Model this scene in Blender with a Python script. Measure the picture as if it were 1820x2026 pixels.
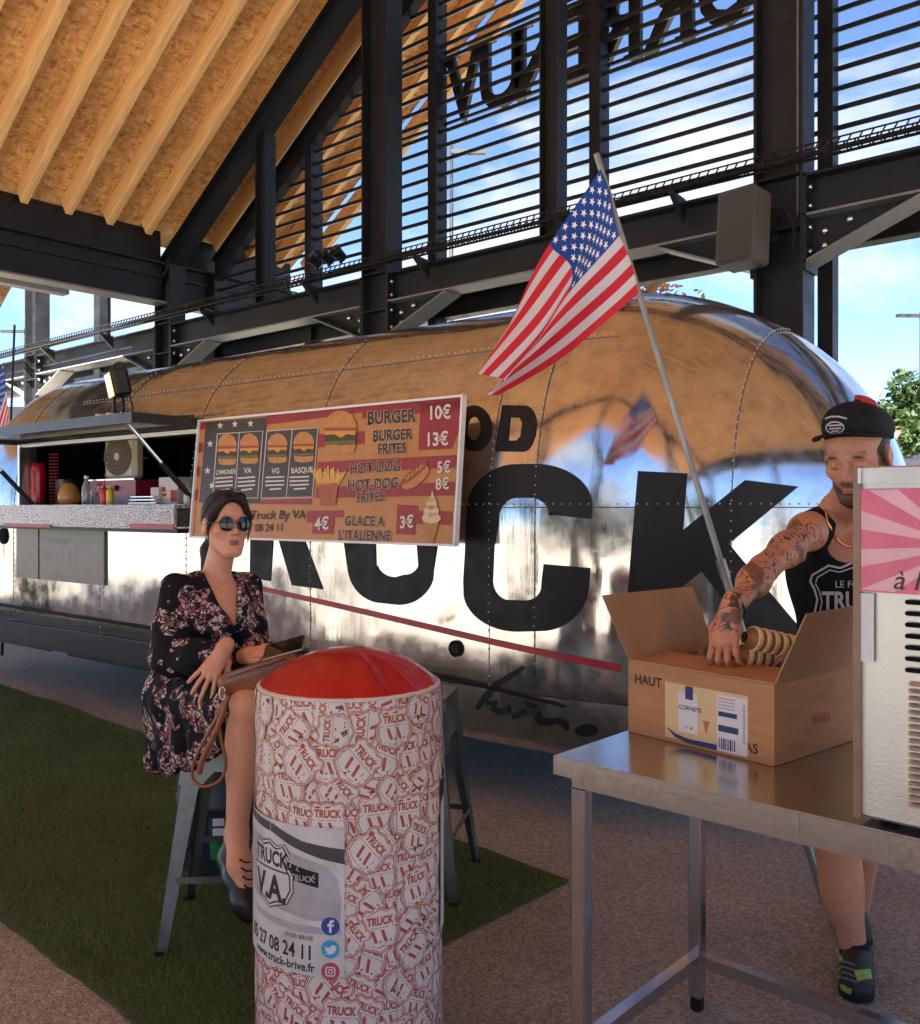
import bpy, bmesh, math, random
import numpy as np
from mathutils import Vector, Matrix, Euler
random.seed(7); rng = np.random.default_rng(7)
for o in list(bpy.data.objects): bpy.data.objects.remove(o)
SC = bpy.context.scene; COL = SC.collection; R = math.radians; PI = math.pi

# ---------------------------------------------------------------- camera
# world axes: the hall. +X runs along the food trailer towards the right, +Y through it, away from the camera
CA, SA = 0.6488, 0.7609
EYE = 1.5
cam_d = bpy.data.cameras.new('camera'); cam = bpy.data.objects.new('camera', cam_d); COL.objects.link(cam)
cam.location = (0, 0, EYE); cam.rotation_euler = (R(90), 0, math.asin(CA))
cam_d.sensor_fit = 'HORIZONTAL'; cam_d.sensor_width = 36; cam_d.lens = 36*1800/1820
cam_d.shift_y = -0.005; cam_d.clip_start = 0.05; cam_d.clip_end = 3000
SC.camera = cam
# ---------------------------------------------------------------- sky, sun, exposure
SUN_EL, SUN_AZ = R(45), R(155)        # azimuth: clockwise from +Y of the place
w = bpy.data.worlds.new('World'); SC.world = w; w.use_nodes = True
nt = w.node_tree; nt.nodes.clear()
def N(nt, t, **kw):
    n = nt.nodes.new(t)
    for k, v in kw.items():
        if k.startswith('i_'):
            key = k[2:]; key = int(key) if key.isdigit() else key.replace('_', ' ')
            n.inputs[key].default_value = v
        else: setattr(n, k, v)
    return n
def L(nt, a, b): nt.links.new(a, b)
sky = N(nt, 'ShaderNodeTexSky', sky_type='NISHITA', sun_disc=False, sun_elevation=SUN_EL, sun_rotation=SUN_AZ,
        altitude=2500, air_density=0.62, dust_density=0.0, ozone_density=3.5)
geo = N(nt, 'ShaderNodeTexCoord')
mp = N(nt, 'ShaderNodeMapping'); mp.inputs['Scale'].default_value = (1.0, 1.0, 2.2); mp.inputs['Location'].default_value = (0.35, 0.1, 0.0)
L(nt, geo.outputs['Generated'], mp.inputs['Vector'])
n1 = N(nt, 'ShaderNodeTexNoise', i_Scale=2.1, i_Detail=9.0, i_Roughness=0.56, i_Distortion=0.25)
L(nt, mp.outputs[0], n1.inputs['Vector'])
rp = N(nt, 'ShaderNodeValToRGB'); rp.color_ramp.elements[0].position = 0.50; rp.color_ramp.elements[1].position = 0.60
L(nt, n1.outputs['Fac'], rp.inputs['Fac'])
n2 = N(nt, 'ShaderNodeTexNoise', i_Scale=5.0, i_Detail=6.0); L(nt, mp.outputs[0], n2.inputs['Vector'])
cc = N(nt, 'ShaderNodeMix', data_type='RGBA'); cc.inputs[6].default_value = (1.9, 2.2, 2.6, 1); cc.inputs[7].default_value = (2.75, 2.8, 2.85, 1)
L(nt, n2.outputs['Fac'], cc.inputs[0])
mx = N(nt, 'ShaderNodeMix', data_type='RGBA')
sm = N(nt, 'ShaderNodeMath', operation='MULTIPLY', i_1=0.92); L(nt, rp.outputs[0], sm.inputs[0])
L(nt, sm.outputs[0], mx.inputs[0]); L(nt, sky.outputs[0], mx.inputs[6]); L(nt, cc.outputs[2], mx.inputs[7])
bg = N(nt, 'ShaderNodeBackground', i_Strength=0.05); L(nt, mx.outputs[2], bg.inputs['Color'])
ow = N(nt, 'ShaderNodeOutputWorld'); L(nt, bg.outputs[0], ow.inputs['Surface'])
sun_d = bpy.data.lights.new('sun', 'SUN'); sun_d.energy = 5.0; sun_d.angle = R(0.53); sun_d.color = (1.0, 0.93, 0.82)
sun = bpy.data.objects.new('sun', sun_d); COL.objects.link(sun); sun.location = (0, 0, 40)
sd = Vector((math.sin(SUN_AZ)*math.cos(SUN_EL), math.cos(SUN_AZ)*math.cos(SUN_EL), math.sin(SUN_EL)))
sun.rotation_euler = (-sd).to_track_quat('-Z', 'Y').to_euler()
SC.view_settings.view_transform = 'Standard'; SC.view_settings.look = 'None'
SC.view_settings.exposure = 3.2; SC.view_settings.gamma = 1.0; SC.view_settings.use_curve_mapping = False
SC.render.engine = 'CYCLES'
cy = SC.cycles; cy.use_denoising = True; cy.max_bounces = 10; cy.diffuse_bounces = 6; cy.glossy_bounces = 6
cy.transmission_bounces = 6; cy.transparent_max_bounces = 8; cy.caustics_reflective = True; cy.sample_clamp_indirect = 6.0
cy.use_adaptive_sampling = True; cy.adaptive_threshold = 0.01

# ---------------------------------------------------------------- helpers
def P(lat, d, z=0.0):                  # metres right of / ahead of the photographer's spot -> place
    return Vector((SA*lat - CA*d, CA*lat + SA*d, z))
def VP(px, py, d):                     # a point seen at (px, py) of the 1820x2026 view at depth d metres
    return P((px-910)/1800*d, d, EYE - (py-1004)/1800*d)
class MB:
    """collects shapes of one mesh"""
    def __init__(s): s.v = []; s.f = []; s.uv = None; s.mi = []
    def add(s, vs, fs, M=None, mi=0):
        b = len(s.v)
        for v in vs:
            v = Vector(v); s.v.append(M @ v if M is not None else v)
        for f in fs: s.f.append([i+b for i in f]); s.mi.append(mi)
        return s
    def box(s, c, size, rot=None, mi=0, bevel=0):
        x, y, z = [a/2 for a in size]
        M = Matrix.Translation(Vector(c))
        if rot is not None:
            M = M @ (rot.to_4x4() if isinstance(rot, Matrix) else Euler(rot).to_matrix().to_4x4())
        if bevel:
            b = min(bevel, x*.9, y*.9, z*.9); vs = []; 
            for sz in (-1, 1):
                for (ax, ay, az) in ((x-b, y-b, z), (x, y-b, z-b), (x-b, y, z-b)):
                    pass
            # chamfered box: 24 vertices
            vs = []; idx = {}
            for sx in (-1, 1):
                for sy in (-1, 1):
                    for sz in (-1, 1):
                        for k, (px, py, pz) in enumerate(((x, y-b, z-b), (x-b, y, z-b), (x-b, y-b, z))):
                            idx[(sx, sy, sz, k)] = len(vs); vs.append((sx*px, sy*py, sz*pz))
            fs = []
            for k in range(3):
                for sg in (-1, 1):
                    q = []
                    for (a, c2) in ((-1, -1), (1, -1), (1, 1), (-1, 1)):
                        t = [a, c2]; t.insert(k, sg); q.append(idx[(t[0], t[1], t[2], k)])
                    fs.append(q)
            for k, (p, q) in enumerate(((1, 2), (0, 2), (0, 1))):     # edges along axis k
                for a in (-1, 1):
                    for c2 in (-1, 1):
                        t0 = [0, 0, 0]; t0[p] = a; t0[q] = c2; r = []
                        for e in (-1, 1):
                            t0[k] = e; r.append((idx[(*t0, p)], idx[(*t0, q)]))
                        fs.append([r[0][0], r[1][0], r[1][1], r[0][1]])
            for sx in (-1, 1):
                for sy in (-1, 1):
                    for sz in (-1, 1): fs.append([idx[(sx, sy, sz, k)] for k in range(3)])
            return s.add(vs, fs, M, mi)
        vs = [(-x,-y,-z),(x,-y,-z),(x,y,-z),(-x,y,-z),(-x,-y,z),(x,-y,z),(x,y,z),(-x,y,z)]
        return s.add(vs, [(0,3,2,1),(4,5,6,7),(0,1,5,4),(1,2,6,5),(2,3,7,6),(3,0,4,7)], M, mi)
    def bar(s, a, b, wx, wy, up=(0,0,1), mi=0):
        a, b = Vector(a), Vector(b); d = (b-a); l = d.length; d.normalize(); up = Vector(up)
        if abs(d.dot(up)) > .98: up = Vector((1,0,0))
        x = up.cross(d).normalized(); y = d.cross(x)
        M = Matrix((x, y, d)).transposed()
        return s.box((a+b)/2, (wx, wy, l), M, mi)
    def tube(s, pts, r, n=8, caps=True, mi=0, flat=None):
        pts = [Vector(p) for p in pts]; k = len(pts); rs = r if hasattr(r, '__len__') else [r]*k
        prev = None; b = len(s.v); vs = []
        for i, p in enumerate(pts):
            t = (pts[min(i+1, k-1)] - pts[max(i-1, 0)]).normalized()
            if prev is None:
                u = t.orthogonal().normalized()
            else:
                u = (prev - t*prev.dot(t)); u = u.normalized() if u.length > 1e-6 else t.orthogonal().normalized()
            prev = u; v = t.cross(u)
            for j in range(n):
                a = 2*PI*j/n; vs.append(p + (u*math.cos(a) + v*math.sin(a))*rs[i])
        fs = [(i*n+j, i*n+(j+1)%n, (i+1)*n+(j+1)%n, (i+1)*n+j) for i in range(k-1) for j in range(n)]
        if caps: fs += [tuple(range(n-1, -1, -1)), tuple((k-1)*n+j for j in range(n))]
        return s.add(vs, fs, None, mi)
    def lathe(s, prof, n=32, M=None, mi=0, cap=True):
        vs = [(r*math.cos(2*PI*j/n), r*math.sin(2*PI*j/n), z) for r, z in prof for j in range(n)]
        fs = [(i*n+j, i*n+(j+1)%n, (i+1)*n+(j+1)%n, (i+1)*n+j) for i in range(len(prof)-1) for j in range(n)]
        if cap:
            if prof[0][0] > 1e-4: fs.append(tuple(range(n-1, -1, -1)))
            if prof[-1][0] > 1e-4: fs.append(tuple((len(prof)-1)*n+j for j in range(n)))
        return s.add(vs, fs, M, mi)
    def grid(s, rows, mi=0, closed=False):
        m = len(rows); n = len(rows[0]); vs = [v for r in rows for v in r]
        fs = [(i*n+j, i*n+(j+1)%n, (i+1)*n+(j+1)%n, (i+1)*n+j) for i in range(m-1) for j in range(n if closed else n-1)]
        return s.add(vs, fs, None, mi)
    def prism(s, poly, z0, z1, M=None, mi=0):
        n = len(poly)
        vs = [(x, y, z0) for x, y in poly] + [(x, y, z1) for x, y in poly]
        fs = [tuple(range(n-1, -1, -1)), tuple(range(n, 2*n))] + [(i, (i+1) % n, n+(i+1) % n, n+i) for i in range(n)]
        return s.add(vs, fs, M, mi)
    def sphere(s, c, r, nu=12, nv=8, M=None, mi=0):
        rr = r if hasattr(r, '__len__') else (r, r, r); vs = []; c = Vector(c)
        for i in range(nv+1):
            th = PI*i/nv
            for j in range(nu):
                a = 2*PI*j/nu; v = Vector((rr[0]*math.sin(th)*math.cos(a), rr[1]*math.sin(th)*math.sin(a), rr[2]*math.cos(th)))
                vs.append(c + (M @ v if M is not None else v))
        fs = [(i*nu+j, (i+1)*nu+j, (i+1)*nu+(j+1) % nu, i*nu+(j+1) % nu) for i in range(nv) for j in range(nu)]
        return s.add(vs, fs, None, mi)
    def build(s, name, mat, parent=None, smooth=False, world=True):
        me = bpy.data.meshes.new(name)
        off = Vector((0,0,0))
        if parent is not None and world:
            p = parent
            while p is not None: off = off + Vector(p.location); p = p.parent
        me.from_pydata([tuple(v-off) for v in s.v], [], s.f)
        ms = mat if isinstance(mat, (list, tuple)) else [mat]
        for m in ms: me.materials.append(m)
        if len(ms) > 1: me.polygons.foreach_set('material_index', s.mi)
        bm = bmesh.new(); bm.from_mesh(me)
        if smooth != 'open': bmesh.ops.remove_doubles(bm, verts=bm.verts, dist=1e-6) if len(bm.verts) < 60000 else None
        if len(bm.faces) < 60000: bmesh.ops.recalc_face_normals(bm, faces=bm.faces)
        bm.to_mesh(me); bm.free()
        if smooth:
            me.polygons.foreach_set('use_smooth', [True]*len(me.polygons))
            if smooth is not True and smooth != 'open': me.set_sharp_from_angle(angle=R(smooth))
        me.update()
        return link(name, me, parent)
def link(name, me, parent=None):
    o = bpy.data.objects.new(name, me); COL.objects.link(o)
    if parent is not None: o.parent = parent
    return o
def thing(name, label, cat, loc=(0,0,0), group=None, rot=None):
    o = bpy.data.objects.new(name, None); COL.objects.link(o); o.location = loc; o.empty_display_size = .1
    if rot is not None: o.rotation_euler = rot
    return tag(o, label, cat, group)
def tag(o, label=None, cat=None, group=None, kind=None):
    if label: o['label'] = label
    if cat: o['category'] = cat
    if group: o['group'] = group
    if kind: o['kind'] = kind
    return o
def copy_tree(o, parent=None):
    c = o.copy(); COL.objects.link(c)
    if parent is not None: c.parent = parent
    for ch in list(o.children): copy_tree(ch, c)
    return c
_tc = {}
def text2d(body, size=1.0, bold=0.0, shear=0.0, wid=1.0, align='CENTER', spacing=1.0):
    """flat text as (verts2d, faces), centred on its own baseline"""
    k = (body, size, bold, shear, wid, align, spacing)
    if k in _tc: return _tc[k]
    cu = bpy.data.curves.new('t', 'FONT'); cu.body = body; cu.size = size; cu.offset = bold*size; cu.shear = shear
    cu.align_x = align; cu.resolution_u = 3; cu.space_character = spacing
    ob = bpy.data.objects.new('t', cu); COL.objects.link(ob)
    bpy.context.view_layer.update()
    me = ob.evaluated_get(bpy.context.evaluated_depsgraph_get()).to_mesh()
    r = ([(v.co.x*wid, v.co.y) for v in me.vertices], [tuple(p.vertices) for p in me.polygons])
    bpy.data.objects.remove(ob); bpy.data.curves.remove(cu)
    _tc[k] = r; return r
def tri(poly, holes=()):
    """triangulate a 2d polygon with holes"""
    from mathutils.geometry import tessellate_polygon
    ls = [[Vector((x, y, 0)) for x, y in poly]] + [[Vector((x, y, 0)) for x, y in h] for h in holes]
    vs = [(p.x, p.y) for l in ls for p in l]
    return vs, [tuple(t) for t in tessellate_polygon(ls)]
def refine(vs, fs, maxlen):
    """split long edges so that a flat outline can follow a curved surface"""
    bm = bmesh.new(); bv = [bm.verts.new((x, y, 0)) for x, y in vs]
    for f in fs:
        try: bm.faces.new([bv[i] for i in f])
        except ValueError: pass
    bmesh.ops.triangulate(bm, faces=bm.faces)
    for _ in range(6):
        es = [e for e in bm.edges if e.calc_length() > maxlen]
        if not es: break
        bmesh.ops.subdivide_edges(bm, edges=es, cuts=1); bmesh.ops.triangulate(bm, faces=bm.faces)
    bm.verts.index_update()
    r = [(v.co.x, v.co.y) for v in bm.verts], [tuple(v.index for v in f.verts) for f in bm.faces]
    bm.free(); return r
def circ(cx, cy, rx, ry=None, n=20, a0=0, a1=360):
    ry = ry or rx
    full = abs(a1-a0) >= 360; m = n if full else n+1
    return [(cx+rx*math.cos(R(a0+(a1-a0)*i/n)), cy+ry*math.sin(R(a0+(a1-a0)*i/n))) for i in range(m)]
def rrect(x0, y0, x1, y1, r, n=4):
    p = []
    for cx, cy, a in ((x1-r, y1-r, 0), (x0+r, y1-r, 90), (x0+r, y0+r, 180), (x1-r, y0+r, 270)):
        p += [(cx+r*math.cos(R(a+90*i/n)), cy+r*math.sin(R(a+90*i/n))) for i in range(n+1)]
    return p
def stroke(pts, wd):
    """a polyline thickened to a 2d polygon strip (verts, faces)"""
    vs = []; n = len(pts)
    for i, (x, y) in enumerate(pts):
        a = pts[max(i-1, 0)]; b = pts[min(i+1, n-1)]; dx, dy = b[0]-a[0], b[1]-a[1]; l = math.hypot(dx, dy) or 1
        h = (wd[i] if hasattr(wd, '__len__') else wd)/2
        vs += [(x-dy/l*h, y+dx/l*h), (x+dy/l*h, y-dx/l*h)]
    return vs, [(2*i, 2*i+1, 2*i+3, 2*i+2) for i in range(n-1)]

# ---------------------------------------------------------------- materials
def mat(name, col=(.5,.5,.5), rough=.6, metal=0.0, spec=.5, **kw):
    m = bpy.data.materials.new(name); m.use_nodes = True
    b = m.node_tree.nodes['Principled BSDF']
    b.inputs['Base Color'].default_value = (*col, 1); b.inputs['Roughness'].default_value = rough
    b.inputs['Metallic'].default_value = metal; b.inputs['Specular IOR Level'].default_value = spec
    for k, v in kw.items(): b.inputs[k.replace('_', ' ')].default_value = v
    return m
def noisy(m, scale=8, amt=.25, bump=.0, bscale=None, coord='Object', stretch=(1,1,1), rough_amt=0.0, detail=6, dist=.01):
    """vary base colour, roughness and relief of a plain material with noise"""
    nt = m.node_tree; b = nt.nodes['Principled BSDF']
    tc = N(nt, 'ShaderNodeTexCoord'); mp = N(nt, 'ShaderNodeMapping'); mp.inputs['Scale'].default_value = stretch
    L(nt, tc.outputs[coord], mp.inputs[0])
    n = N(nt, 'ShaderNodeTexNoise', i_Scale=scale, i_Detail=detail, i_Roughness=.6); L(nt, mp.outputs[0], n.inputs['Vector'])
    c = b.inputs['Base Color'].default_value[:3]
    r = N(nt, 'ShaderNodeValToRGB'); r.color_ramp.elements[0].position = .3; r.color_ramp.elements[1].position = .7
    r.color_ramp.elements[0].color = (*[x*(1-amt) for x in c], 1); r.color_ramp.elements[1].color = (*[min(1, x*(1+amt)) for x in c], 1)
    L(nt, n.outputs['Fac'], r.inputs[0])
    if not b.inputs['Base Color'].links: L(nt, r.outputs[0], b.inputs['Base Color'])
    if rough_amt:
        q = b.inputs['Roughness'].default_value
        mr = N(nt, 'ShaderNodeMapRange', i_3=max(0, q-rough_amt), i_4=min(1, q+rough_amt)); mr.inputs[1].default_value = .3; mr.inputs[2].default_value = .7
        L(nt, n.outputs['Fac'], mr.inputs[0]); L(nt, mr.outputs[0], b.inputs['Roughness'])
    if bump:
        n2 = n
        if bscale:
            n2 = N(nt, 'ShaderNodeTexNoise', i_Scale=bscale, i_Detail=detail); L(nt, mp.outputs[0], n2.inputs['Vector'])
        bp = N(nt, 'ShaderNodeBump', i_Strength=bump, i_Distance=dist); L(nt, n2.outputs['Fac'], bp.inputs['Height']); L(nt, bp.outputs[0], b.inputs['Normal'])
    return m
M_ = {}
M_['steel'] = noisy(mat('dark painted steel', (.0115,.013,.0165), .5, 0, .3), 5, .3, .06, 60, rough_amt=.12)
M_['steel_pale'] = noisy(mat('grey steel and bounce lit flange', (.16,.165,.165), .5), 4, .2, .05, 50)  # also on dark beams' undersides, where bounced light is put into the colour
M_['bolt'] = mat('zinc bolt', (.62,.63,.64), .3, 1)
M_['black'] = noisy(mat('black vinyl', (.010,.0105,.012), .55, 0, .3), 12, .25, rough_amt=.12)
M_['blackmetal'] = noisy(mat('black metal', (.009,.009,.010), .45, 0, .35), 9, .4)
M_['red_vinyl'] = noisy(mat('red vinyl', (.36,.022,.035), .4), 9, .2)
M_['alu'] = mat('plain aluminium', (.72,.72,.73), .28, 1)
M_['inox'] = noisy(mat('stainless steel', (.58,.58,.575), .2, 1), 120, .04, .012, 300, rough_amt=.04)
M_['white'] = noisy(mat('white paint', (.75,.75,.73), .45), 6, .06)
M_['rubber'] = mat('black rubber', (.009,.009,.009), .8, 0, .3)
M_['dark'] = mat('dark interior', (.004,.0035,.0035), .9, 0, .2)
def osb():
    m = mat('oriented strand board', (.6,.3,.1), .72); nt = m.node_tree; b = nt.nodes['Principled BSDF']
    tc = N(nt, 'ShaderNodeTexCoord'); dn = N(nt, 'ShaderNodeTexNoise', i_Scale=5.0, i_Detail=2.0); L(nt, tc.outputs['Object'], dn.inputs['Vector'])
    ad = N(nt, 'ShaderNodeVectorMath', operation='MULTIPLY_ADD'); ad.inputs[1].default_value = (.16,.16,.16)
    L(nt, dn.outputs['Color'], ad.inputs[0]); L(nt, tc.outputs['Object'], ad.inputs[2])
    vals = []
    for rot, sc in (((0,0,.5), (26,8,20)), ((0,0,-.7), (9,30,20)), ((0,0,1.3), (40,14,20))):
        mp = N(nt, 'ShaderNodeMapping'); mp.inputs['Rotation'].default_value = rot; mp.inputs['Scale'].default_value = sc
        L(nt, ad.outputs[0], mp.inputs[0])
        v = N(nt, 'ShaderNodeTexVoronoi', i_Scale=1.0, i_Randomness=1.0); L(nt, mp.outputs[0], v.inputs['Vector'])
        sp = N(nt, 'ShaderNodeSeparateColor'); L(nt, v.outputs['Color'], sp.inputs[0]); vals.append((sp, v))
    a = N(nt, 'ShaderNodeMath', operation='ADD'); L(nt, vals[0][0].outputs[0], a.inputs[0]); L(nt, vals[1][0].outputs[1], a.inputs[1])
    a2 = N(nt, 'ShaderNodeMath', operation='ADD'); L(nt, a.outputs[0], a2.inputs[0]); L(nt, vals[2][0].outputs[2], a2.inputs[1])
    mr = N(nt, 'ShaderNodeMapRange'); mr.inputs[1].default_value = .35; mr.inputs[2].default_value = 2.6; L(nt, a2.outputs[0], mr.inputs[0])
    r = N(nt, 'ShaderNodeValToRGB'); e = r.color_ramp.elements
    e[0].position = 0; e[0].color = (.38,.175,.055,1); e[1].position = 1; e[1].color = (.86,.58,.28,1)
    x = e.new(.35); x.color = (.66,.355,.130,1); x = e.new(.7); x.color = (.77,.445,.175,1)
    L(nt, mr.outputs[0], r.inputs[0])
    big = N(nt, 'ShaderNodeTexNoise', i_Scale=.9, i_Detail=3.0); L(nt, tc.outputs['Object'], big.inputs['Vector'])
    hm = N(nt, 'ShaderNodeMapRange', i_3=.84, i_4=1.1); hm.inputs[1].default_value = .3; hm.inputs[2].default_value = .7; L(nt, big.outputs['Fac'], hm.inputs[0])
    ml = N(nt, 'ShaderNodeMix', data_type='RGBA', blend_type='MULTIPLY', i_0=1.0); L(nt, r.outputs[0], ml.inputs[6]); L(nt, hm.outputs[0], ml.inputs[7])
    L(nt, ml.outputs[2], b.inputs['Base Color'])
    bp = N(nt, 'ShaderNodeBump', i_Strength=.35, i_Distance=.01); L(nt, a2.outputs[0], bp.inputs['Height']); L(nt, bp.outputs[0], b.inputs['Normal'])
    return m
M_['osb'] = osb()
M_['timber'] = noisy(mat('planed spruce', (.80,.49,.21), .6), 3.0, .22, .08, 40, stretch=(.6,9,9))
def aluminium():
    m = mat('polished aluminium skin', (.80,.795,.79), .1, .9); nt = m.node_tree; b = nt.nodes['Principled BSDF']
    tc = N(nt, 'ShaderNodeTexCoord')
    mp = N(nt, 'ShaderNodeMapping'); mp.inputs['Scale'].default_value = (1.0, 1.0, .75); L(nt, tc.outputs['Object'], mp.inputs[0])
    n = N(nt, 'ShaderNodeTexNoise', i_Scale=1.7, i_Detail=2.0, i_Roughness=.45); L(nt, mp.outputs[0], n.inputs['Vector'])
    b1 = N(nt, 'ShaderNodeBump', i_Strength=.6, i_Distance=.035); L(nt, n.outputs['Fac'], b1.inputs['Height'])
    mp2 = N(nt, 'ShaderNodeMapping'); mp2.inputs['Scale'].default_value = (14, 14, 1.2); L(nt, tc.outputs['Object'], mp2.inputs[0])
    n2 = N(nt, 'ShaderNodeTexNoise', i_Scale=1.0, i_Detail=4.0, i_Roughness=.6); L(nt, mp2.outputs[0], n2.inputs['Vector'])
    b2 = N(nt, 'ShaderNodeBump', i_Strength=.05, i_Distance=.012); L(nt, n2.outputs['Fac'], b2.inputs['Height']); L(nt, b1.outputs[0], b2.inputs['Normal'])
    n3 = N(nt, 'ShaderNodeTexNoise', i_Scale=9.0, i_Detail=6.0, i_Roughness=.65); L(nt, tc.outputs['Object'], n3.inputs['Vector'])
    mr = N(nt, 'ShaderNodeMapRange', i_3=.05, i_4=.20); mr.inputs[1].default_value = .3; mr.inputs[2].default_value = .75; L(nt, n3.outputs['Fac'], mr.inputs[0])
    L(nt, mr.outputs[0], b.inputs['Roughness'])
    r = N(nt, 'ShaderNodeValToRGB'); r.color_ramp.elements[0].color = (.45,.45,.445,1); r.color_ramp.elements[1].color = (.61,.61,.61,1)
    r.color_ramp.elements[0].position = .35; r.color_ramp.elements[1].position = .6
    L(nt, n3.outputs['Fac'], r.inputs[0]); L(nt, r.outputs[0], b.inputs['Base Color'])
    L(nt, b2.outputs[0], b.inputs['Normal']); return m
M_['skin_alu'] = aluminium()
def colmat(name, rough=.6, spec=.4, bump=0, bscale=60, metal=0, sss=0):
    """colour read from the mesh's own colour attribute (its real surface colour)"""
    m = mat(name, (.5,.5,.5), rough, metal, spec); nt = m.node_tree; b = nt.nodes['Principled BSDF']
    a = N(nt, 'ShaderNodeAttribute', attribute_name='col')
    tc = N(nt, 'ShaderNodeTexCoord'); n = N(nt, 'ShaderNodeTexNoise', i_Scale=bscale, i_Detail=5.0); L(nt, tc.outputs['Object'], n.inputs['Vector'])
    mr = N(nt, 'ShaderNodeMapRange', i_3=.86, i_4=1.12); mr.inputs[1].default_value = .3; mr.inputs[2].default_value = .7; L(nt, n.outputs['Fac'], mr.inputs[0])
    ml = N(nt, 'ShaderNodeMix', data_type='RGBA', blend_type='MULTIPLY', i_0=1.0); L(nt, a.outputs['Color'], ml.inputs[6]); L(nt, mr.outputs[0], ml.inputs[7])
    L(nt, ml.outputs[2], b.inputs['Base Color'])
    if bump:
        bp = N(nt, 'ShaderNodeBump', i_Strength=bump, i_Distance=.004); L(nt, n.outputs['Fac'], bp.inputs['Height']); L(nt, bp.outputs[0], b.inputs['Normal'])
    if sss:
        b.inputs['Subsurface Weight'].default_value = sss; b.inputs['Subsurface Radius'].default_value = (1,.35,.2); b.inputs['Subsurface Scale'].default_value = .006
    return m
def set_col(o, cols):
    me = o.data; at = me.color_attributes.new('col', 'FLOAT_COLOR', 'POINT')
    c = np.ones((len(me.vertices), 4), dtype=np.float32); c[:, :3] = cols; at.data.foreach_set('color', c.ravel())
# ---------------------------------------------------------------- ground
def ground_mat():
    m = mat('exposed aggregate concrete', (.3,.22,.17), .8); nt = m.node_tree; b = nt.nodes['Principled BSDF']
    tc = N(nt, 'ShaderNodeTexCoord')
    v = N(nt, 'ShaderNodeTexVoronoi', i_Scale=120.0); L(nt, tc.outputs['Object'], v.inputs['Vector'])
    sp = N(nt, 'ShaderNodeSeparateColor'); L(nt, v.outputs['Color'], sp.inputs[0])
    r = N(nt, 'ShaderNodeValToRGB'); e = r.color_ramp.elements
    e[0].color = (.19,.172,.150,1); e[1].color = (.43,.41,.37,1); e[1].position = .95
    x = e.new(.4); x.color = (.285,.262,.230,1); x = e.new(.7); x.color = (.34,.315,.280,1)
    L(nt, sp.outputs[0], r.inputs[0])
    g = N(nt, 'ShaderNodeTexNoise', i_Scale=.55, i_Detail=6.0, i_Roughness=.65); L(nt, tc.outputs['Object'], g.inputs['Vector'])
    mr = N(nt, 'ShaderNodeMapRange', i_3=.62, i_4=1.2); mr.inputs[1].default_value = .3; mr.inputs[2].default_value = .7; L(nt, g.outputs['Fac'], mr.inputs[0])
    ml = N(nt, 'ShaderNodeMix', data_type='RGBA', blend_type='MULTIPLY', i_0=1.0); L(nt, r.outputs[0], ml.inputs[6]); L(nt, mr.outputs[0], ml.inputs[7])
    L(nt, ml.outputs[2], b.inputs['Base Color'])
    bp = N(nt, 'ShaderNodeBump', i_Strength=.7, i_Distance=.004); L(nt, v.outputs['Distance'], bp.inputs['Height']); bp.invert = True
    L(nt, bp.outputs[0], b.inputs['Normal']); return m
mb = MB(); mb.add([(-16,-11,0),(8,-11,0),(8,9.2,0),(-16,9.2,0)], [(0,1,2,3)])
g = mb.build('pavement', ground_mat()); tag(g, kind='structure')
mb = MB(); mb.add([(-1500,-1500,-.03),(1500,-1500,-.03),(1500,1500,-.03),(-1500,1500,-.03)], [(0,1,2,3)])
g = mb.build('ground', noisy(mat('pale asphalt and gravel', (.31,.275,.22), .9), .4, .15)); tag(g, kind='structure')

# ---------------------------------------------------------------- market hall
XE, XR, YF, YB = -11.1, -2.63, 6.9, 7.56         # eave line, ridge, front frame, louvre frame
PITCH = .66; PA = math.atan(PITCH)
def zraf(x): return 5.04 + PITCH*(min(x, 2*XR-x) - XE)      # underside of the rafters
hall = thing('market_hall', 'open timber and dark steel market hall covering the food truck', 'market hall', (XR, YF, 0))
def ibeam_x(mb, x0, x1, y, z0, z1, fw=.24, mi=0, mib=0):
    mb.box(((x0+x1)/2, y, (z0+z1)/2), (x1-x0, .014, z1-z0-.036), mi=mi)
    mb.box(((x0+x1)/2, y, z1-.009), (x1-x0, fw, .018), mi=mi); mb.box(((x0+x1)/2, y, z0+.009), (x1-x0, fw, .018), mi=mib)
def column(x, y, z1, hw=.19, fw=.24, name='steel_column'):
    mb = MB(); mb.box((x, y, z1/2), (2*hw-.044, .016, z1)); 
    for s in (-1, 1): mb.box((x+s*(hw-.011), y, z1/2), (.022, fw, z1))
    mb.box((x, y, .012), (2*hw+.14, fw+.16, .024))
    for zz in (3.60, 4.0): mb.box((x, y-.06, zz), (2*hw-.044, .1, .014)); mb.box((x, y+.06, zz), (2*hw-.044, .1, .014))
    return mb.build(name, M_['steel'], hall)
for x in (-15.05, XE, -6.99, XR, 1.7, 6.0): column(x, YF, 6.2 if x < -15 else 4.9 if x == XE else zraf(x)-.3 if x > XE and x < 6 else 4.9)
for x in (XE, -6.99, XR, 1.7, 6.0): column(x, -4.4, 4.9 if x in (XE, 6.0) else zraf(x)-.3)
for x in (XE, 6.0): column(x, 1.2, 4.17)
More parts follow.
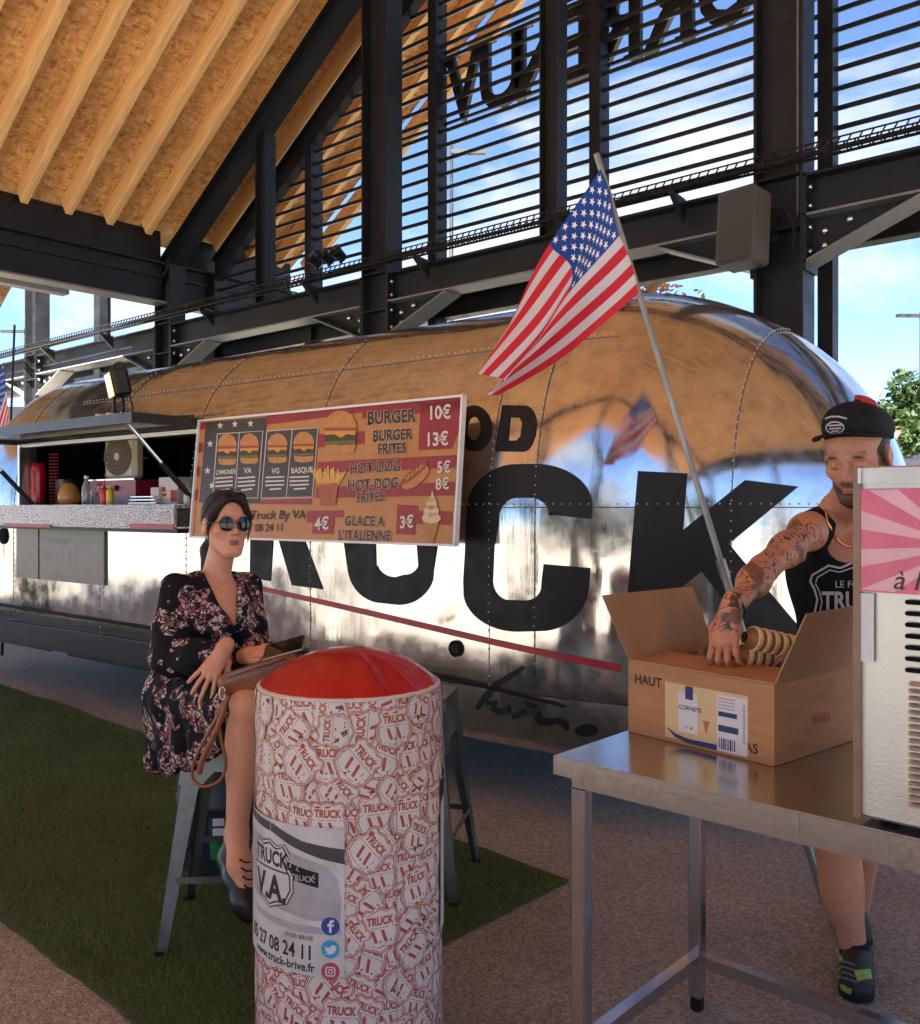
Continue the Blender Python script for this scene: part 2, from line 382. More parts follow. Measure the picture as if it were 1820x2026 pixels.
# back posts behind the louvres
for x in (-14.22, -10.98, -8.91, -6.80, -4.69, -2.52, -.4, 1.75):
    mb = MB(); zt = min(zraf(x)-.35, 8) if x > XE else 6.2
    wd = .19 if x < -12 else .12
    mb.box((x, YB, zt/2), (wd, .14, zt)); mb.box((x, YB+.11, zt/2), (wd*.55, .08, zt)); mb.build('louvre_post', M_['steel'], hall)
for x in (-9.0, -4.76):
    mb = MB(); zt = zraf(x)-.4; mb.box((x, YF, (3.97+zt)/2), (.2, .014, zt-3.97))
    for s in (-1, 1): mb.box((x+s*.092, YF, (3.97+zt)/2), (.014, .16, zt-3.97))
    mb.build('steel_post', M_['steel'], hall)
# bottom chords with haunches and bolts
cols = [-15.05, XE, -6.99, XR, 1.7, 6.0]
for (a, b) in zip([-18.5]+cols, cols):
    x0, x1 = a+.192, b-.192
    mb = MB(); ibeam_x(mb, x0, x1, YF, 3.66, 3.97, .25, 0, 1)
    for (xs, sg) in ((x0, 1), (x1, -1)):
        if abs(xs) > 16: continue
        lx = .82
        mb.add([(xs, YF-.007, 3.66), (xs+sg*lx, YF-.007, 3.66), (xs, YF-.007, 3.33), (xs, YF+.007, 3.66), (xs+sg*lx, YF+.007, 3.66), (xs, YF+.007, 3.33)],
               [(0,1,2),(3,5,4),(0,3,4,1),(1,4,5,2),(2,5,3,0)])
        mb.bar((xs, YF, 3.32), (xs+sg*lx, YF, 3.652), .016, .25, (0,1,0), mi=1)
        mb.box((xs+sg*.011, YF, 3.62), (.022, .25, .72), mi=0)
    o = mb.build('steel_beam', [M_['steel'], M_['steel_pale']], hall)  # second material paints ground bounce onto flange and haunch undersides
    bb = MB()
    for (xs, sg) in ((x0, 1), (x1, -1)):
        for zz in (3.40, 3.58, 3.74, 3.88):
            for yy in (-.07, .07):
                Mx = Matrix.Translation((xs+sg*.022, YF+yy, zz)) @ Matrix.Rotation(R(90)*sg, 4, 'Y')
                bb.lathe([(.024,0),(.024,.018),(.018,.026),(0,.028)], 10, Mx)
                Mx = Matrix.Translation((xs-sg*.05, YF+yy*1.2-.0, zz)) @ Matrix.Rotation(R(90), 4, 'X')
        for (dx, zz) in ((.12, 3.55), (.30, 3.60), (.12, 3.44)):
            Mx = Matrix.Translation((xs+sg*dx, YF-.008, zz)) @ Matrix.Rotation(R(90), 4, 'X')
            bb.lathe([(.032,0),(.032,.012),(.022,.03),(0,.034)], 10, Mx)
    bo = bb.build('bolt', M_['bolt'], o, True); bo['kind'] = 'stuff' 
    mb = MB(); ibeam_x(mb, a, b, YB, 3.58, 3.80, .16, 0, 0); mb.build('steel_beam', M_['steel'], hall)
# rakes of both frames, and rakes behind the photographer
def rake(y, x0, top, dep, name, fw=.2):
    for s in (1, -1):
        mb = MB(); pts = []
        for x in (x0, XR):
            xx = x if s == 1 else 2*XR-x
            pts.append(Vector((xx, y, zraf(x)-top)))
        a, b = pts; dz = Vector((0, 0, -dep)); off = Vector((0, .007, 0))
        mb.add([a-off, b-off, b-off+dz, a-off+dz, a+off, b+off, b+off+dz, a+off+dz], [(0,1,2,3),(7,6,5,4),(0,4,5,1),(3,2,6,7)])
        mb.bar(a, b, .016, fw, (0,1,0)); mb.bar(a+dz, b+dz, .016, fw, (0,1,0))
        mb.build(name, M_['steel'], hall)
rake(YF, XE-.2, .08, .30, 'rake_beam'); rake(YB, XE+.1, .12, .34, 'rake_beam', .14); rake(-4.4, XE, .05, .36, 'rake_beam')
# eave beams
for x, y0, y1 in ((XE, -10.3, 6.78), (2*XR-XE, -10.3, 6.78), (XE+.02, 7.0, 9.0)):
    mb = MB(); zt, zb2 = 4.80, 4.25
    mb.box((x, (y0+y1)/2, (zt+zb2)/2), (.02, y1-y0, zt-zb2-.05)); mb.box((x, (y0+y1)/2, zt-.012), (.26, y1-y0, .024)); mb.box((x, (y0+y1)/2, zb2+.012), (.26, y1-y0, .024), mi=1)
    mb.box((x-.06, (y0+y1)/2, 5.03), (.05, y1-y0, .45))
    mb.box((x+.03, (y0+y1)/2, 4.62), (.05, y1-y0, .03))
    mb.build('eave_beam', [M_['steel'], M_['steel_pale']], hall)  # bottom flange paler: bounced light put into its colour
mb = MB(); mb.box((XE+.1, 3.6, 4.15), (.16, 3.6, .06)); mb.build('cable_duct', M_['steel_pale'], hall)
# roof deck: local x runs up the slope
DL = math.hypot(XR-XE+.35, (XR-XE+.35)*PITCH)
def deck(x0, x1, y0, y1, right=False, name='roof_deck'):
    """underside of the sheathing between x0 and x1 (left slope) as an object lying in its own plane"""
    ln = (x1-x0)/math.cos(PA); mb = MB(); mb.box((ln/2, (y1-y0)/2, .011), (ln, y1-y0, .022))
    o = mb.build(name, M_['osb'], hall, world=False)
    zz = zraf(x0) if x0 > XE else 5.04+PITCH*(x0-XE)
    zz += .24/math.cos(PA)
    if not right: o.location = Vector((x0, y0, zz)) - hall.location; o.rotation_euler = (0, -PA, 0)
    else: o.location = Vector((2*XR-x0, y1, zz)) - hall.location; o.rotation_euler = (0, -PA, PI)
    return o
deck(XE-.3, XR, -10.3, 9.1); deck(XE-.3, XR, -10.3, 9.1, True); deck(XE-2.6, XE-.32, -10.3, 5.36)  # unseen rear end set to let sun onto the floor behind the camera
# unseen cover over it, added to block light
for s in (1, -1):
    a = (XE-.35, zraf(XE)-.23+.288+.06); b = (XR, zraf(XR)+.288+.06)
    vs = []
    for y in (-10.4, 9.16):
        for (x, z) in (a, b, (b[0], b[1]+.1), (a[0], a[1]+.1)): vs.append((x if s == 1 else 2*XR-x, y, z))
    mb = MB(); mb.add(vs, [(0,1,2,3),(7,6,5,4),(0,4,5,1),(2,6,7,3),(1,5,6,2),(0,3,7,4)]); mb.build('added_roof_cover', M_['steel'], hall)
# rafters: one mesh, shared
rl = (XR-XE-.12)/math.cos(PA); mb = MB()
mb.box((rl/2, 0, .118), (rl, .085, .236), bevel=.004)
r0 = None
for s in (1, -1):
    for k in range(-28, 9):
        y = 4.88+.5425*k
        if y < -10.2: continue
        if r0 is None: o = r0 = mb.build('rafter', M_['timber'], hall, world=False)
        else: o = r0.copy(); COL.objects.link(o)
        x = XE+.12
        o.location = Vector((x if s == 1 else 2*XR-x, y, zraf(x))) - hall.location; o.rotation_euler = (0, -PA, 0 if s == 1 else PI)
# louvre slats
posts = [-10.98, -8.91, -6.80, -4.69, -2.52, -.4, 1.75]
sl_me = {}
for a, b in zip(posts, posts[1:]):
    k = 0
    while True:
        z = 3.93+.159*k; k += 1
        if z > 7.6: break
        x0 = max(a+.06, XE+(z+.5-5.04)/PITCH); x1 = b-.06
        if x1-x0 < .1: continue
        if abs(x0-a-.06) < 1e-6 and (a, b) in sl_me: o = link('slat', sl_me[(a, b)], hall)
        else:
            mb = MB(); q = .010; h = .026; ln = (x1-x0)/2
            mb.add([(-ln,-.017,-h),(-ln,.017,-h+q),(-ln,.017,h),(-ln,-.017,h-q),(ln,-.017,-h),(ln,.017,-h+q),(ln,.017,h),(ln,-.017,h-q)],
                   [(0,3,2,1),(4,5,6,7),(0,1,5,4),(1,2,6,5),(2,3,7,6),(3,0,4,7)])
            o = mb.build('slat', M_['steel'], hall, world=False)
            if abs(x0-a-.06) < 1e-6: sl_me[(a, b)] = o.data
        o.location = Vector(((x0+x1)/2, YB+.02, z)) - hall.location
# conduits up the columns
for x, y in ((XR+.12, YF-.03), (-6.99+.1, YF-.03)):
    mb = MB(); mb.tube([(x, y, 3.7), (x, y, zraf(x)-.6)], .011, 6); mb.build('conduit', M_['steel_pale'], hall)
# wire cable tray in front of the bottom chord
tray = thing('cable_tray', 'dark wire mesh cable tray bracketed along the front of the long steel beam', 'cable tray', (-6, 6.62, 4.0))
mb = MB(); ty = 6.62
for (yy, zz, r) in ((ty-.05, 4.02, .012), (ty+.05, 4.02, .012), (ty-.05, 4.095, .007), (ty+.05, 4.095, .007)): mb.tube([(-18, yy, zz), (6, yy, zz)], r, 5)
x = -17.9; 
while x < 3:
    for yy in (ty-.05, ty+.05): mb.bar((x, yy, 4.02), (x+.045, yy, 4.095), .009, .009)
    mb.bar((x, ty-.05, 4.02), (x, ty+.05, 4.02), .007, .007); x += .075
mb.build('wire_mesh', M_['blackmetal'], tray)
mb = MB()
for q in range(3):
    mb.tube([(-18+i*.5, ty-.03+.03*q+.008*math.sin(i*1.7+q), 4.04+.012*math.sin(i*.9+q*2)) for i in range(48)], .011, 6)
mb.build('cable', M_['rubber'], tray)
for x in (-16.6,-14.2,-12.4,-9.9,-7.9,-6.2,-4.5,-3.4,-1.2,.8):
    mb = MB(); mb.add([(x-.02,6.78,3.985),(x-.02,6.56,4.005),(x-.02,6.56,3.985),(x-.02,6.78,3.80),(x+.02,6.78,3.985),(x+.02,6.56,4.005),(x+.02,6.56,3.985),(x+.02,6.78,3.80)],
                      [(0,1,2,3),(7,6,5,4),(0,4,5,1),(1,5,6,2),(2,6,7,3),(3,7,4,0)])
    mb.build('bracket', M_['steel'], tray)
def spot_cluster(x):
    t = thing('spotlight_bar', 'cluster of small black spotlights clamped on the cable tray', 'spotlight', (x, 6.56, 4.1))
    for k, dx in enumerate((-.2, .0, .19)):
        mb = MB(); Mx = Matrix.Translation((x+dx, 6.52, 4.20)) @ Euler((R(62), R(14*(k-1)), 0)).to_matrix().to_4x4()
        mb.lathe([(.03,-.1),(.055,-.08),(.06,.02),(.075,.06),(.07,.062),(.05,.03),(0,.03)], 14, Mx); o = mb.build('lamp_head', M_['blackmetal'], t, 40)
        mb = MB(); mb.bar((x+dx, 6.56, 4.10), (x+dx, 6.53, 4.2), .02, .03); mb.build('clamp', M_['blackmetal'], t)
spot_cluster(-7.45)
# mirrored sign lettering on the outside of the louvres
sign = thing('hall_sign', 'large black serif sign letters fixed outside the louvres, seen reversed from behind', 'sign', (-5.0, 7.72, 5.82))
def sign_letter(ch, x, wid, h=.74):
    vs, fs = text2d(ch, 1.0, .022); ys = [v[1] for v in vs]; xs = [v[0] for v in vs]; s = h/max(max(ys), .1); cx = (max(xs)+min(xs))/2
    k = wid/(max(xs)-min(xs))
    mb = MB(); y0, y1 = 7.69, 7.75; n = len(vs)
    pv = [(x-(a-cx)*k, y0, 5.82+b*s) for a, b in vs] + [(x-(a-cx)*k, y1, 5.82+b*s) for a, b in vs]
    ed = {}
    for f in fs:
        for i in range(len(f)): e = (f[i], f[(i+1) % len(f)]); ed[e] = 1
    side = [(a, b, b+n, a+n) for (a, b) in ed if (b, a) not in ed]
    mb.add(pv, [tuple(f) for f in fs] + [tuple(i+n for i in reversed(f)) for f in fs] + side)
    for (sx, sz) in (((-1, 0), (1, 0), (-1, 1), (1, 1)) if ch in 'NURI' else ((-1, 1), (1, 1)) if ch == 'V' else ((1, 0), (1, 1)) if ch == 'E' else ()):
        if ch == 'U' and sz == 0: continue
        if ch == 'R' and sx == -1: continue
        mb.box((x+sx*wid*.36, 7.72, 5.82+sz*(h-.025)+.0125), (wid*.42, .05, .035))
    mb.build('sign_letter', M_['blackmetal'], sign)
for ch, px, wid in (('V', 918, .52), ('U', 992, .56), ('N', 1066, .58), ('E', 1134, .44), ('R', 1222, .52), ('R', 1322, .52), ('O', 1440, .56), ('C', 1570, .54)):
    t = (px-910)/1800; yy = 7.72; x = yy*(SA*t-CA)/(SA+CA*t); sign_letter(ch, x, wid)
mb = MB(); 
for z in (5.80, 6.6): mb.box((-4.9, 7.67, z), (5.2, .025, .03))
mb.build('mounting_rail', M_['steel'], sign)
# loudspeaker on the right column
sp = thing('loudspeaker', 'grey box loudspeaker mounted on the dark steel column above the flag', 'loudspeaker', (-2.79, 6.58, 3.3))
mb = MB(); Mr = Euler((R(-4), 0, R(-8))).to_matrix()
mb.box((-2.79, 6.52, 3.57), (.31, .26, .56), Mr, bevel=.02); o = mb.build('cabinet', noisy(mat('grey speaker cabinet', (.07,.068,.066), .5), 30, .1, .05, 200), sp)
mb = MB(); mb.box((-2.79, 6.385, 3.57), (.27, .008, .51), Mr); mb.build('grille', noisy(mat('dark grille', (.04,.04,.04), .6), 200, .3), sp)
mb = MB(); mb.bar((-2.79, 6.64, 3.62), (-2.71, 6.88, 3.62), .05, .03); mb.box((-2.71, 6.86, 3.62), (.12, .02, .2)); mb.build('wall_bracket', M_['steel'], sp)
mb = MB(); mb.tube([(-2.72,6.6,3.75),(-2.55,6.68,3.72),(-2.5,6.75,3.6),(-2.52,6.78,3.45),(-2.47,6.8,3.7)], .009, 6); mb.build('cable', M_['rubber'], sp)
# ---------------------------------------------------------------- food truck: rounded aluminium trailer
TC, TS = .6146, .7888                       # its long axis is turned a little against the hall
TROT = math.atan2(TS*CA-TC*SA, TS*SA+TC*CA)
YW, HW = 3.65, 1.22                         # side wall facing us, half width
trailer = thing('food_trailer', 'long polished aluminium food trailer with big black lettering and an open serving hatch', 'food trailer', (0,0,0))
TR = Matrix.Rotation(TROT, 4, 'Z')
trailer.location = TR @ Vector((-4.3, YW+HW, 0))
def T(x, y, z): return TR @ Vector((x, y, z))
ZM, HU, HD, NE = 1.30, 1.40, .92, 2.55
XA, XB, LA, LB, PE = -7.75, -2.42, 1.4, 1.44, 2.0
def cap(x):
    if XA <= x <= XB: return 1.0
    u = (x-XB)/LB if x > XB else (XA-x)/LA
    return max(0, 1-min(1, u)**PE)**(1/PE)
def Fb(x, y, z):                            # < 1 inside the body
    s = cap(x)
    if s <= 1e-4: return 9
    a = abs(y-(YW+HW))/(HW*s)
    if z >= ZM: b = ((z-ZM)/(HU*s))**NE
    else: b = ((ZM-z)/(HD*s**.35))**16.0
    return a**NE + b
def wall_y(x, z, out=0.0):                  # y of the near side at (x, z)
    s = cap(x); b = ((z-ZM)/(HU*s))**NE if z >= ZM else ((ZM-z)/(HD*s**.35))**16.0
    return YW+HW - HW*s*max(0, 1-b)**(1/NE) - out
def hit(px, py, out=.004):                  # where the sight line through a point of the view meets the trailer's skin
    l, v = (px-910)/1800, -(py-1004)/1800
    dx, dy = TS*l-TC, TC*l+TS
    lo, hi = 2.0, None; d = 2.0
    while d < 14:
        if Fb(dx*d, dy*d, EYE+v*d) < 1: hi = d; break
        lo = d; d += .02
    if hi is None: return None
    for _ in range(25):
        m = (lo+hi)/2
        if Fb(dx*m, dy*m, EYE+v*m) < 1: hi = m
        else: lo = m
    p = Vector((dx*hi, dy*hi, EYE+v*hi)); e = 1e-3
    g = Vector((Fb(p.x+e,p.y,p.z)-Fb(p.x-e,p.y,p.z), Fb(p.x,p.y+e,p.z)-Fb(p.x,p.y-e,p.z), Fb(p.x,p.y,p.z+e)-Fb(p.x,p.y,p.z-e))).normalized()
    return TR @ (p + g*out)
WX0, WX1, WZ0, WZ1 = -7.38, -5.02, 1.52, 1.99   # serving hatch
def section(x, nz=40):
    """ring of points (y, z) round the body at x, from the hatch levels outwards so that they fall on grid lines"""
    s = cap(x); out = []
    zs = [ZM+HU*s*math.sin(PI/2*i/22) for i in range(23)]
    if s == 1.0:
        up = sorted(set([round(z, 4) for z in zs if min(abs(z-WZ0), abs(z-WZ1)) > .02] + [WZ0, WZ1]))
    else:
        full = sorted(set([round(ZM+HU*math.sin(PI/2*i/22), 4) for i in range(23) if min(abs(ZM+HU*math.sin(PI/2*i/22)-WZ0), abs(ZM+HU*math.sin(PI/2*i/22)-WZ1)) > .02] + [WZ0, WZ1]))
        up = [ZM+(z-ZM)*s for z in full]
    sl = s**.35
    dn = [ZM-HD*sl*math.sin(PI/2*i/12) for i in range(12, 0, -1)]
    near = [(wall_y(x, z), z) for z in dn+up]
    far = [(2*(YW+HW)-y, z) for y, z in reversed(near)]
    return near + far
xs = [XA-LA*math.sin(PI/2*i/14) for i in range(14, 0, -1)]
xs[0] = XA-LA*.9995
mids = sorted(set([XA+ (XB-XA)*i/24 for i in range(25) if min(abs(XA+(XB-XA)*i/24-WX0), abs(XA+(XB-XA)*i/24-WX1)) > .06] + [WX0, WX1]))
xs += mids + [XB+LB*math.sin(PI/2*i/22) for i in range(1, 23)]
xs[-1] = XB+LB*.9997
rings = [[T(x, y, z) for y, z in section(x)] for x in xs]
n = len(rings[0]); raw = section(-5); mb = MB(); vs = [v for r in rings for v in r]; fs = []
for i in range(len(xs)-1):
    for j in range(n-1):
        zc = (raw[j][1]+raw[j+1][1])/2; xc = (xs[i]+xs[i+1])/2
        if j < n//2 and WX0 < xc < WX1 and WZ0 < zc < WZ1: continue
        fs.append((i*n+j, (i+1)*n+j, (i+1)*n+j+1, i*n+j+1))
    fs.append((i*n+n-1, (i+1)*n+n-1, (i+1)*n, i*n))
mb.add(vs, fs); body = mb.build('body', M_['skin_alu'], trailer, True)
def strip(pts, wd, th, name, m, parent=trailer):
    mb = MB(); mb.tube(pts, wd, 6); return mb.build(name, m, parent, True)
# seams between the sheets, with rivets
def seam(pts2, wd=.006):
    """pts2: (x, z) along the near side; a thin proud lap strip"""
    return [T(x, wall_y(x, z, .001), z) for x, z in pts2]
sm_ = MB(); rv = MB()
def add_seam(pts, riv=True, r=.005):
    sm_.tube(pts, r*.55, 6)
    if riv:
        acc = 0
        for a, b in zip(pts, pts[1:]):
            l = (b-a).length; k = .045-acc
            while k < l:
                p = a+(b-a)*(k/l); rv.sphere(p + TR.to_3x3() @ Vector((0, -.004, 0)) + Vector((0,0,.016)), .0042, 6, 4); k += .045
            acc = (acc+l) % .045
add_seam(seam([(-4.9+.1*i, 1.5) for i in range(38)]))
for xv in (-2.66, -3.95, -5.15, -6.2, -7.5):
    top = 2.55
    add_seam(seam([(xv, .52+(top-.52)*i/40) for i in range(41) if not (WX0 < xv < WX1 and WZ0-.02 < .52+(top-.52)*i/40 < WZ1+.02)]), r=.004)
def cap_line(u, v0, v1, k=30):               # a seam that runs over the rounded end
    pts = []
    for i in range(k+1):
        x = XB+LB*u; s = cap(x); a = v0+(v1-v0)*i/k
        z = ZM+HU*s*math.sin(a); pts.append(T(x, wall_y(x, min(z, ZM+HU*s*.999), .001), z))
    return pts
add_seam(cap_line(.02, -.45, 1.5)); add_seam(cap_line(.62, -.3, 1.5))
add_seam(seam([(-6.9+.15*i, 2.33) for i in range(40) if -6.9+.15*i < -2.0]), r=.004)
sm_.build('panel_seam', mat('dull seam', (.16,.155,.15), .45, .8), trailer, True); o = rv.build('rivet', M_['alu'], trailer, True); o['kind'] = 'stuff'
# black rub rail, skirt, chassis
rub = []
for px, py in ((-40,1188),(0,1196),(300,1243),(520,1278),(700,1307),(910,1345),(1100,1390),(1240,1422),(1330,1445),(1420,1468)):
    p = hit(px, py, .010)
    if p: rub.append(p)
mb = MB(); mb.tube(rub, .012, 6); mb.build('rub_rail', M_['rubber'], trailer, True)
mb = MB()
mb.box((-5.2, YW+HW, .36), (5.4, 1.8, .10)); mb.box((-5.2, YW+.35, .33), (4.0, .1, .12)); mb.box((-7.9, YW+.5, .36), (1.2, .6, .1))
for v in range(len(mb.v)): mb.v[v] = TR @ mb.v[v]
mb.build('chassis', M_['blackmetal'], trailer)
mb = MB(); mb.box(((-8.4-3.9)/2, YW-.004, .475), (4.5, .03, .17))
for v in range(len(mb.v)): mb.v[v] = TR @ mb.v[v]
mb.build('rocker_panel', M_['blackmetal'], trailer)
for xw in (-4.75, -3.85):
    for yw in (YW+.24, YW+2*HW-.24):
        Mx = Matrix.Translation(T(xw, yw, .34)) @ TR @ Matrix.Rotation(R(90), 4, 'X')
        mb = MB(); mb.lathe([(.19,-.1),(.31,-.1),(.34,-.06),(.34,.06),(.31,.1),(.19,.1)], 32, Mx, cap=False); wo = mb.build('wheel', M_['rubber'], trailer, 40)
        mb = MB(); mb.lathe([(0,.05),(.06,.05),(.08,.02),(.16,.03),(.19,.08),(.19,-.08),(0,-.06)], 24, Mx, cap=False); mb.build('rim', M_['alu'], wo, 40)
mb = MB(); rows = []
for j in range(6):
    t = j/5; rows.append([T(-3.95+.1*i, wall_y(-3.95+.1*i, .66, .004)+.035*t*t, .60-.27*t) for i in range(26)])
mb.grid(rows); rows2 = [[p+TR.to_3x3() @ Vector((0,.006,0)) for p in r] for r in rows]; mb.grid(rows2); skirt = mb.build('lower_skirt', M_['skin_alu'], trailer, 'open'); skirt.data.polygons.foreach_set('use_smooth', [True]*len(skirt.data.polygons))
# lettering, traced on the skin
def skin_poly(vs, fs, out, maxlen=26):
    vs, fs = refine(vs, fs, maxlen); pts = [hit(x, y, out) for x, y in vs]
    return [p if p is not None else None for p in pts], fs
def skin_mesh(name, polys, m, out=.004, maxlen=26, parent=trailer):
    mb = MB()
    for vs, fs in polys:
        ps, ff = skin_poly(vs, fs, out, maxlen)
        ff = [f for f in ff if all(ps[i] is not None for i in f)]
        mb.add([p if p is not None else Vector((0,0,0)) for p in ps], ff)
    return mb.build(name, m, parent, True)
C_out = [(1172,1027),(1172,1000)]+[(1040+132*math.cos(R(a))-6*math.sin(R(a)),1003-85*math.sin(R(a))) for a in range(0, 100, 9)]
C_out = circ(1052,1010,120,92,14,0,-90) + circ(1020,1012,100,96,14,-90,-180)[1:]
C_poly = [(1170,1027),(1172,1000)] + circ(1060,1000,112,82,12,0,-90)[1:] + circ(1026,1010,102,92,12,-90,-180)[1:] + \
         [(920,1100),(917,1150)] + circ(1025,1168,108,82,12,180,90)[1:] + circ(1070,1152,96,97,12,90,8)[1:] + [(1168,1124),(1076,1116)] + \
         [(1072,1150)] + circ(1040,1158,32,30,6,0,90)[1:] + circ(1010,1150,35,38,6,90,180)[1:] + [(978,1080),(986,1040)] + circ(1022,1030,36,45,6,180,270)[1:] + circ(1046,1020,42,36,6,-90,0)[1:] + [(1085,1018)]
K_poly = [(1262,932),(1360,937),(1352,1048),(1474,950),(1579,963),(1442,1076),(1660,1334),(1545,1334),(1388,1130),(1352,1160),(1344,1240),(1236,1240)]
U_poly = [(676,1040),(742,1040),(745,1118)] + circ(782,1112,36,30,6,180,90)[1:] + [(800,1137)] + circ(802,1110,28,27,6,90,20)[1:] + [(822,1040),(872,1040),(858,1130)] + circ(790,1125,70,72,10,10,90)[1:] + circ(760,1118,72,76,10,95,172)[1:]
R_poly = [(497,940),(560,938),(600,948),(614,980),(600,1020),(592,1035),(600,1060),(640,1166),(578,1158),(548,1056),(542,1056),(536,1150),(495,1143)]
T_poly = [(392,955),(492,945),(490,985),(462,988),(446,1136),(416,1130),(430,990),(388,994)]
D_poly = [(994,802),(1040,803)] + circ(1040,840,22,37,8,-90,0)[1:] + [(1060,860)] + circ(1034,856,24,38,8,10,90)[1:] + [(980,893)]
D_hole = [(1010,826),(1006,872),(1022,872),(1030,864),(1034,838),(1028,826)]
def Oo(cx, w): return [(cx+a, b) for a, b in [(0,800)]+[(w*math.cos(R(q)), 847-47*math.sin(R(q))) for q in range(70, -291, -20)]], [(cx+w*.42*math.cos(R(q)), 848-26*math.sin(R(q))) for q in range(0, 360, 30)]
polys = [(T_poly, 'T'), (R_poly, 'R'), (U_poly, 'U'), (C_poly, 'C'), (K_poly, 'K')]
for p, ch in polys:
    skin_mesh('truck_letter', [tri(p)], M_['black'], .004, 24)
skin_mesh('truck_letter', [tri(D_poly, [D_hole])], M_['black'], .004, 20)
for cx, wv in ((938, 36),):
    o_, h_ = [(cx+wv*math.cos(R(q)), 848-46*math.sin(R(q))) for q in range(0, 360, 18)], [(cx+wv*.38*math.cos(R(q)), 848-24*math.sin(R(q))) for q in range(0, 360, 30)]
    skin_mesh('truck_letter', [tri(o_, [h_])], M_['black'], .004, 20)
# red pinstripes
skin_mesh('red_stripe', [stroke([(505,1162),(650,1194),(800,1229),(975,1270),(1100,1297),(1228,1323)], [9,10,11,12,13,14])], M_['red_vinyl'], .005, 40)
skin_mesh('red_stripe', [stroke([(-30,1031),(60,1033),(118,1036),(200,1044)], [9,9,9,9])], M_['red_vinyl'], .007, 30)
# vent, marker lamps and small fittings on the skin
p = hit(903, 1283, .004); mb = MB(); Mx = Matrix.Translation(p) @ TR @ Matrix.Rotation(R(90), 4, 'X')
mb.lathe([(.042,0),(.042,.01),(.036,.014),(.030,.006),(0,.006)], 20, Mx); vt = mb.build('vent', M_['rubber'], trailer, 40)
mb = MB()
for dz in (-.014, 0, .014): mb.box(p + (TR.to_3x3() @ Vector((0,-.012,dz))), (.05, .004, .006), TR.to_3x3())
mb.build('vent_louvre', M_['blackmetal'], vt)
p = hit(1706, 799, .0); mb = MB()
if p:
    mb.sphere(p, (.10,.06,.042), 14, 8, Matrix.Rotation(R(20),3,'Y') @ Matrix.Rotation(R(-35),3,'Z')); mb.build('marker_lamp', mat('red lamp lens', (.55,.02,.03), .15, Coat_Weight=1.0), trailer, True)
p = hit(8, 1060, .0); mb = MB(); Mx = Matrix.Translation(p) @ TR @ Matrix.Rotation(R(90), 4, 'X'); mb.lathe([(.07,0),(.07,.012),(.055,.016),(0,.016)], 20, Mx); mb.build('porthole', M_['dark'], trailer, 40)
# ---- serving hatch: frame, dark room behind it, counter, raised flap
def tbox(mb, x0, x1, y0, y1, z0, z1, mi=0):
    mb.box(T((x0+x1)/2, (y0+y1)/2, (z0+z1)/2), (x1-x0, y1-y0, z1-z0), TR.to_3x3(), mi)
mb = MB(); f = .028
for (a, b, c, d) in ((WX0-.03, WX0+f-.03, WZ0-.02, WZ1+.02), (WX1, WX1+f, WZ0-.02, WZ1+.02)): tbox(mb, a, b, YW-.012, YW+.13, c, d)
tbox(mb, WX0-.03, WX1+f, YW+.02, YW+.12, WZ1, WZ1+.028); mb.build('hatch_frame', M_['alu'], trailer)
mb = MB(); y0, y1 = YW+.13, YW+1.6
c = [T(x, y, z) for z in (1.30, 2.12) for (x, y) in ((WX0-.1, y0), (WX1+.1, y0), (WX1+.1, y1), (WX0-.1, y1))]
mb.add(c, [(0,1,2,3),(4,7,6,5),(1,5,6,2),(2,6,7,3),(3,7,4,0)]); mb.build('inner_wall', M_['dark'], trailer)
tread = mat('chequer plate', (.55,.53,.52), .35, 1)
nt = tread.node_tree; tcn = N(nt, 'ShaderNodeTexCoord'); vo = N(nt, 'ShaderNodeTexVoronoi', i_Scale=70.0); L(nt, tcn.outputs['Object'], vo.inputs['Vector'])
bp = N(nt, 'ShaderNodeBump', i_Strength=1.0, i_Distance=.012); L(nt, vo.outputs['Distance'], bp.inputs['Height']); L(nt, bp.outputs[0], nt.nodes['Principled BSDF'].inputs['Normal'])
mb = MB(); tbox(mb, WX0-.04, WX1+.06, YW-.22, YW+.12, 1.495, 1.518); tbox(mb, WX0-.04, WX1+.06, YW-.225, YW-.205, 1.36, 1.495); mb.build('counter', tread, trailer)
mb = MB(); tbox(mb, WX0-.04, WX1+.06, YW-.20, YW-.05, 1.335, 1.358); ct = mb.build('counter_edge', M_['blackmetal'], trailer)
mb = MB(); tbox(mb, WX1-.42, WX1+.06, YW-.232, YW-.226, 1.362, 1.392); tbox(mb, WX0+.2, WX0+.9, YW-.232, YW-.226, 1.352, 1.375); mb.build('red_stripe', M_['red_vinyl'], trailer)
mb = MB(); tbox(mb, WX0-.12, WX1+.15, YW-.58, YW+.14, 2.045, 2.07); tbox(mb, WX0-.12, WX1+.15, YW-.58, YW-.55, 2.005, 2.045)
tbox(mb, WX1+.12, WX1+.15, YW-.55, YW+.1, 2.01, 2.045); tbox(mb, WX0-.12, WX0-.09, YW-.55, YW+.1, 2.01, 2.045)
fl = mb.build('hatch_flap', noisy(mat('dark hatch flap', (.03,.028,.026), .35), 6, .3), trailer)
for xk in (WX1-.12, WX0+.1):
    mb = MB(); a, b = T(xk, YW-.45, 2.04), T(xk+.12, YW-.02, 1.53); mb.tube([a, a+(b-a)*.55], .012, 8); mb.build('gas_strut', M_['alu'], fl)
    mb = MB(); mb.tube([a+(b-a)*.5, b], .019, 8); mb.build('gas_strut', M_['blackmetal'], fl)
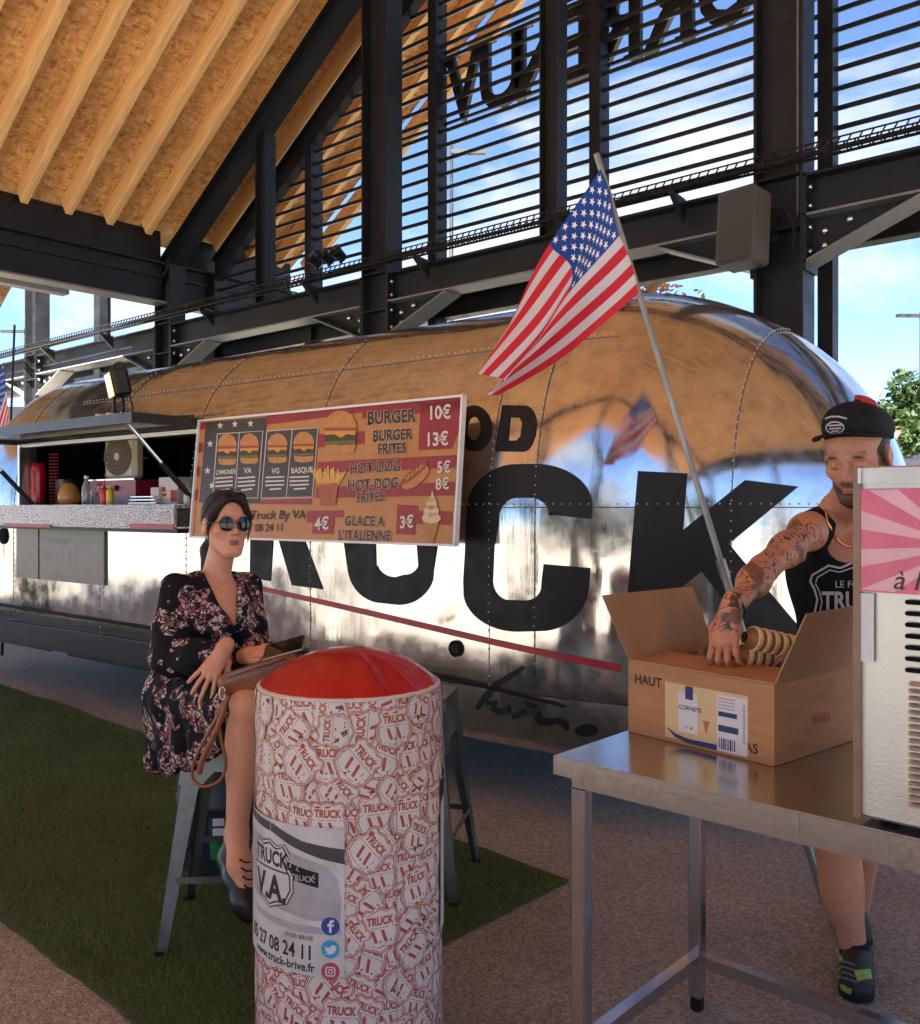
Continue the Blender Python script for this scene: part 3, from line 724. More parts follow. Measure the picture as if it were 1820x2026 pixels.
# ghost board under the counter
mb = MB(); tbox(mb, -7.42, -6.12, YW-.018, YW-.004, .93, 1.33); gb = mb.build('notice_board', noisy(mat('dull grey notice', (.22,.21,.185), .45), 20, .12), trailer)
mb = MB()
FADE = mat('faded print', (.33,.32,.29), .6)
for z, s, b in ((1.25,.06,'FOOD TRUCK'), (1.10,.15,'08 24 11'), (.99,.05,'truck-brive')):
    mb = MB(); vs, fs = text2d(b, s, .01); mb.add([T(-6.75+x, YW-.0195, z-.03+y) for x, y in vs], fs); mb.build('printed_lettering', FADE, gb)
mb = MB()
for xk in (-7.06,): tbox(mb, xk, xk+.012, YW-.021, YW-.018, .93, 1.33)
mb.build('board_joint', M_['dark'], gb)
# ---------------------------------------------------------------- bodies: smooth blended implicit surfaces, meshed once
class SDF:
    def __init__(s, lo, hi, h):
        s.lo = np.array(lo, float)-3*h; s.h = h; s.n = np.ceil((np.array(hi)-s.lo)/h).astype(int)+4
        s.g = np.full(tuple(s.n), .5, np.float32)
    def _sub(s, lo, hi, m):
        a = np.clip(np.floor((np.array(lo)-m-s.lo)/s.h).astype(int), 0, s.n-1); b = np.clip(np.ceil((np.array(hi)+m-s.lo)/s.h).astype(int)+1, 1, s.n)
        ax = [(s.lo[i]+s.h*np.arange(a[i], b[i])).astype(np.float32) for i in range(3)]
        X = np.meshgrid(*ax, indexing='ij', sparse=True)
        return tuple(slice(a[i], b[i]) for i in range(3)), X
    def _op(s, sl, d, k, op):
        g = s.g[sl]
        if op == 'add':
            if k <= 0: s.g[sl] = np.minimum(g, d); return
            h = np.clip(.5+.5*(g-d)/k, 0, 1); s.g[sl] = g*(1-h)+d*h - k*h*(1-h)
        elif op == 'sub':
            d = -d; h = np.clip(.5-.5*(g-d)/max(k, 1e-5), 0, 1); s.g[sl] = g*(1-h)+d*h + k*h*(1-h)
    def cap(s, a, b, ra, rb=None, k=.02, op='add'):
        rb = ra if rb is None else rb; a = np.array(a, float); b = np.array(b, float); r = max(ra, rb)
        sl, X = s._sub(np.minimum(a, b)-r, np.maximum(a, b)+r, .06)
        ab = b-a; l2 = max(float(ab@ab), 1e-9)
        t = np.clip(((X[0]-a[0])*ab[0]+(X[1]-a[1])*ab[1]+(X[2]-a[2])*ab[2])/l2, 0, 1)
        d = np.sqrt((X[0]-a[0]-t*ab[0])**2+(X[1]-a[1]-t*ab[1])**2+(X[2]-a[2]-t*ab[2])**2) - (ra+(rb-ra)*t)
        s._op(sl, d.astype(np.float32), k, op); return s
    def ell(s, c, r, M=None, k=.02, op='add'):
        c = np.array(c, float); r = np.array(r, float); R_ = max(r)
        sl, X = s._sub(c-R_, c+R_, .06); A = np.eye(3) if M is None else np.array(M.to_3x3() if hasattr(M, 'to_3x3') else M)
        q = [X[i]-c[i] for i in range(3)]
        u = [(A[0][i]*q[0]+A[1][i]*q[1]+A[2][i]*q[2]) for i in range(3)]       # into the ellipsoid's own axes
        k0 = np.sqrt(sum((u[i]/r[i])**2 for i in range(3))); k1 = np.sqrt(sum((u[i]/r[i]**2)**2 for i in range(3)))
        d = k0*(k0-1)/np.maximum(k1, 1e-6)
        s._op(sl, np.broadcast_to(d, s.g[sl].shape).astype(np.float32), k, op); return s
    def chain(s, pts, rs, k=.02):
        for i in range(len(pts)-1): s.cap(pts[i], pts[i+1], rs[i], rs[i+1], k)
        return s
    def mesh(s, name, m, parent, smooth_it=2):
        g = s.g; S = g < 0
        c = np.zeros(tuple(np.array(g.shape)-1), np.int8)
        for dx in (0, 1):
            for dy in (0, 1):
                for dz in (0, 1): c += S[dx:g.shape[0]-1+dx, dy:g.shape[1]-1+dy, dz:g.shape[2]-1+dz]
        act = (c > 0) & (c < 8); idx = np.full(act.shape, -1, np.int64); ii = np.argwhere(act); idx[act] = np.arange(len(ii))
        acc = np.zeros((len(ii), 3)); cnt = np.zeros(len(ii))
        cs = [(0,0,0),(1,0,0),(0,1,0),(1,1,0),(0,0,1),(1,0,1),(0,1,1),(1,1,1)]
        for a in range(8):
            for b in range(a+1, 8):
                if sum(abs(cs[a][i]-cs[b][i]) for i in range(3)) != 1: continue
                va = g[tuple((ii+cs[a]).T)]; vb = g[tuple((ii+cs[b]).T)]; x = (va < 0) != (vb < 0)
                t = np.where(x, va/np.where(np.abs(va-vb) < 1e-9, 1, va-vb), 0)
                p = np.array(cs[a])+t[:, None]*(np.array(cs[b])-np.array(cs[a])); acc[x] += p[x]; cnt[x] += 1
        V = s.lo + s.h*(ii + acc/cnt[:, None])
        F = []
        for ax in range(3):
            o1, o2 = [(1, 2), (2, 0), (0, 1)][ax]
            A = S; sh = [slice(None)]*3; sh[ax] = slice(0, -1); sh2 = [slice(None)]*3; sh2[ax] = slice(1, None)
            ch = A[tuple(sh)] != A[tuple(sh2)]; e = np.argwhere(ch); e = e[(e[:, o1] > 0) & (e[:, o2] > 0)]
            def at(d1, d2):
                q = e.copy(); q[:, o1] -= d1; q[:, o2] -= d2; ok = (q < np.array(idx.shape)).all(1); r = np.full(len(q), -1); r[ok] = idx[tuple(q[ok].T)]; return r
            f = np.stack([at(1, 1), at(0, 1), at(0, 0), at(1, 0)], 1); fl = ~S[tuple(e.T)]
            f[fl] = f[fl][:, ::-1]; f = f[(f >= 0).all(1)]; F.append(f)
        F = np.concatenate(F)
        for _ in range(smooth_it):
            sv = np.zeros_like(V); sc_ = np.zeros(len(V))
            for i in range(4):
                a, b = F[:, i], F[:, (i+1) % 4]
                np.add.at(sv, a, V[b]); np.add.at(sc_, a, 1); np.add.at(sv, b, V[a]); np.add.at(sc_, b, 1)
            V = V*.5 + .5*sv/np.maximum(sc_, 1)[:, None]
        off = np.zeros(3); p = parent
        while p is not None: off += np.array(p.location); p = p.parent
        me = bpy.data.meshes.new(name); me.vertices.add(len(V)); me.vertices.foreach_set('co', (V-off).ravel().astype(np.float32))
        me.loops.add(F.size); me.loops.foreach_set('vertex_index', F.ravel().astype(np.int32))
        me.polygons.add(len(F)); me.polygons.foreach_set('loop_start', (np.arange(len(F))*4).astype(np.int32)); me.polygons.foreach_set('use_smooth', np.ones(len(F), bool))
        me.update(calc_edges=True); me.validate(); me.materials.append(m)
        o = link(name, me, parent); s.V = V; return o
def D(lat, d, z=0): return (P(lat, d, z)-P(0, 0, 0))
class Frame:
    """a local frame: x to the person's right, y forward, z up"""
    def __init__(s, o, fwd, up=(0,0,1), sc=1.0):
        s.o = Vector(o); y = Vector(fwd).normalized(); up = Vector(up); z = (up-y*up.dot(y)).normalized(); x = y.cross(z); s.M = Matrix((x, y, z)).transposed(); s.sc = sc
    def __call__(s, x, y, z): return s.o + s.M @ (Vector((x, y, z))*s.sc)
def head(s, fr, man=False):
    k = fr.sc; e = lambda c, r, kk=.015, op='add': s.ell(fr(*c), [q*k for q in r], fr.M, kk, op)
    c = lambda a, b, ra, rb, kk=.012, op='add': s.cap(fr(*a), fr(*b), ra*k, rb*k, kk, op)
    e((0,-.014,.036), (.074,.094,.084)); e((0,.022,-.040), (.057,.066,.072), .03)
    for q in (-1, 1):
        c((q*.050,.0,-.045), (q*.020,.062,-.096), .022 if man else .018, .020, .02)
        e((q*.043,.055,-.020), (.022,.024,.020), .02)
    e((0,.066,-.098), (.022,.020,.019), .02)
    c((-.042,.076,.024), (.042,.076,.024), .011, .011, .015)
    for q in (-1, 1): e((q*.031,.092,.004), (.017,.014,.010), .008, 'sub'); e((q*.031,.074,.003), (.0135,.013,.011), .004)
    c((0,.082,.014), (0,.103,-.026), .0075, .0105, .008)
    for q in (-1, 1): e((q*.011,.094,-.030), (.008,.010,.007), .005)
    e((0,.086,-.0575), (.024,.008,.0045), .005); e((0,.084,-.0675), (.021,.008,.0055), .005); c((-.025,.086,-.0590), (.0,.093,-.0628), .0014, .0016, .003, 'sub'); c((.0,.093,-.0628), (.025,.086,-.0590), .0016, .0014, .003, 'sub')
    for q in (-1, 1): e((q*.077,-.008,-.006), (.010,.020,.031), .008); e((q*.086,-.004,-.004), (.005,.010,.018), .004, 'sub')
def hand(s, w, y, z, side, curl, sc=1.0, thumb=((.030,.025,-.012),(.046,.052,-.022),(.050,.080,-.026)), spread=.0):
    """w wrist, y along the hand, z out of its back; side +1: thumb towards +x"""
    y = Vector(y).normalized(); z = Vector(z); z = (z-y*z.dot(y)).normalized(); x = y.cross(z)*side
    q = lambda a: Vector(w) + (x*a[0]+y*a[1]+z*a[2])*sc
    kn = [(.028,.086,0), (.009,.091,.003), (-.010,.087,.001), (-.027,.076,-.004)]; ln = [(.042,.026,.021), (.046,.030,.022), (.042,.028,.021), (.033,.021,.019)]
    s.cap(q((0,-.03,0)), q((0,.012,0)), .026*sc, .025*sc, .02)
    for kk in kn: s.cap(q((kk[0]*.5,.012,0)), q(kk), .0165*sc, .0115*sc, .012)
    for i, kk in enumerate(kn):
        a = 0; p = Vector(kk); sx = (1.5-i)*spread
        for j in range(3):
            a += curl[i][j] if hasattr(curl[i], '__len__') else curl[i]*(.8, 1.0, .6)[j]
            n = p + Vector((sx*ln[i][j], math.cos(a)*ln[i][j], -math.sin(a)*ln[i][j])); s.cap(q(p), q(n), (.0092-.0009*j)*sc, (.0086-.0009*j)*sc, .004); p = n
    t = [(.012,.008,-.004)]+list(thumb)
    for j in range(3): s.cap(q(t[j]), q(t[j+1]), (.0145-.002*j)*sc, (.0125-.002*j)*sc, .008)
    return q
def skin_mat(name):
    m = colmat(name, .48, .4, .08, 140, sss=.07); nt = m.node_tree; b = nt.nodes['Principled BSDF']
    a = N(nt, 'ShaderNodeAttribute', attribute_name='ink'); tc = N(nt, 'ShaderNodeTexCoord')
    n = N(nt, 'ShaderNodeTexNoise', i_Scale=14.0, i_Detail=3.0); L(nt, tc.outputs['Object'], n.inputs['Vector'])
    ma = N(nt, 'ShaderNodeVectorMath', operation='MULTIPLY_ADD'); ma.inputs[1].default_value = (.06,.06,.06); L(nt, n.outputs['Color'], ma.inputs[0]); L(nt, tc.outputs['Object'], ma.inputs[2])
    v = N(nt, 'ShaderNodeTexNoise', i_Scale=10.0, i_Detail=2.0, i_Distortion=1.8); L(nt, ma.outputs[0], v.inputs['Vector'])
    w1 = N(nt, 'ShaderNodeMath', operation='MULTIPLY', i_1=46.0); L(nt, v.outputs['Fac'], w1.inputs[0]); w2 = N(nt, 'ShaderNodeMath', operation='SINE'); L(nt, w1.outputs[0], w2.inputs[0])
    lt = N(nt, 'ShaderNodeMapRange', i_3=0.0, i_4=.95); lt.inputs[1].default_value = .72; lt.inputs[2].default_value = .88; L(nt, w2.outputs[0], lt.inputs[0])
    n2 = N(nt, 'ShaderNodeTexNoise', i_Scale=11.0, i_Detail=4.0); L(nt, tc.outputs['Object'], n2.inputs['Vector'])
    l2 = N(nt, 'ShaderNodeMapRange', i_3=0.0, i_4=.7); l2.inputs[1].default_value = .555; l2.inputs[2].default_value = .60; L(nt, n2.outputs['Fac'], l2.inputs[0])
    mxx = N(nt, 'ShaderNodeMath', operation='MAXIMUM'); L(nt, lt.outputs[0], mxx.inputs[0]); L(nt, l2.outputs[0], mxx.inputs[1])
    mu = N(nt, 'ShaderNodeMath', operation='MULTIPLY'); L(nt, mxx.outputs[0], mu.inputs[0]); L(nt, a.outputs['Fac'], mu.inputs[1])
    src = b.inputs['Base Color'].links[0].from_socket
    mi = N(nt, 'ShaderNodeMix', data_type='RGBA'); mi.inputs[7].default_value = (.035,.028,.028,1); L(nt, mu.outputs[0], mi.inputs[0]); L(nt, src, mi.inputs[6]); L(nt, mi.outputs[2], b.inputs['Base Color'])
    return m
def paint(o, V, base, spots, fr=None, extra=None):
    """skin colours; spots: (centre, radius, colour, softness)"""
    c = np.tile(np.array(base, float), (len(V), 1))
    if fr is not None: V = (V-np.array(fr.o)) @ np.array(fr.M) / fr.sc
    if extra is not None: c = extra(V, c)
    for ce, r, col, sf in spots:
        r = np.array(r if hasattr(r, '__len__') else (r, r, r)); d = np.linalg.norm((V-np.array(ce))/r, axis=1); t = np.clip((1-d)/sf, 0, 1)[:, None]
        c = c*(1-t)+np.array(col)*t
    set_col(o, c)
from mathutils.bvhtree import BVHTree
def bvh(o):
    me = o.data; off = Vector((0,0,0)); p = o.parent
    while p is not None: off += p.location; p = p.parent
    return BVHTree.FromPolygons([v.co+off for v in me.vertices], [tuple(p.vertices) for p in me.polygons])
def onto(tree, px, py, out=.002):
    d = (VP(px, py, 1)-Vector((0,0,EYE))).normalized(); h = tree.ray_cast(Vector((0,0,EYE)), d)
    return None if h[0] is None else h[0]+(h[1] if h[1].dot(d) < 0 else -h[1])*out
def decal(name, polys, tree, m, parent, out=.002, maxlen=6):
    mb = MB()
    for vs, fs in polys:
        vs, fs = refine(vs, fs, maxlen); ps = [onto(tree, x, y, out) for x, y in vs]
        mb.add([p if p is not None else Vector((0,0,0)) for p in ps], [f for f in fs if all(ps[i] is not None for i in f)])
    return mb.build(name, m, parent, True)
def bvh2(os):
    vs, fs = [], []
    for o in os:
        off = Vector((0,0,0)); p = o.parent
        while p is not None: off = off+p.location; p = p.parent
        b = len(vs); vs += [v.co+off for v in o.data.vertices]; fs += [tuple(i+b for i in p.vertices) for p in o.data.polygons]
    return BVHTree.FromPolygons(vs, fs)
tsk = bvh2([body, skirt])
# brush script along the skirt
k = lambda pts: [((940+x/4.55)*.948, (1280+y/4.55)*.948) for x, y in pts]
for q_ in [stroke(k([(700,510),(560,600),(420,690),(330,800),(250,905)]), [6,11,13,13,8]), stroke(k([(350,850),(430,850),(400,900),(470,935),(550,920),(545,870)]), [9,13,12,13,14,7]),
    stroke(k([(590,985),(650,960),(715,915)]), [8,14,8]), stroke(k([(705,840),(760,865),(815,885)]), [6,9,6]), stroke(k([(850,940),(830,990),(850,1030),(940,1030),(1020,1020),(1090,1050),(1110,1110)]), [8,13,14,13,11,14,8]),
    tri(k(circ(1295,1112,112,58,16)))]: decal('script_stroke', [q_], tsk, M_['black'], trailer, .006, 10)
def floral():
    m = mat('black floral print cloth', (.02,.02,.022), .85, 0, .2); nt = m.node_tree; b = nt.nodes['Principled BSDF']
    tc = N(nt, 'ShaderNodeTexCoord')
    cl = N(nt, 'ShaderNodeTexNoise', i_Scale=10.0, i_Detail=2.5); L(nt, tc.outputs['Object'], cl.inputs['Vector'])
    dn = N(nt, 'ShaderNodeTexNoise', i_Scale=40.0, i_Detail=2.0); L(nt, tc.outputs['Object'], dn.inputs['Vector'])
    ma = N(nt, 'ShaderNodeVectorMath', operation='MULTIPLY_ADD'); ma.inputs[1].default_value = (.03,.03,.03); L(nt, dn.outputs['Color'], ma.inputs[0]); L(nt, tc.outputs['Object'], ma.inputs[2])
    v = N(nt, 'ShaderNodeTexVoronoi', i_Scale=62.0); L(nt, ma.outputs[0], v.inputs['Vector'])
    ve = N(nt, 'ShaderNodeTexVoronoi', feature='DISTANCE_TO_EDGE', i_Scale=62.0); L(nt, ma.outputs[0], ve.inputs['Vector'])
    sp = N(nt, 'ShaderNodeSeparateColor'); L(nt, v.outputs['Color'], sp.inputs[0])
    r = N(nt, 'ShaderNodeValToRGB'); r.color_ramp.interpolation = 'CONSTANT'; e = r.color_ramp.elements
    e[0].color = (.02,.02,.024,1); e[1].position = .16; e[1].color = (.42,.20,.20,1)
    for p, c in ((.32,(.52,.36,.33)), (.5,(.30,.07,.08)), (.6,(.58,.46,.41)), (.76,(.20,.11,.09)), (.86,(.5,.42,.37))): x = e.new(p); x.color = (*c, 1)
    L(nt, sp.outputs[0], r.inputs[0])
    th = N(nt, 'ShaderNodeMapRange'); th.inputs[1].default_value = .505; th.inputs[2].default_value = .53; L(nt, cl.outputs['Fac'], th.inputs[0])
    ed = N(nt, 'ShaderNodeMapRange'); ed.inputs[1].default_value = .06; ed.inputs[2].default_value = .16; L(nt, ve.outputs['Distance'], ed.inputs[0])
    # scattered single blossoms and sprigs
    v2 = N(nt, 'ShaderNodeTexVoronoi', i_Scale=21.0); L(nt, ma.outputs[0], v2.inputs['Vector'])
    bl = N(nt, 'ShaderNodeMapRange', i_3=1.0, i_4=0.0); bl.inputs[1].default_value = .19; bl.inputs[2].default_value = .24; L(nt, v2.outputs['Distance'], bl.inputs[0])
    mxx = N(nt, 'ShaderNodeMath', operation='MAXIMUM'); L(nt, th.outputs[0], mxx.inputs[0]); L(nt, bl.outputs[0], mxx.inputs[1])
    mu = N(nt, 'ShaderNodeMath', operation='MULTIPLY'); L(nt, mxx.outputs[0], mu.inputs[0]); L(nt, ed.outputs[0], mu.inputs[1])
    mi = N(nt, 'ShaderNodeMix', data_type='RGBA'); mi.inputs[6].default_value = (.007,.0075,.011,1); L(nt, mu.outputs[0], mi.inputs[0]); L(nt, r.outputs[0], mi.inputs[7]); L(nt, mi.outputs[2], b.inputs['Base Color'])
    f = N(nt, 'ShaderNodeTexNoise', i_Scale=18.0, i_Detail=3.0, i_Distortion=.8); L(nt, tc.outputs['Object'], f.inputs['Vector'])
    bp = N(nt, 'ShaderNodeBump', i_Strength=.5, i_Distance=.02); L(nt, f.outputs['Fac'], bp.inputs['Height']); L(nt, bp.outputs[0], b.inputs['Normal'])
    return m
SKIN = skin_mat('skin')
def bbox(pts, m): 
    a = np.array([tuple(p) for p in pts]); return a.min(0)-m, a.max(0)+m

# ---------------------------------------------------------------- the seated woman
wo = thing('person', 'seated woman in a black floral dress and round sunglasses with a brown bag', 'person', P(-.88, 3.22, 0))
hf = Frame(VP(447, 1038, 3.16), D(.56,-.83,.0), (.04,0,1), .94)
neck0, neckb = hf(0,-.022,-.07), VP(425, 1150, 3.20)
shR, shL = VP(352, 1166, 3.07), VP(486, 1160, 3.32); elR = VP(340, 1300, 3.0); wrR = VP(440, 1289, 2.90)
elL = VP(506, 1282, 3.22); wrL = VP(492, 1297, 2.98); hipR, hipL = VP(372, 1382, 3.14), VP(430, 1382, 3.30); pel = VP(392, 1372, 3.22)
knR, anR = VP(489, 1392, 2.86), VP(468, 1650, 2.88); knL, anL = VP(545, 1402, 3.02), VP(522, 1680, 3.05)
chest = VP(424, 1222, 3.18); toeR = VP(492, 1806, 2.80)
s = SDF(*bbox([hf(0,0,.13), hf(0,.12,0), hf(0,-.12,0), shR, shL, elR, wrR, elL, hipR, hipL, knR, anR, knL, anL, toeR, VP(565,1290,2.9)], .11), .0043)
cf = Frame(chest, D(.62,-.78,0), neckb-chest); pf = Frame(pel, D(.62,-.78,0), (0,0,1))
s.ell(chest, (.135,.088,.155), cf.M, .03); s.ell(pel, (.155,.11,.11), pf.M, .05); s.cap(chest, pel, .105, .12, .06)
s.ell(cf(-.065,.07,-.01), (.055,.045,.05), cf.M, .03); s.ell(cf(.065,.07,-.01), (.055,.045,.05), cf.M, .03)
s.cap(neck0, neckb, .045, .05, .02); s.cap(neckb-Vector((0,0,.012)), shR-Vector((0,0,.012)), .038, .034, .03); s.cap(neckb-Vector((0,0,.012)), shL-Vector((0,0,.012)), .038, .034, .03)
s.chain([shR, elR, wrR], [.040,.035,.025], .02); s.chain([shL, elL, wrL], [.040,.035,.025], .02)
s.chain([hipR, knR, anR], [.09,.057,.034], .03); s.ell(VP(486,1480,2.895), (.05,.055,.115), None, .05)
s.chain([hipL, knL, anL], [.09,.057,.036], .03); s.ell(knR+Vector((0,0,.002)), (.056,.056,.056), None, .02)
s.chain([anR, VP(474,1710,2.82), VP(488,1790,2.79)], [.036,.036,.026], .02); s.chain([anL, VP(528,1760,3.0)], [.036,.028], .02)
head(s, hf)
hand(s, wrR, VP(418,1324,2.87)-wrR, D(.15,-1,.35), -1, [(.25,.25,.2),(.2,.25,.2),(.25,.3,.2),(.3,.3,.2)], .92, thumb=((.034,.022,-.014),(.050,.050,-.024),(.052,.076,-.030)), spread=.22)
hand(s, wrL, VP(530,1290,2.93)-wrL, D(-.35,-.75,.6), 1, [(.25,.4,.3),(.3,.5,.3),(.35,.5,.3),(.4,.5,.3)], .92, thumb=((.030,.030,.006),(.036,.062,.014),(.036,.092,.016)))
wb = s.mesh('body', SKIN, wo); base = (.62,.30,.185)
lip = (.30,.085,.075)
paint(wb, s.V, base, [((0,.095,-.0580), (.030,.026,.006), lip, .35), ((0,.093,-.0680), (.026,.024,.0065), lip, .35), ((.045,.07,-.03), .035, (.56,.23,.16), 1), ((-.045,.07,-.03), .035, (.56,.23,.16), 1), ((0,.105,-.03), .02, (.54,.22,.15), 1), ((.033,.088,.027), (.019,.02,.0045), (.05,.03,.02), .5), ((-.033,.088,.027), (.019,.02,.0045), (.05,.03,.02), .5)], hf)
# hair
h = SDF(*bbox([hf(0,0,.15), hf(.1,.13,0), hf(-.1,-.15,-.2), hf(-.1,.1,-.2), hf(.12,-.15,-.25)], .06), .0045)
e = lambda c, r, kk=.015, op='add': h.ell(hf(*c), [q*hf.sc for q in r], hf.M, kk, op)
e((0,-.020,.042), (.081,.101,.088)); e((0,-.05,.0), (.066,.062,.066), .03); e((0,.040,.084), (.055,.05,.030), .03)
for q in (-1, 1):
    h.cap(hf(q*.03,.066,.104), hf(q*.073,.046,.030), .015, .011, .012); h.cap(hf(q*.072,.046,.03), hf(q*.077,.026,-.02), .011, .007, .01); h.cap(hf(q*.077,.028,-.02), hf(q*.072,.03,-.08), .005, .0025, .004)
h.cap(hf(0,-.09,-.03), hf(.01,-.112,-.062), .034, .026, .015); h.cap(hf(.01,-.115,-.062), hf(.02,-.125,-.10), .024, .030, .008); h.cap(hf(.02,-.125,-.10), hf(.05,-.10,-.215), .030, .010, .015)
h.ell(hf(0,.098,.012), (.058*hf.sc,.060,.076), hf.M, .006, 'sub')
h.ell(hf(.088,-.004,-.012), (.022,.026,.034), hf.M, .006, 'sub'); h.ell(hf(-.088,-.004,-.012), (.022,.026,.034), hf.M, .006, 'sub')
HAIR = noisy(mat('dark brown hair', (.018,.010,.008), .5, 0, .3), 60, .5, .6, 120, stretch=(3,3,.5))
hair = h.mesh('hair', HAIR, wo, 1); ht = bvh(hair); mb = MB(); rr = random.Random(9)
for i in range(110):
    q = rr.choice((-1, 1)); a0 = rr.uniform(.02, .10); st = []
    for j in range(11):
        t = j/10; x = q*(.012+.075*math.sin(min(1, t*1.25)*PI/2)*rr.uniform(.985,1.015)); y = .085-.20*t*(.55+a0*3); z = .115-.02*t-a0*.9*t-.055*t*t+rr.uniform(-.0015,.0015)
        c = Vector(hf(0,-.02,.03)); dr_ = (Vector(hf(x,y,z))-c).normalized(); r_ = ht.ray_cast(c+dr_*.25, -dr_)
        if r_[0] is not None and r_[3] < .22: st.append(r_[0]+dr_*.0012)
    if len(st) > 4: mb.tube(st, .0011, 4)
for i in range(14):
    p = Vector(hf(rr.uniform(-.05,.05), rr.uniform(-.1,.07), .128)); mb.tube([p, p+Vector((rr.gauss(0,.008),rr.gauss(0,.008),.004)), p+Vector((rr.gauss(0,.02),rr.gauss(0,.02),rr.uniform(-.004,.01)))], .0006, 3)
o = mb.build('hair_strand', HAIR, wo, True); o['kind'] = 'stuff'
# dress
dr = SDF(*bbox([shR, shL, elR, wrR, VP(300,1540,3.2), VP(500,1440,2.85), elL, VP(440,1520,3.4)], .14), .0055)
dr.ell(chest-Vector((0,0,.0)), (.150,.106,.170), cf.M, .03); dr.cap(chest, pel, .125, .15, .05); dr.ell(pel, (.185,.135,.135), pf.M, .06)
dr.ell(cf(-.065,.075,-.02), (.062,.052,.06), cf.M, .03); dr.ell(cf(.065,.075,-.02), (.062,.052,.06), cf.M, .03)
dr.cap(VP(405,1163,3.18), shR, .046, .053, .03); dr.cap(VP(455,1160,3.24), shL, .046, .051, .03)
dr.chain([shR, VP(336,1240,3.03), elR, VP(388,1300,2.93), VP(425,1291,2.915)], [.053,.060,.068,.056,.040], .02)
dr.chain([shL, VP(498,1230,3.28), elL, VP(500,1285,3.06)], [.051,.053,.054,.042], .02)
dr.chain([hipR, VP(455,1392,2.93), VP(476,1392,2.885)], [.115,.082,.076], .04); dr.chain([hipL, VP(505,1400,3.1)], [.115,.08], .04)
rr = random.Random(3)
for (a, b, d0, d1, ra, rb) in (((322,1372),(316,1500),3.24,3.24,.075,.050),((345,1380),(338,1508),3.16,3.13,.085,.048),((375,1390),(366,1506),3.08,3.05,.08,.046),((405,1395),(394,1492),3.00,2.97,.075,.042),((432,1400),(420,1482),2.95,2.92,.065,.036),((452,1405),(448,1462),2.91,2.88,.055,.030),((360,1380),(352,1490),3.3,3.34,.09,.05),((410,1390),(400,1480),3.34,3.38,.09,.05)):
    dr.cap(VP(*a, d0), VP(*b, d1), ra, rb, .025)
tips = [(438+26*q/14, 1126+108*q/14, .060-.052*q/14) for q in range(15)]
for (px, py, r_) in tips:
    for dd in (2.96, 3.02, 3.08, 3.13): dr.cap(VP(px,py,dd), VP(px,py,dd+.03), r_, r_, .004, 'sub')
vn = cf(0,.10,.045)
for (a, b, ra, rb) in ((VP(436,1118,3.05), VP(452,1180,3.04), .062, .040), (VP(452,1180,3.04), VP(464,1238,3.03), .040, .006)): dr.cap(a, b, ra, rb, .006, 'sub')
dr.cap(VP(430,1095,3.2), VP(425,1140,3.2), .06, .058, .008, 'sub')
dr.cap(VP(300,1552,3.1), VP(480,1500,2.85), .028, .028, .01, 'sub')
dm = dr.mesh('dress', floral(), wo, 3)
dv = np.empty(len(dm.data.vertices)*3, np.float32); dm.data.vertices.foreach_get('co', dv); dv = dv.reshape(-1, 3)
nv = np.empty(len(dm.data.vertices)*3, np.float32); dm.data.vertices.foreach_get('normal', nv); nv = nv.reshape(-1, 3)
fold = .006*np.sin(dv[:, 0]*58+dv[:, 2]*9+2*np.sin(dv[:, 2]*11))*np.clip((1.15-dv[:, 2])/.4, .25, 1) + .004*np.sin(dv[:, 1]*43-dv[:, 2]*31)
dm.data.vertices.foreach_set('co', (dv+nv*fold[:, None]).ravel()); dm.data.update()
# shoes
def shoe(name, pts, rs, m, par, soles=None):
    q = SDF(*bbox(pts, .07), .0045); q.chain(pts, rs, .02); return q.mesh(name, m, par, 2)
LEATH = noisy(mat('black leather', (.012,.012,.013), .32), 20, .3, .15, 60)
shoe('shoe', [VP(466,1668,2.90), VP(458,1700,2.90), VP(470,1740,2.83), VP(484,1785,2.79), VP(492,1806,2.78)], [.040,.043,.044,.041,.030], LEATH, wo)
shoe('shoe', [VP(520,1690,3.06), VP(524,1730,3.03), VP(534,1775,2.97)], [.042,.044,.034], LEATH, wo)
mb = MB()
for i in range(4):
    a = VP(474+i*3, 1700+i*17, 2.787-.004*i); b = VP(496+i*2, 1706+i*17, 2.786-.004*i); mb.tube([a, (a+b)/2+D(0,-.012,0), b], .0026, 6)
mb.build('shoe_lace', M_['rubber'], wo, True)
# sunglasses
sg = MB(); ln = MB()
for q in (-1, 1):
    c = hf(q*.032,.099,.004); n_ = (hf(q*.039,.118,.004)-c).normalized(); Mx = Matrix.Translation(c) @ Frame((0,0,0), n_).M.to_4x4() @ Matrix.Rotation(R(-90), 4, 'X')
    ln.lathe([(0,.003),(.0235,.0)], 24, Mx, cap=False); pts = [Mx @ Vector((.0245*math.cos(2*PI*i/24), .0245*math.sin(2*PI*i/24), 0)) for i in range(25)]; sg.tube(pts, .0016, 6)
    sg.tube([hf(q*.056,.094,.008), hf(q*.080,.06,.008), hf(q*.083,-.01,.0)], .0016, 6)
sg.tube([hf(-.009,.102,.008), hf(0,.108,.012), hf(.009,.102,.008)], .0015, 6)
so = sg.build('sunglasses', mat('gunmetal wire', (.12,.11,.11), .25, 1), wo, True); ln.build('lens', mat('dark lens', (.004,.004,.006), .05, 0, .35), so, True)
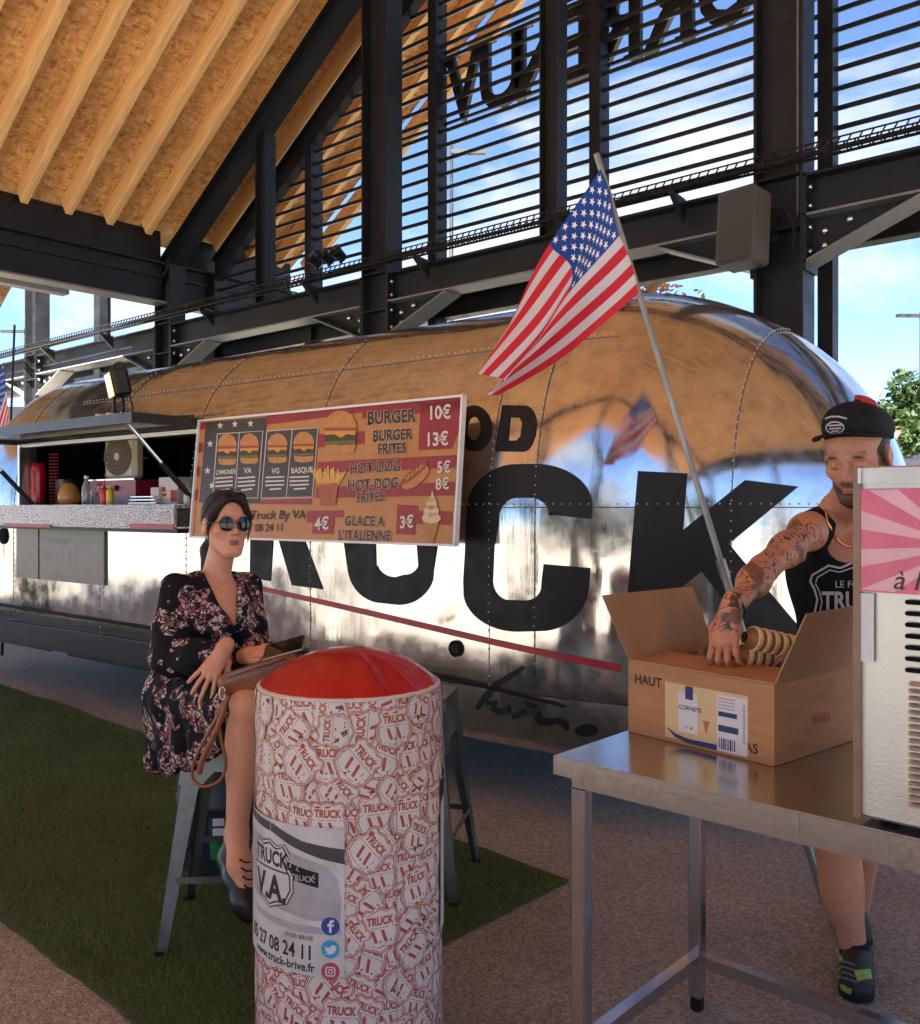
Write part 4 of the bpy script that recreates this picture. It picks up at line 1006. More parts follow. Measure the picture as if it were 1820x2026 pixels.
# earring, bracelet, ring, ankle chain
mb = MB(); mb.sphere(hf(.084,.0,-.036), .004, 8, 6); mb.sphere(hf(.082,-.004,-.026), .0025, 6, 5); mb.build('earring', M_['bolt'], wo, True)
mb = MB(); a = (wrL-elL).normalized(); Mf = Frame(wrL-a*.012, a).M; mb.tube([wrL-a*.012 + Mf @ Vector((.029*math.cos(t*PI/9), 0, .029*math.sin(t*PI/9))) for t in range(19)], .003, 6); mb.build('bracelet', LEATH, wo, True)
mb = MB(); mb.tube([VP(479+8*math.cos(t), 1668+22*math.sin(t)*.2, 2.845) for t in (-1,0,1)], .002, 5); mb.build('ankle_chain', M_['bolt'], wo, True)
# bag on her lap
bag = thing('shoulder_bag', 'brown leather shoulder bag lying on the woman\'s lap with its strap hanging', 'bag', VP(490, 1352, 2.88))
b_ = SDF(*bbox([VP(440,1372,2.86), VP(575,1318,2.9)], .06), .004)
for (dx, dz, r) in ((0,0,.022), (0,-12,.026), (0,14,.020)): b_.cap(VP(447,1360+dz,2.835), VP(572,1322+dz,2.85), r, r, .012)
BAG = noisy(mat('tan leather', (.25,.085,.030), .4), 14, .25, .1, 90)
bo = b_.mesh('bag_body', BAG, bag, 2)
mb = MB(); mb.tube([VP(448,1338,2.808), VP(510,1318,2.812), VP(566,1302,2.825)], .0045, 6); mb.tube([VP(446,1350,2.803), VP(512,1330,2.806), VP(568,1312,2.82)], .003, 6); mb.build('zip', M_['steel_pale'], bag, True)
def ribbon(pts, r): 
    mb = MB(); mb.tube(pts, r, 6); return mb
def smooth_path(pts, n=6):
    out = []
    for i in range(len(pts)-1):
        p0, p1, p2, p3 = pts[max(i-1,0)], pts[i], pts[i+1], pts[min(i+2,len(pts)-1)]
        for j in range(n):
            t = j/n; out.append(.5*((2*p1)+(p2-p0)*t+(2*p0-5*p1+4*p2-p3)*t*t+(3*p1-p0-3*p2+p3)*t**3))
    return out+[pts[-1]]
ribbon(smooth_path([VP(446,1362,2.80), VP(438,1400,2.79), VP(412,1450,2.80), VP(385,1505,2.83), VP(382,1540,2.84), VP(404,1556,2.83), VP(436,1543,2.82), VP(447,1510,2.80), VP(438,1465,2.795), VP(428,1410,2.79)]), .0055).build('strap', BAG, bag, True)
ribbon(smooth_path([VP(452,1375,2.79), VP(430,1440,2.79), VP(402,1500,2.81), VP(394,1530,2.82)]), .009).build('strap', BAG, bag, True)
mb = MB(); mb.tube([VP(440,1372,2.785)+D(.009*math.cos(t), 0, .02*math.sin(t)) for t in [i*PI/6 for i in range(13)]], .0025, 6); mb.build('buckle', M_['bolt'], bag, True)
ph = thing('mobile_phone', 'dark mobile phone in a gold case in the woman\'s hand', 'phone', VP(560, 1283, 2.87))
mb = MB(); Mr = Frame((0,0,0), VP(600,1268,2.86)-VP(525,1288,2.88), D(-.2,-.5,.8)).M; mb.box(VP(562,1282,2.875), (.070,.14,.008), Mr, bevel=.003); mb.build('phone_case', mat('gold case', (.35,.22,.10), .35, .6), ph)
mb = MB(); mb.box(VP(562,1282,2.875)+Mr @ Vector((0,0,.0048)), (.064,.132,.002), Mr); mb.build('screen', mat('black glass', (.01,.01,.01), .06), ph)

# ---------------------------------------------------------------- the man behind the table
ma_ = thing('person', 'bearded man in a black cap and tank top reaching into a cardboard box', 'person', P(1.24, 2.95, 0))
mf = Frame(VP(1695, 902, 2.47), D(-.66,-.74,-.42), (0,0,1), 1.03)
cpf = Frame(mf(0,0,0), D(-.66,-.74,-.06), (0,0,1), 1.05)
nk0, nkb = mf(0,-.02,-.07), VP(1668, 1012, 2.86); sR, sL = VP(1598, 1052, 2.74), VP(1764, 1046, 2.93)
eR, wR = VP(1510, 1126, 2.56), VP(1446, 1208, 2.40); eL, wL = VP(1706, 1235, 2.72), VP(1622, 1277, 2.50)
ch = VP(1678, 1125, 2.86); pe = VP(1672, 1340, 2.95); hR, hL = VP(1640, 1372, 2.92), VP(1722, 1372, 3.0)
kR, aR = VP(1655, 1668, 2.93), VP(1690, 1888, 2.93); kL, aL = VP(1708, 1650, 3.12), VP(1690, 1828, 3.28)
s = SDF(*bbox([mf(0,0,.15), mf(0,.14,0), sR, sL, eR, wR, VP(1430,1310,2.38), wL, VP(1540,1290,2.4), hR, hL, kR, aR, aL, P(1.2,2.75,-.02), P(1.4,3.4,0)], .13), .0048)
mc = Frame(ch, D(-.35,-.94,0), nkb-ch); mpv = Frame(pe, D(-.35,-.94,0))
s.ell(ch, (.175,.112,.19), mc.M, .03); s.ell(pe, (.16,.115,.13), mpv.M, .05); s.cap(ch, pe, .135, .135, .06); s.ell(mc(.075,.07,.06), (.085,.05,.065), mc.M, .03); s.ell(mc(-.075,.07,.06), (.085,.05,.065), mc.M, .03)
s.cap(nk0, nkb, .058, .064, .02); s.cap(nkb, sR, .050, .048, .04); s.cap(nkb, sL, .050, .048, .04)
s.ell(sR, (.058,.058,.056), None, .03); s.chain([sR, eR, wR], [.047,.039,.026], .02); s.ell((eR*.7+wR*.3), (.041,.041,.041), None, .04); s.ell((sR*.5+eR*.5), (.047,.047,.049), None, .03)
s.ell(sL, (.066,.066,.068), None, .03); s.chain([sL, eL, wL], [.056,.046,.029], .02)
s.chain([hR, kR, aR], [.098,.062,.040], .03); s.ell(kR*.66+aR*.34+D(0,.02,0), (.060,.066,.13), None, .05); s.chain([hL, kL, aL], [.098,.062,.040], .03)
s.chain([aR, P(1.272,2.915,.05), P(1.240,2.84,.032)], [.038,.034,.024], .01); s.chain([aL, P(1.392,3.25,.05), P(1.372,3.18,.032)], [.038,.034,.024], .01)
head(s, mf, True)
qR = hand(s, wR, VP(1436,1252,2.385)-wR, D(-.55,-.75,.35), 1, [(.45,.7,.5),(.5,.6,.5),(.45,.55,.4),(.4,.5,.4)], 1.02, thumb=((.034,.020,-.020),(.052,.046,-.036),(.050,.076,-.044)), spread=.1)
qL = hand(s, wL, VP(1580,1282,2.45)-wL, D(-.1,-.6,.8), -1, [(.2,.35,.3),(.25,.4,.3),(.3,.4,.3),(.3,.4,.3)], 1.02)
mbod = s.mesh('body', SKIN, ma_); base = (.53,.235,.14); brd = (.035,.018,.013)
V = s.V; brow = (.06,.03,.02)
def beard_mask(V, c):
    x, y, z = np.abs(V[:, 0]), V[:, 1], V[:, 2]; near = (np.linalg.norm(V, axis=1) < .17)
    r = np.random.default_rng(5).normal(0, .003, len(V)); ss = lambda a, b, q: np.clip((q-a)/(b-a), 0, 1)
    low = ss(-.050, -.064, z+r-.35*np.maximum(0, x-.03)) * ss(.005, .02, y+r) * ss(-.150, -.128, z)
    side = ss(.050, .060, x) * ss(-.012, .002, y+r) * ss(.040, .026, y+r) * ss(.030, .015, z)
    mus = ss(.036, .030, x+r) * ss(.078, .085, y) * ss(-.0585, -.0565, z) * ss(-.0405, -.0435, z+r*.5)
    lipz = (1-ss(.022, .018, x)*ss(-.0745, -.0725, z)*ss(-.0555, -.0575, z))
    m = np.clip(np.maximum(np.maximum(low, side*.9), mus)*lipz*near, 0, 1)[:, None]*.92
    return c*(1-m)+np.array(brd)*m
sp_ = [((0,.10,-.026), (.02,.03,.02), (.54,.20,.14), 1), ((0,.096,-.064), (.019,.02,.007), (.40,.14,.11), .4)]
for q in (-1, 1): sp_ += [((q*.033,.092,.027), (.021,.02,.006), brow, .4), ((q*.032,.088,-.006), (.016,.02,.0028), (.05,.022,.015), .5), ((q*.082,-.008,-.006), (.02,.024,.034), (.56,.20,.14), .6)]
paint(mbod, V, base, sp_, mf, beard_mask)
ink = np.zeros(len(V), np.float32)
for a, b, r in ((sR*.75+eR*.25, eR, .085), (eR, wR, .075)):
    a = np.array(a); b = np.array(b); ab = b-a; t = np.clip(((V-a)@ab)/(ab@ab), 0, 1); d = np.linalg.norm(V-a-t[:, None]*ab, axis=1); ink = np.maximum(ink, np.clip((r-d)/.02, 0, 1))
mt = mbod.data.attributes.new('ink', 'FLOAT', 'POINT'); mt.data.foreach_set('value', ink*.95)
# tank top
tt = SDF(*bbox([sR, sL, pe, ch], .2), .0055)
tt.ell(ch, (.186,.124,.200), mc.M, .03); tt.cap(ch, pe, .148, .152, .06); tt.ell(pe, (.172,.127,.12), mpv.M, .05); tt.ell(mc(.075,.075,.055), (.088,.055,.07), mc.M, .03); tt.ell(mc(-.075,.075,.055), (.088,.055,.07), mc.M, .03)
tt.cap(nkb+(sR-nkb)*.45+Vector((0,0,-.012)), nkb+(sR-nkb)*.80+Vector((0,0,-.01)), .064, .066, .03); tt.cap(nkb+(sL-nkb)*.45+Vector((0,0,-.012)), nkb+(sL-nkb)*.80+Vector((0,0,-.01)), .064, .066, .03)
tt.ell(sR+D(-.045,-.01,-.06), (.055,.11,.105), mc.M, .015, 'sub'); tt.ell(sL+D(.045,.01,-.06), (.055,.11,.105), mc.M, .015, 'sub')
tt.cap(mc(0,.02,.235), mc(0,.13,.085), .070, .060, .01, 'sub'); tt.cap(nk0, nkb, .07, .078, .01, 'sub')
TOP = noisy(mat('black jersey', (.008,.008,.010), .9, 0, .2), 30, .2, .5, 16, dist=.02)
tk = tt.mesh('tank_top', TOP, ma_, 3)
sh_ = SDF(*bbox([hR, hL, kR, kL], .16), .007); sh_.ell(pe-Vector((0,0,.06)), (.178,.133,.13), mpv.M, .04); sh_.chain([hR, hR*.12+kR*.88], [.112,.092], .04); sh_.chain([hL, hL*.12+kL*.88], [.112,.092], .04)
sh_.mesh('shorts', noisy(mat('dark shorts', (.03,.032,.036), .85), 20, .2), ma_, 2)
# shirt print
tree = bvh(tk); PR = mat('grey white print', (.42,.43,.45), .7)
sh0 = [(1604,1152),(1606,1138),(1618,1126),(1640,1118),(1662,1122),(1690,1112),(1718,1122),(1740,1118),(1762,1126),(1775,1140),(1776,1152)]
ring = lambda pts, wd: stroke(pts, wd)
side_l = [(1604,1150),(1612,1165),(1618,1185),(1612,1215),(1612,1250),(1620,1290)]; side_i = [(1614,1154),(1622,1170),(1627,1190),(1622,1215),(1622,1250),(1630,1288)]
pp = [stroke([(1604,1150),(1608,1137),(1640,1119),(1662,1124),(1690,1113),(1718,1124),(1740,1119),(1772,1137)], 4), stroke([(1615,1152),(1618,1142),(1642,1128),(1662,1132),(1690,1122),(1718,1132),(1738,1128)], 2.5), stroke(side_l, 4), stroke(side_i, 2.5), stroke([(1624,1212),(1770,1212)], 3)]
def ptext(body, x, y, size, bold=0, shear=0, wid=1.0, align='LEFT', sp=1.0):
    vs, fs = text2d(body, 1.0, bold, shear, wid, align, sp); return [(x+a*size, y-b*size) for a, b in vs], fs
pp += [ptext('LE FOOD', 1652, 1162, 19, .0), ptext('TRUCK', 1627, 1204, 48, .03, 0, .78), ptext('SINCE', 1680, 1226, 10), ptext('V.A.', 1640, 1266, 58, .035, -.1, .9)]
decal('shirt_print', pp, tree, PR, ma_, .003, 5)
# necklace
mb = MB(); pts = [mc(.062*math.cos(t), .062+.062*math.sin(t)*.9, .20-.055*(math.sin(t)+1)) for t in [PI+PI*i/18-PI/2 for i in range(0)]]
tree_b = bvh(mbod)
pts = [onto(tree_b, x, y, .003) for x, y in ((1634,1010),(1635,1030),(1642,1048),(1652,1062),(1664,1074),(1680,1082),(1698,1078),(1712,1066))]
mb.tube(smooth_path([p for p in pts if p is not None], 4), .0042, 6); mb.build('necklace', mat('gold chain', (.75,.48,.20), .25, 1), ma_, True)
mb = MB(); a = (wR-eR).normalized(); Mf = Frame((0,0,0), a).M; mb.tube([wR-a*.012 + Mf @ Vector((.033*math.cos(t*PI/9), 0, .033*math.sin(t*PI/9))) for t in range(19)], .0035, 6); mb.build('bracelet', LEATH, ma_, True)
# beard fringe, short hair, cap
hr = SDF(*bbox([mf(0,0,.13), mf(.1,.13,-.15), mf(-.1,-.15,-.1)], .05), .004)
hr.ell(mf(0,-.02,.03), (.079,.098,.080), mf.M, .01); hr.ell(mf(0,.10,-.03), (.10,.085,.12), mf.M, .01, 'sub'); hr.ell(mf(.088,-.004,-.012), (.022,.026,.034), mf.M, .006, 'sub'); hr.ell(mf(-.088,-.004,-.012), (.022,.026,.034), mf.M, .006, 'sub'); hr.ell(mf(0,0,-.09), (.12,.14,.06), mf.M, .01, 'sub')
hr.mesh('hair', HAIR, ma_, 1)
bd = SDF(*bbox([mf(.08,.1,0), mf(-.08,0,-.13)], .04), .0036)
bd.ell(mf(0,.058,-.106), (.032,.030,.018), mf.M, .01)
bd.mesh('beard', noisy(mat('dark beard', (.040,.022,.015), .8, 0, .2), 90, .5, .8, 200, dist=.004), ma_, 1)
cp = SDF(*bbox([cpf(0,0,.17), cpf(.1,.15,0), cpf(-.1,-.15,0)], .05), .0042)
cp.ell(cpf(0,-.018,.066), (.089,.112,.074), cpf.M, .01); cp.ell(cpf(0,.035,.090), (.070,.062,.048), cpf.M, .03); cp.ell(cpf(0,0,-.062), (.17,.22,.122), cpf.M, .004, 'sub')
CAPM = noisy(mat('black cap cloth', (.008,.009,.012), .8, 0, .25), 40, .25, .15, 300)
co_ = cp.mesh('cap', CAPM, ma_, 2)
mb = MB(); rows = []
for i in range(11):
    t = i/10; 
    row = []
    for j in range(17):
        a = R(-78+156*j/16); rr0 = .085; x = math.sin(a)*(.088+.012*t); y = -.010+math.cos(a)*(.100 + .078*t*max(0, math.cos(a*.55))**.7); z = .056 - .012*(x/.09)**2 - .002*t
        row.append(cpf(x, y, z))
    rows.append(row)
mb.grid(rows); mb.grid([[p+cpf.M @ Vector((0,0,.004)) for p in r] for r in rows]); mb.grid([[r[-1] for r in [[rows[-1][j], rows[-1][j]+cpf.M @ Vector((0,0,.004))] for j in range(17)]], [rows[-1][j] for j in range(17)]])
mb.build('brim', CAPM, co_, True)
mb = MB(); mb.sphere(cpf(0,-.018,.141), (.009,.009,.006), 10, 6, cpf.M); mb.build('button', CAPM, co_, True)
tc_ = bvh(co_); 
lg = [stroke([(1656+a*4.2, 862-7*math.sin(PI*i/6)*.6) for i, a in enumerate((-6,-4,-2,0,2,4,6))], 3)]
lg += [stroke([(1653+17*math.cos(R(t)), 846+11*math.sin(R(t))) for t in range(0, 375, 15)], 2.5), stroke([(1640,842),(1666,841)], 3), stroke([(1642,848),(1665,847)], 3), stroke([(1646,853),(1661,852)], 2.5), stroke([(1634,829),(1646,825),(1660,825),(1676,829)], 3)]
decal('cap_emblem', lg[1:], tc_, PR, co_, .003, 4)
# trainers
def trainer(heel, toe):
    dirv = (toe-heel).normalized(); q = SDF(*bbox([heel, toe, heel+Vector((0,0,.12))], .09), .005)
    q.cap(heel+Vector((0,0,.045)), toe+Vector((0,0,.038)), .047, .047, .03); q.cap(heel+Vector((0,0,.05))+dirv*.015, heel+Vector((0,0,.066))+dirv*.012, .043, .045, .02); q.cap(heel+dirv*.07+Vector((0,0,.055)), heel+dirv*.14+Vector((0,0,.045)), .042, .04, .03)
    lo_ = q.lo; zi = int((.012-lo_[2])/q.h); q.g[:, :, :max(zi, 0)] = .5
    u = q.mesh('shoe', noisy(mat('dark mesh trainer', (.02,.022,.02), .7), 90, .4, .3, 200), ma_, 2)
    z = SDF(*bbox([heel, toe], .08), .005); z.cap(heel+Vector((0,0,.018)), toe+Vector((0,0,.018)), .052, .052, .01); z.g[:, :, :max(int((.001-z.lo[2])/z.h), 0)+1] = .5; z.g[:, :, int((.030-z.lo[2])/z.h):] = .5
    z.mesh('sole', M_['rubber'], u, 1)
    return u
u1 = trainer(P(1.29,2.955,0), P(1.215,2.79,0)); u2 = trainer(P(1.41,3.29,0), P(1.36,3.12,0))
GRN = noisy(mat('lime green panel', (.20,.38,.05), .6), 40, .3)
tr1 = bvh(u1)
lc = MB()
for i in range(4):
    ps = [onto(tr1, 1664+i*2+q*9, 1902+i*11+abs(q)*3, .003) for q in (0,.5,1,1.5,2,2.5,3)]; ps = [p for p in ps if p is not None]
    if len(ps) > 2: lc.tube(ps, .0028, 5)
if lc.v: lc.build('shoe_lace', M_['steel_pale'], u1, True)
for q_ in [tri([(1664,1888),(1672,1906),(1658,1904)]), tri([(1655,1912),(1668,1916),(1660,1926)]), tri([(1648,1930),(1668,1932),(1656,1944)]), tri([(1690,1922),(1720,1918),(1724,1936),(1696,1942)]), tri([(1660,1945),(1676,1950),(1672,1958)]), tri([(1652,1900),(1662,1896),(1666,1908)]), tri([(1664,1950),(1686,1956),(1684,1968),(1668,1962)])]: decal('green_panel', [q_], tr1, GRN, u1, .004, 5)
sk_ = SDF(*bbox([P(1.27,2.93,.05), P(1.27,2.93,.12)], .07), .005); sk_.cap(P(1.271,2.928,.05), P(1.2705,2.929,.112), .047, .0455, .01); sk_.g[:, :, int((.118-sk_.lo[2])/sk_.h):] = .5; sk_.mesh('sock', M_['rubber'], ma_, 2)
# ---------------------------------------------------------------- green carpet
A_ = P(.435, 3.64); dx_ = D(-.73, .684); dy_ = D(-.684, -.73)
cpt = thing('artificial_grass_carpet', 'dark green artificial grass carpet laid as a strip on the concrete', 'carpet', A_)
mb = MB(); rc = random.Random(4); top, low = [], []
for i in range(121):
    j1, j2 = [.005*math.sin(i*.37+k_)+.004*math.sin(i*.93+2*k_)+rc.uniform(-.003,.003) for k_ in (0, 2)]
    cu = [max(0, .011*math.sin(i*.23+1.3*k_))**1.0 for k_ in (0, 1)]
    x = dx_*(9*i/120)
    ys = (j1, .05, .84, 1.63, 1.68+j2); zs = (.012+cu[0], .012, .012, .012, .012+cu[1])
    top.append([A_+x+dy_*y+Vector((0,0,z)) for y, z in zip(ys, zs)]); low.append([A_+x+dy_*ys[0]+Vector((0,0,.001+cu[0]*.9)), A_+x+dy_*ys[-1]+Vector((0,0,.001+cu[1]*.9))])
mb.grid(top); mb.grid([[r[0], l[0]] for r, l in zip(top, low)]); mb.grid([[l[1], r[-1]] for r, l in zip(top, low)])
mb.add([top[0][0], top[0][-1], low[0][1], low[0][0]], [(0,1,2,3)])
GR = noisy(mat('carpet backing', (.050,.082,.018), .9), 90, .4, .8, 160)
mb.build('carpet_backing', GR, cpt)
nb = 75000
u = rng.random(nb)**1.35*6.4; v = rng.random(nb)*1.66+.01; ang = rng.random(nb)*2*PI; ln = .008+.011*rng.random(nb); tl = .55*rng.random(nb)
e1 = np.array(dx_); e2 = np.array(dy_)
b0 = u[:, None]*e1+v[:, None]*e2; b0[:, 2] = .011
wv = np.stack([np.cos(ang), np.sin(ang), 0*ang], 1)*(.0016+.0014*(u/6.4))[:, None]; la = rng.random(nb)*2*PI
tip = b0+np.stack([np.cos(la)*tl*ln, np.sin(la)*tl*ln, ln], 1)
Vv = np.empty((nb*3, 3), np.float32); Vv[0::3] = b0-wv; Vv[1::3] = b0+wv; Vv[2::3] = tip
me = bpy.data.meshes.new('grass_pile'); me.vertices.add(nb*3); me.vertices.foreach_set('co', Vv.ravel()); me.loops.add(nb*3); me.loops.foreach_set('vertex_index', np.arange(nb*3, dtype=np.int32))
me.polygons.add(nb); me.polygons.foreach_set('loop_start', np.arange(0, nb*3, 3, dtype=np.int32)); me.update(calc_edges=True)
gm = noisy(mat('green plastic pile', (.100,.170,.034), .6), 2.2, .35); me.materials.append(gm)
o = link('grass_pile', me, cpt); o['kind'] = 'stuff'

# ---------------------------------------------------------------- steel work table
CT = P(.2336, 2.273); tx, ty_ = D(.739,-.674).normalized(), D(.674,.739).normalized(); TH = .88
table = thing('work_table', 'stainless steel work table with square tube legs and lower braces', 'table', CT)
TM = Matrix((tx, ty_, Vector((0,0,1)))).transposed()
def tp(x, y, z): return CT + tx*x + ty_*y + Vector((0,0,z))
TLn, TW = 1.62, .70
mb = MB(); mb.box(tp(TLn/2, TW/2, TH-.002), (TLn, TW, .004), TM); 
mb.build('table_top', M_['inox'], table)
mb = MB(); z0, z1 = TH-.046, TH-.0045
mb.box(tp(TLn/2, .002, (z0+z1)/2), (TLn, .004, z1-z0), TM); mb.box(tp(.002, TW/2, (z0+z1)/2), (.004, TW-.008, z1-z0), TM); mb.box(tp(TLn-.002, TW/2, (z0+z1)/2), (.004, TW-.008, z1-z0), TM); mb.box(tp(TLn/2, TW-.002, (z0+z1)/2), (TLn, .004, z1-z0), TM)
mb.box(tp(.62, -.0008, (z0+z1)/2), (.002, .002, z1-z0), TM); mb.build('top_rim', M_['inox'], table)
mb = MB(); zz = TH-.062
for y in (.045, TW-.045): mb.box(tp(TLn/2, y, zz), (TLn-.07, .03, .03), TM)
for x in (.045, TLn-.045): mb.box(tp(x, TW/2, zz), (.03, TW-.12, .03), TM)
mb.build('apron', M_['inox'], table)
lm = None
for x in (.05, TLn-.05):
    for y in (.05, TW-.05):
        if lm is None:
            mb = MB(); mb.box((0,0,(TH-.078)/2+.02), (.04,.04,TH-.118), bevel=.004); lm = mb.build('leg', M_['inox'], table, world=False); fm = MB(); fm.lathe([(.016,0),(.02,.006),(.02,.04),(.0,.04)], 12); ft = fm.build('foot', M_['rubber'], lm, 40, world=False); lo = lm
        else:
            lo = lm.copy(); COL.objects.link(lo); f2 = ft.copy(); COL.objects.link(f2); f2.parent = lo
        lo.location = tp(x, y, 0)-CT; lo.rotation_euler = TM.to_euler()
zb_ = .155
for (a, b) in (((.07,.05),(TLn-.07,.05)), ((.05,.07),(.05,TW-.07)), ((.07,TW-.05),(TLn-.07,TW-.05)), ((TLn-.05,.07),(TLn-.05,TW-.07))):
    mb = MB(); mb.bar(tp(*a, zb_), tp(*b, zb_), .034, .034); mb.build('brace', M_['inox'], table)

# ---------------------------------------------------------------- cardboard box with wafer cones
C0 = P(.750, 2.171, TH); ba, bb_ = D(-.64,.768).normalized(), D(.768,.64).normalized(); BL, BW, BH = .445, .40, .195
def bp_(a, b, z): return C0 + ba*a + bb_*b + Vector((0,0,z))
CARD = noisy(mat('brown cardboard', (.40,.215,.095), .8), 7, .12, .12, 70, stretch=(1,1,6)); CARDI = noisy(mat('inner cardboard', (.34,.20,.10), .85), 6, .15, .15, 60)
box = thing('cardboard_box', 'open brown cardboard carton of ice cream cones on the steel table', 'box', C0)
mb = MB(); th = .006
def slab(mb, p, n_, t):     # a quad given by 4 corners thickened along n_
    n_ = n_.normalized()*t; mb.add(list(p)+[x+n_ for x in p], [(3,2,1,0),(4,5,6,7),(0,1,5,4),(1,2,6,5),(2,3,7,6),(3,0,4,7)])
slab(mb, [bp_(0,0,.001), bp_(BL,0,.001), bp_(BL,0,BH), bp_(0,0,BH)], bb_, th); slab(mb, [bp_(0,BW-th,.001), bp_(BL,BW-th,.001), bp_(BL,BW-th,BH), bp_(0,BW-th,BH)], bb_, th)
slab(mb, [bp_(0,th,.001), bp_(0,BW-th,.001), bp_(0,BW-th,BH), bp_(0,th,BH)], ba, th); slab(mb, [bp_(BL-th,th,.001), bp_(BL-th,BW-th,.001), bp_(BL-th,BW-th,BH), bp_(BL-th,th,BH)], ba, th)
slab(mb, [bp_(th,th,.001), bp_(BL-th,th,.001), bp_(BL-th,BW-th,.001), bp_(th,BW-th,.001)], Vector((0,0,1)), th)
mb.build('carton', CARD, box)
mb = MB(); slab(mb, [bp_(.002,0,BH+.001), bp_(BL-.002,0,BH+.001), bp_(BL-.002,.185,BH+.004), bp_(.002,.185,BH+.004)], Vector((0,0,1)), .005); mb.build('flap', CARD, box)
d = VP(1190, 1178, 2.49); e_ = VP(1368, 1160, 2.80)
mb = MB(); slab(mb, [bp_(BL,.004,BH), bp_(BL,BW-.004,BH), e_, d], (bb_.cross(Vector((0,0,1)))), .005); mb.build('flap', CARDI, box)
hh = Vector((0,0,1))*.175-ba*.055
mb = MB(); slab(mb, [bp_(0,.004,BH), bp_(0,BW-.004,BH), bp_(0,BW-.01,BH)+hh, bp_(0,.055,BH)+hh*.98], ba, .005); mb.build('flap', CARDI, box)
mb = MB(); slab(mb, [bp_(.004,BW,BH), bp_(BL-.004,BW,BH), bp_(BL-.02,BW,BH)+Vector((0,0,-.05))+bb_*.16, bp_(.02,BW,BH)+Vector((0,0,-.05))+bb_*.16], Vector((0,0,1)), .005); mb.build('flap', CARD, box)
INK = mat('black print', (.02,.02,.022), .7); REDI = mat('red print', (.35,.04,.03), .7); BLU = mat('navy print', (.02,.04,.16), .6); CRM = mat('cream label paper', (.60,.47,.26), .6); PAP = mat('white label paper', (.62,.63,.66), .55); TAN = mat('wafer print', (.42,.20,.07), .6)
def face(o_, ax, up, polys, out, name, m, par, nrm):
    mb = MB()
    for vs, fs in polys: mb.add([o_ + ax*x + up*y + nrm*out for x, y in vs], fs)
    return mb.build(name, m, par)
def rect(x0, y0, x1, y1): return [(x0,y0),(x1,y0),(x1,y1),(x0,y1)], [(0,1,2,3)]
def tx2(body, x, y, size, bold=0, shear=0, wid=1, align='LEFT', sp=1.0):
    vs, fs = text2d(body, 1.0, bold, shear, wid, align, sp); return [(x+a*size, y+b*size) for a, b in vs], fs
Z_ = Vector((0,0,1)); FO = bp_(BL, 0, 0)      # front face, seen left to right
fa = -ba; fn = -bb_
face(FO, fa, Z_, [tx2('HAUT', .022, BH-.055, .034, .02), tx2('BAS', .345, .022, .034, .02)], .0006, 'printed_lettering', INK, box, fn)
lb = face(FO, fa, Z_, [rect(.125,.012,.375,.158)], .0006, 'paper_label', CRM, box, fn)
face(FO, fa, Z_, [rect(.168,.035,.228,.138), rect(.286,.008,.372,.150)], .0010, 'white_panel', PAP, lb, fn)
face(FO, fa, Z_, [rect(.190,.122,.214,.156), rect(.290,.096,.344,.108), rect(.290,.058,.348,.074), ([(.128,.040),(.16,.026),(.20,.020),(.286,.022),(.286,.008),(.20,.008),(.16,.016),(.135,.034)], [(0,1,6,7),(1,2,5,6),(2,3,4,5)])]+[rect(.292+i*.0062,.014,.2945+i*.0062+(i%3)*.001,.042) for i in range(8)]+[tx2('CORNETS', .170, .094, .0155, .02)], .0014, 'blue_print', BLU, lb, fn)
face(FO, fa, Z_, [([(.246,.072),(.262,.072),(.256,.045),(.252,.045)], [(0,1,2,3)]), rect(.244,.070,.264,.076)], .0014, 'cone_picture', TAN, lb, fn)
face(FO, fa, Z_, [rect(.290,.116+.008*i,.338,.118+.008*i) for i in range(4)]+[rect(.360,.04+.006*i,.368,.043+.006*i) for i in range(16)]+[([(.19,.052),(.197,.052),(.1935,.045)], [(0,1,2)]), rect(.205,.046,.213,.052)], .0014, 'small_print', mat('grey print', (.2,.22,.28), .6), lb, fn)
face(bp_(0,0,0), bb_, Z_, [tx2('FRAGILE', .17, .075, .030, .03, .12, .8)], .0006, 'printed_lettering', REDI, box, -ba)
mb = MB(); slab(mb, [bp_(-.0006,.0,BH-.03), bp_(-.0006,.02,BH-.03), bp_(-.0006,.02,BH), bp_(-.0006,.0,BH)], ba, .0004)
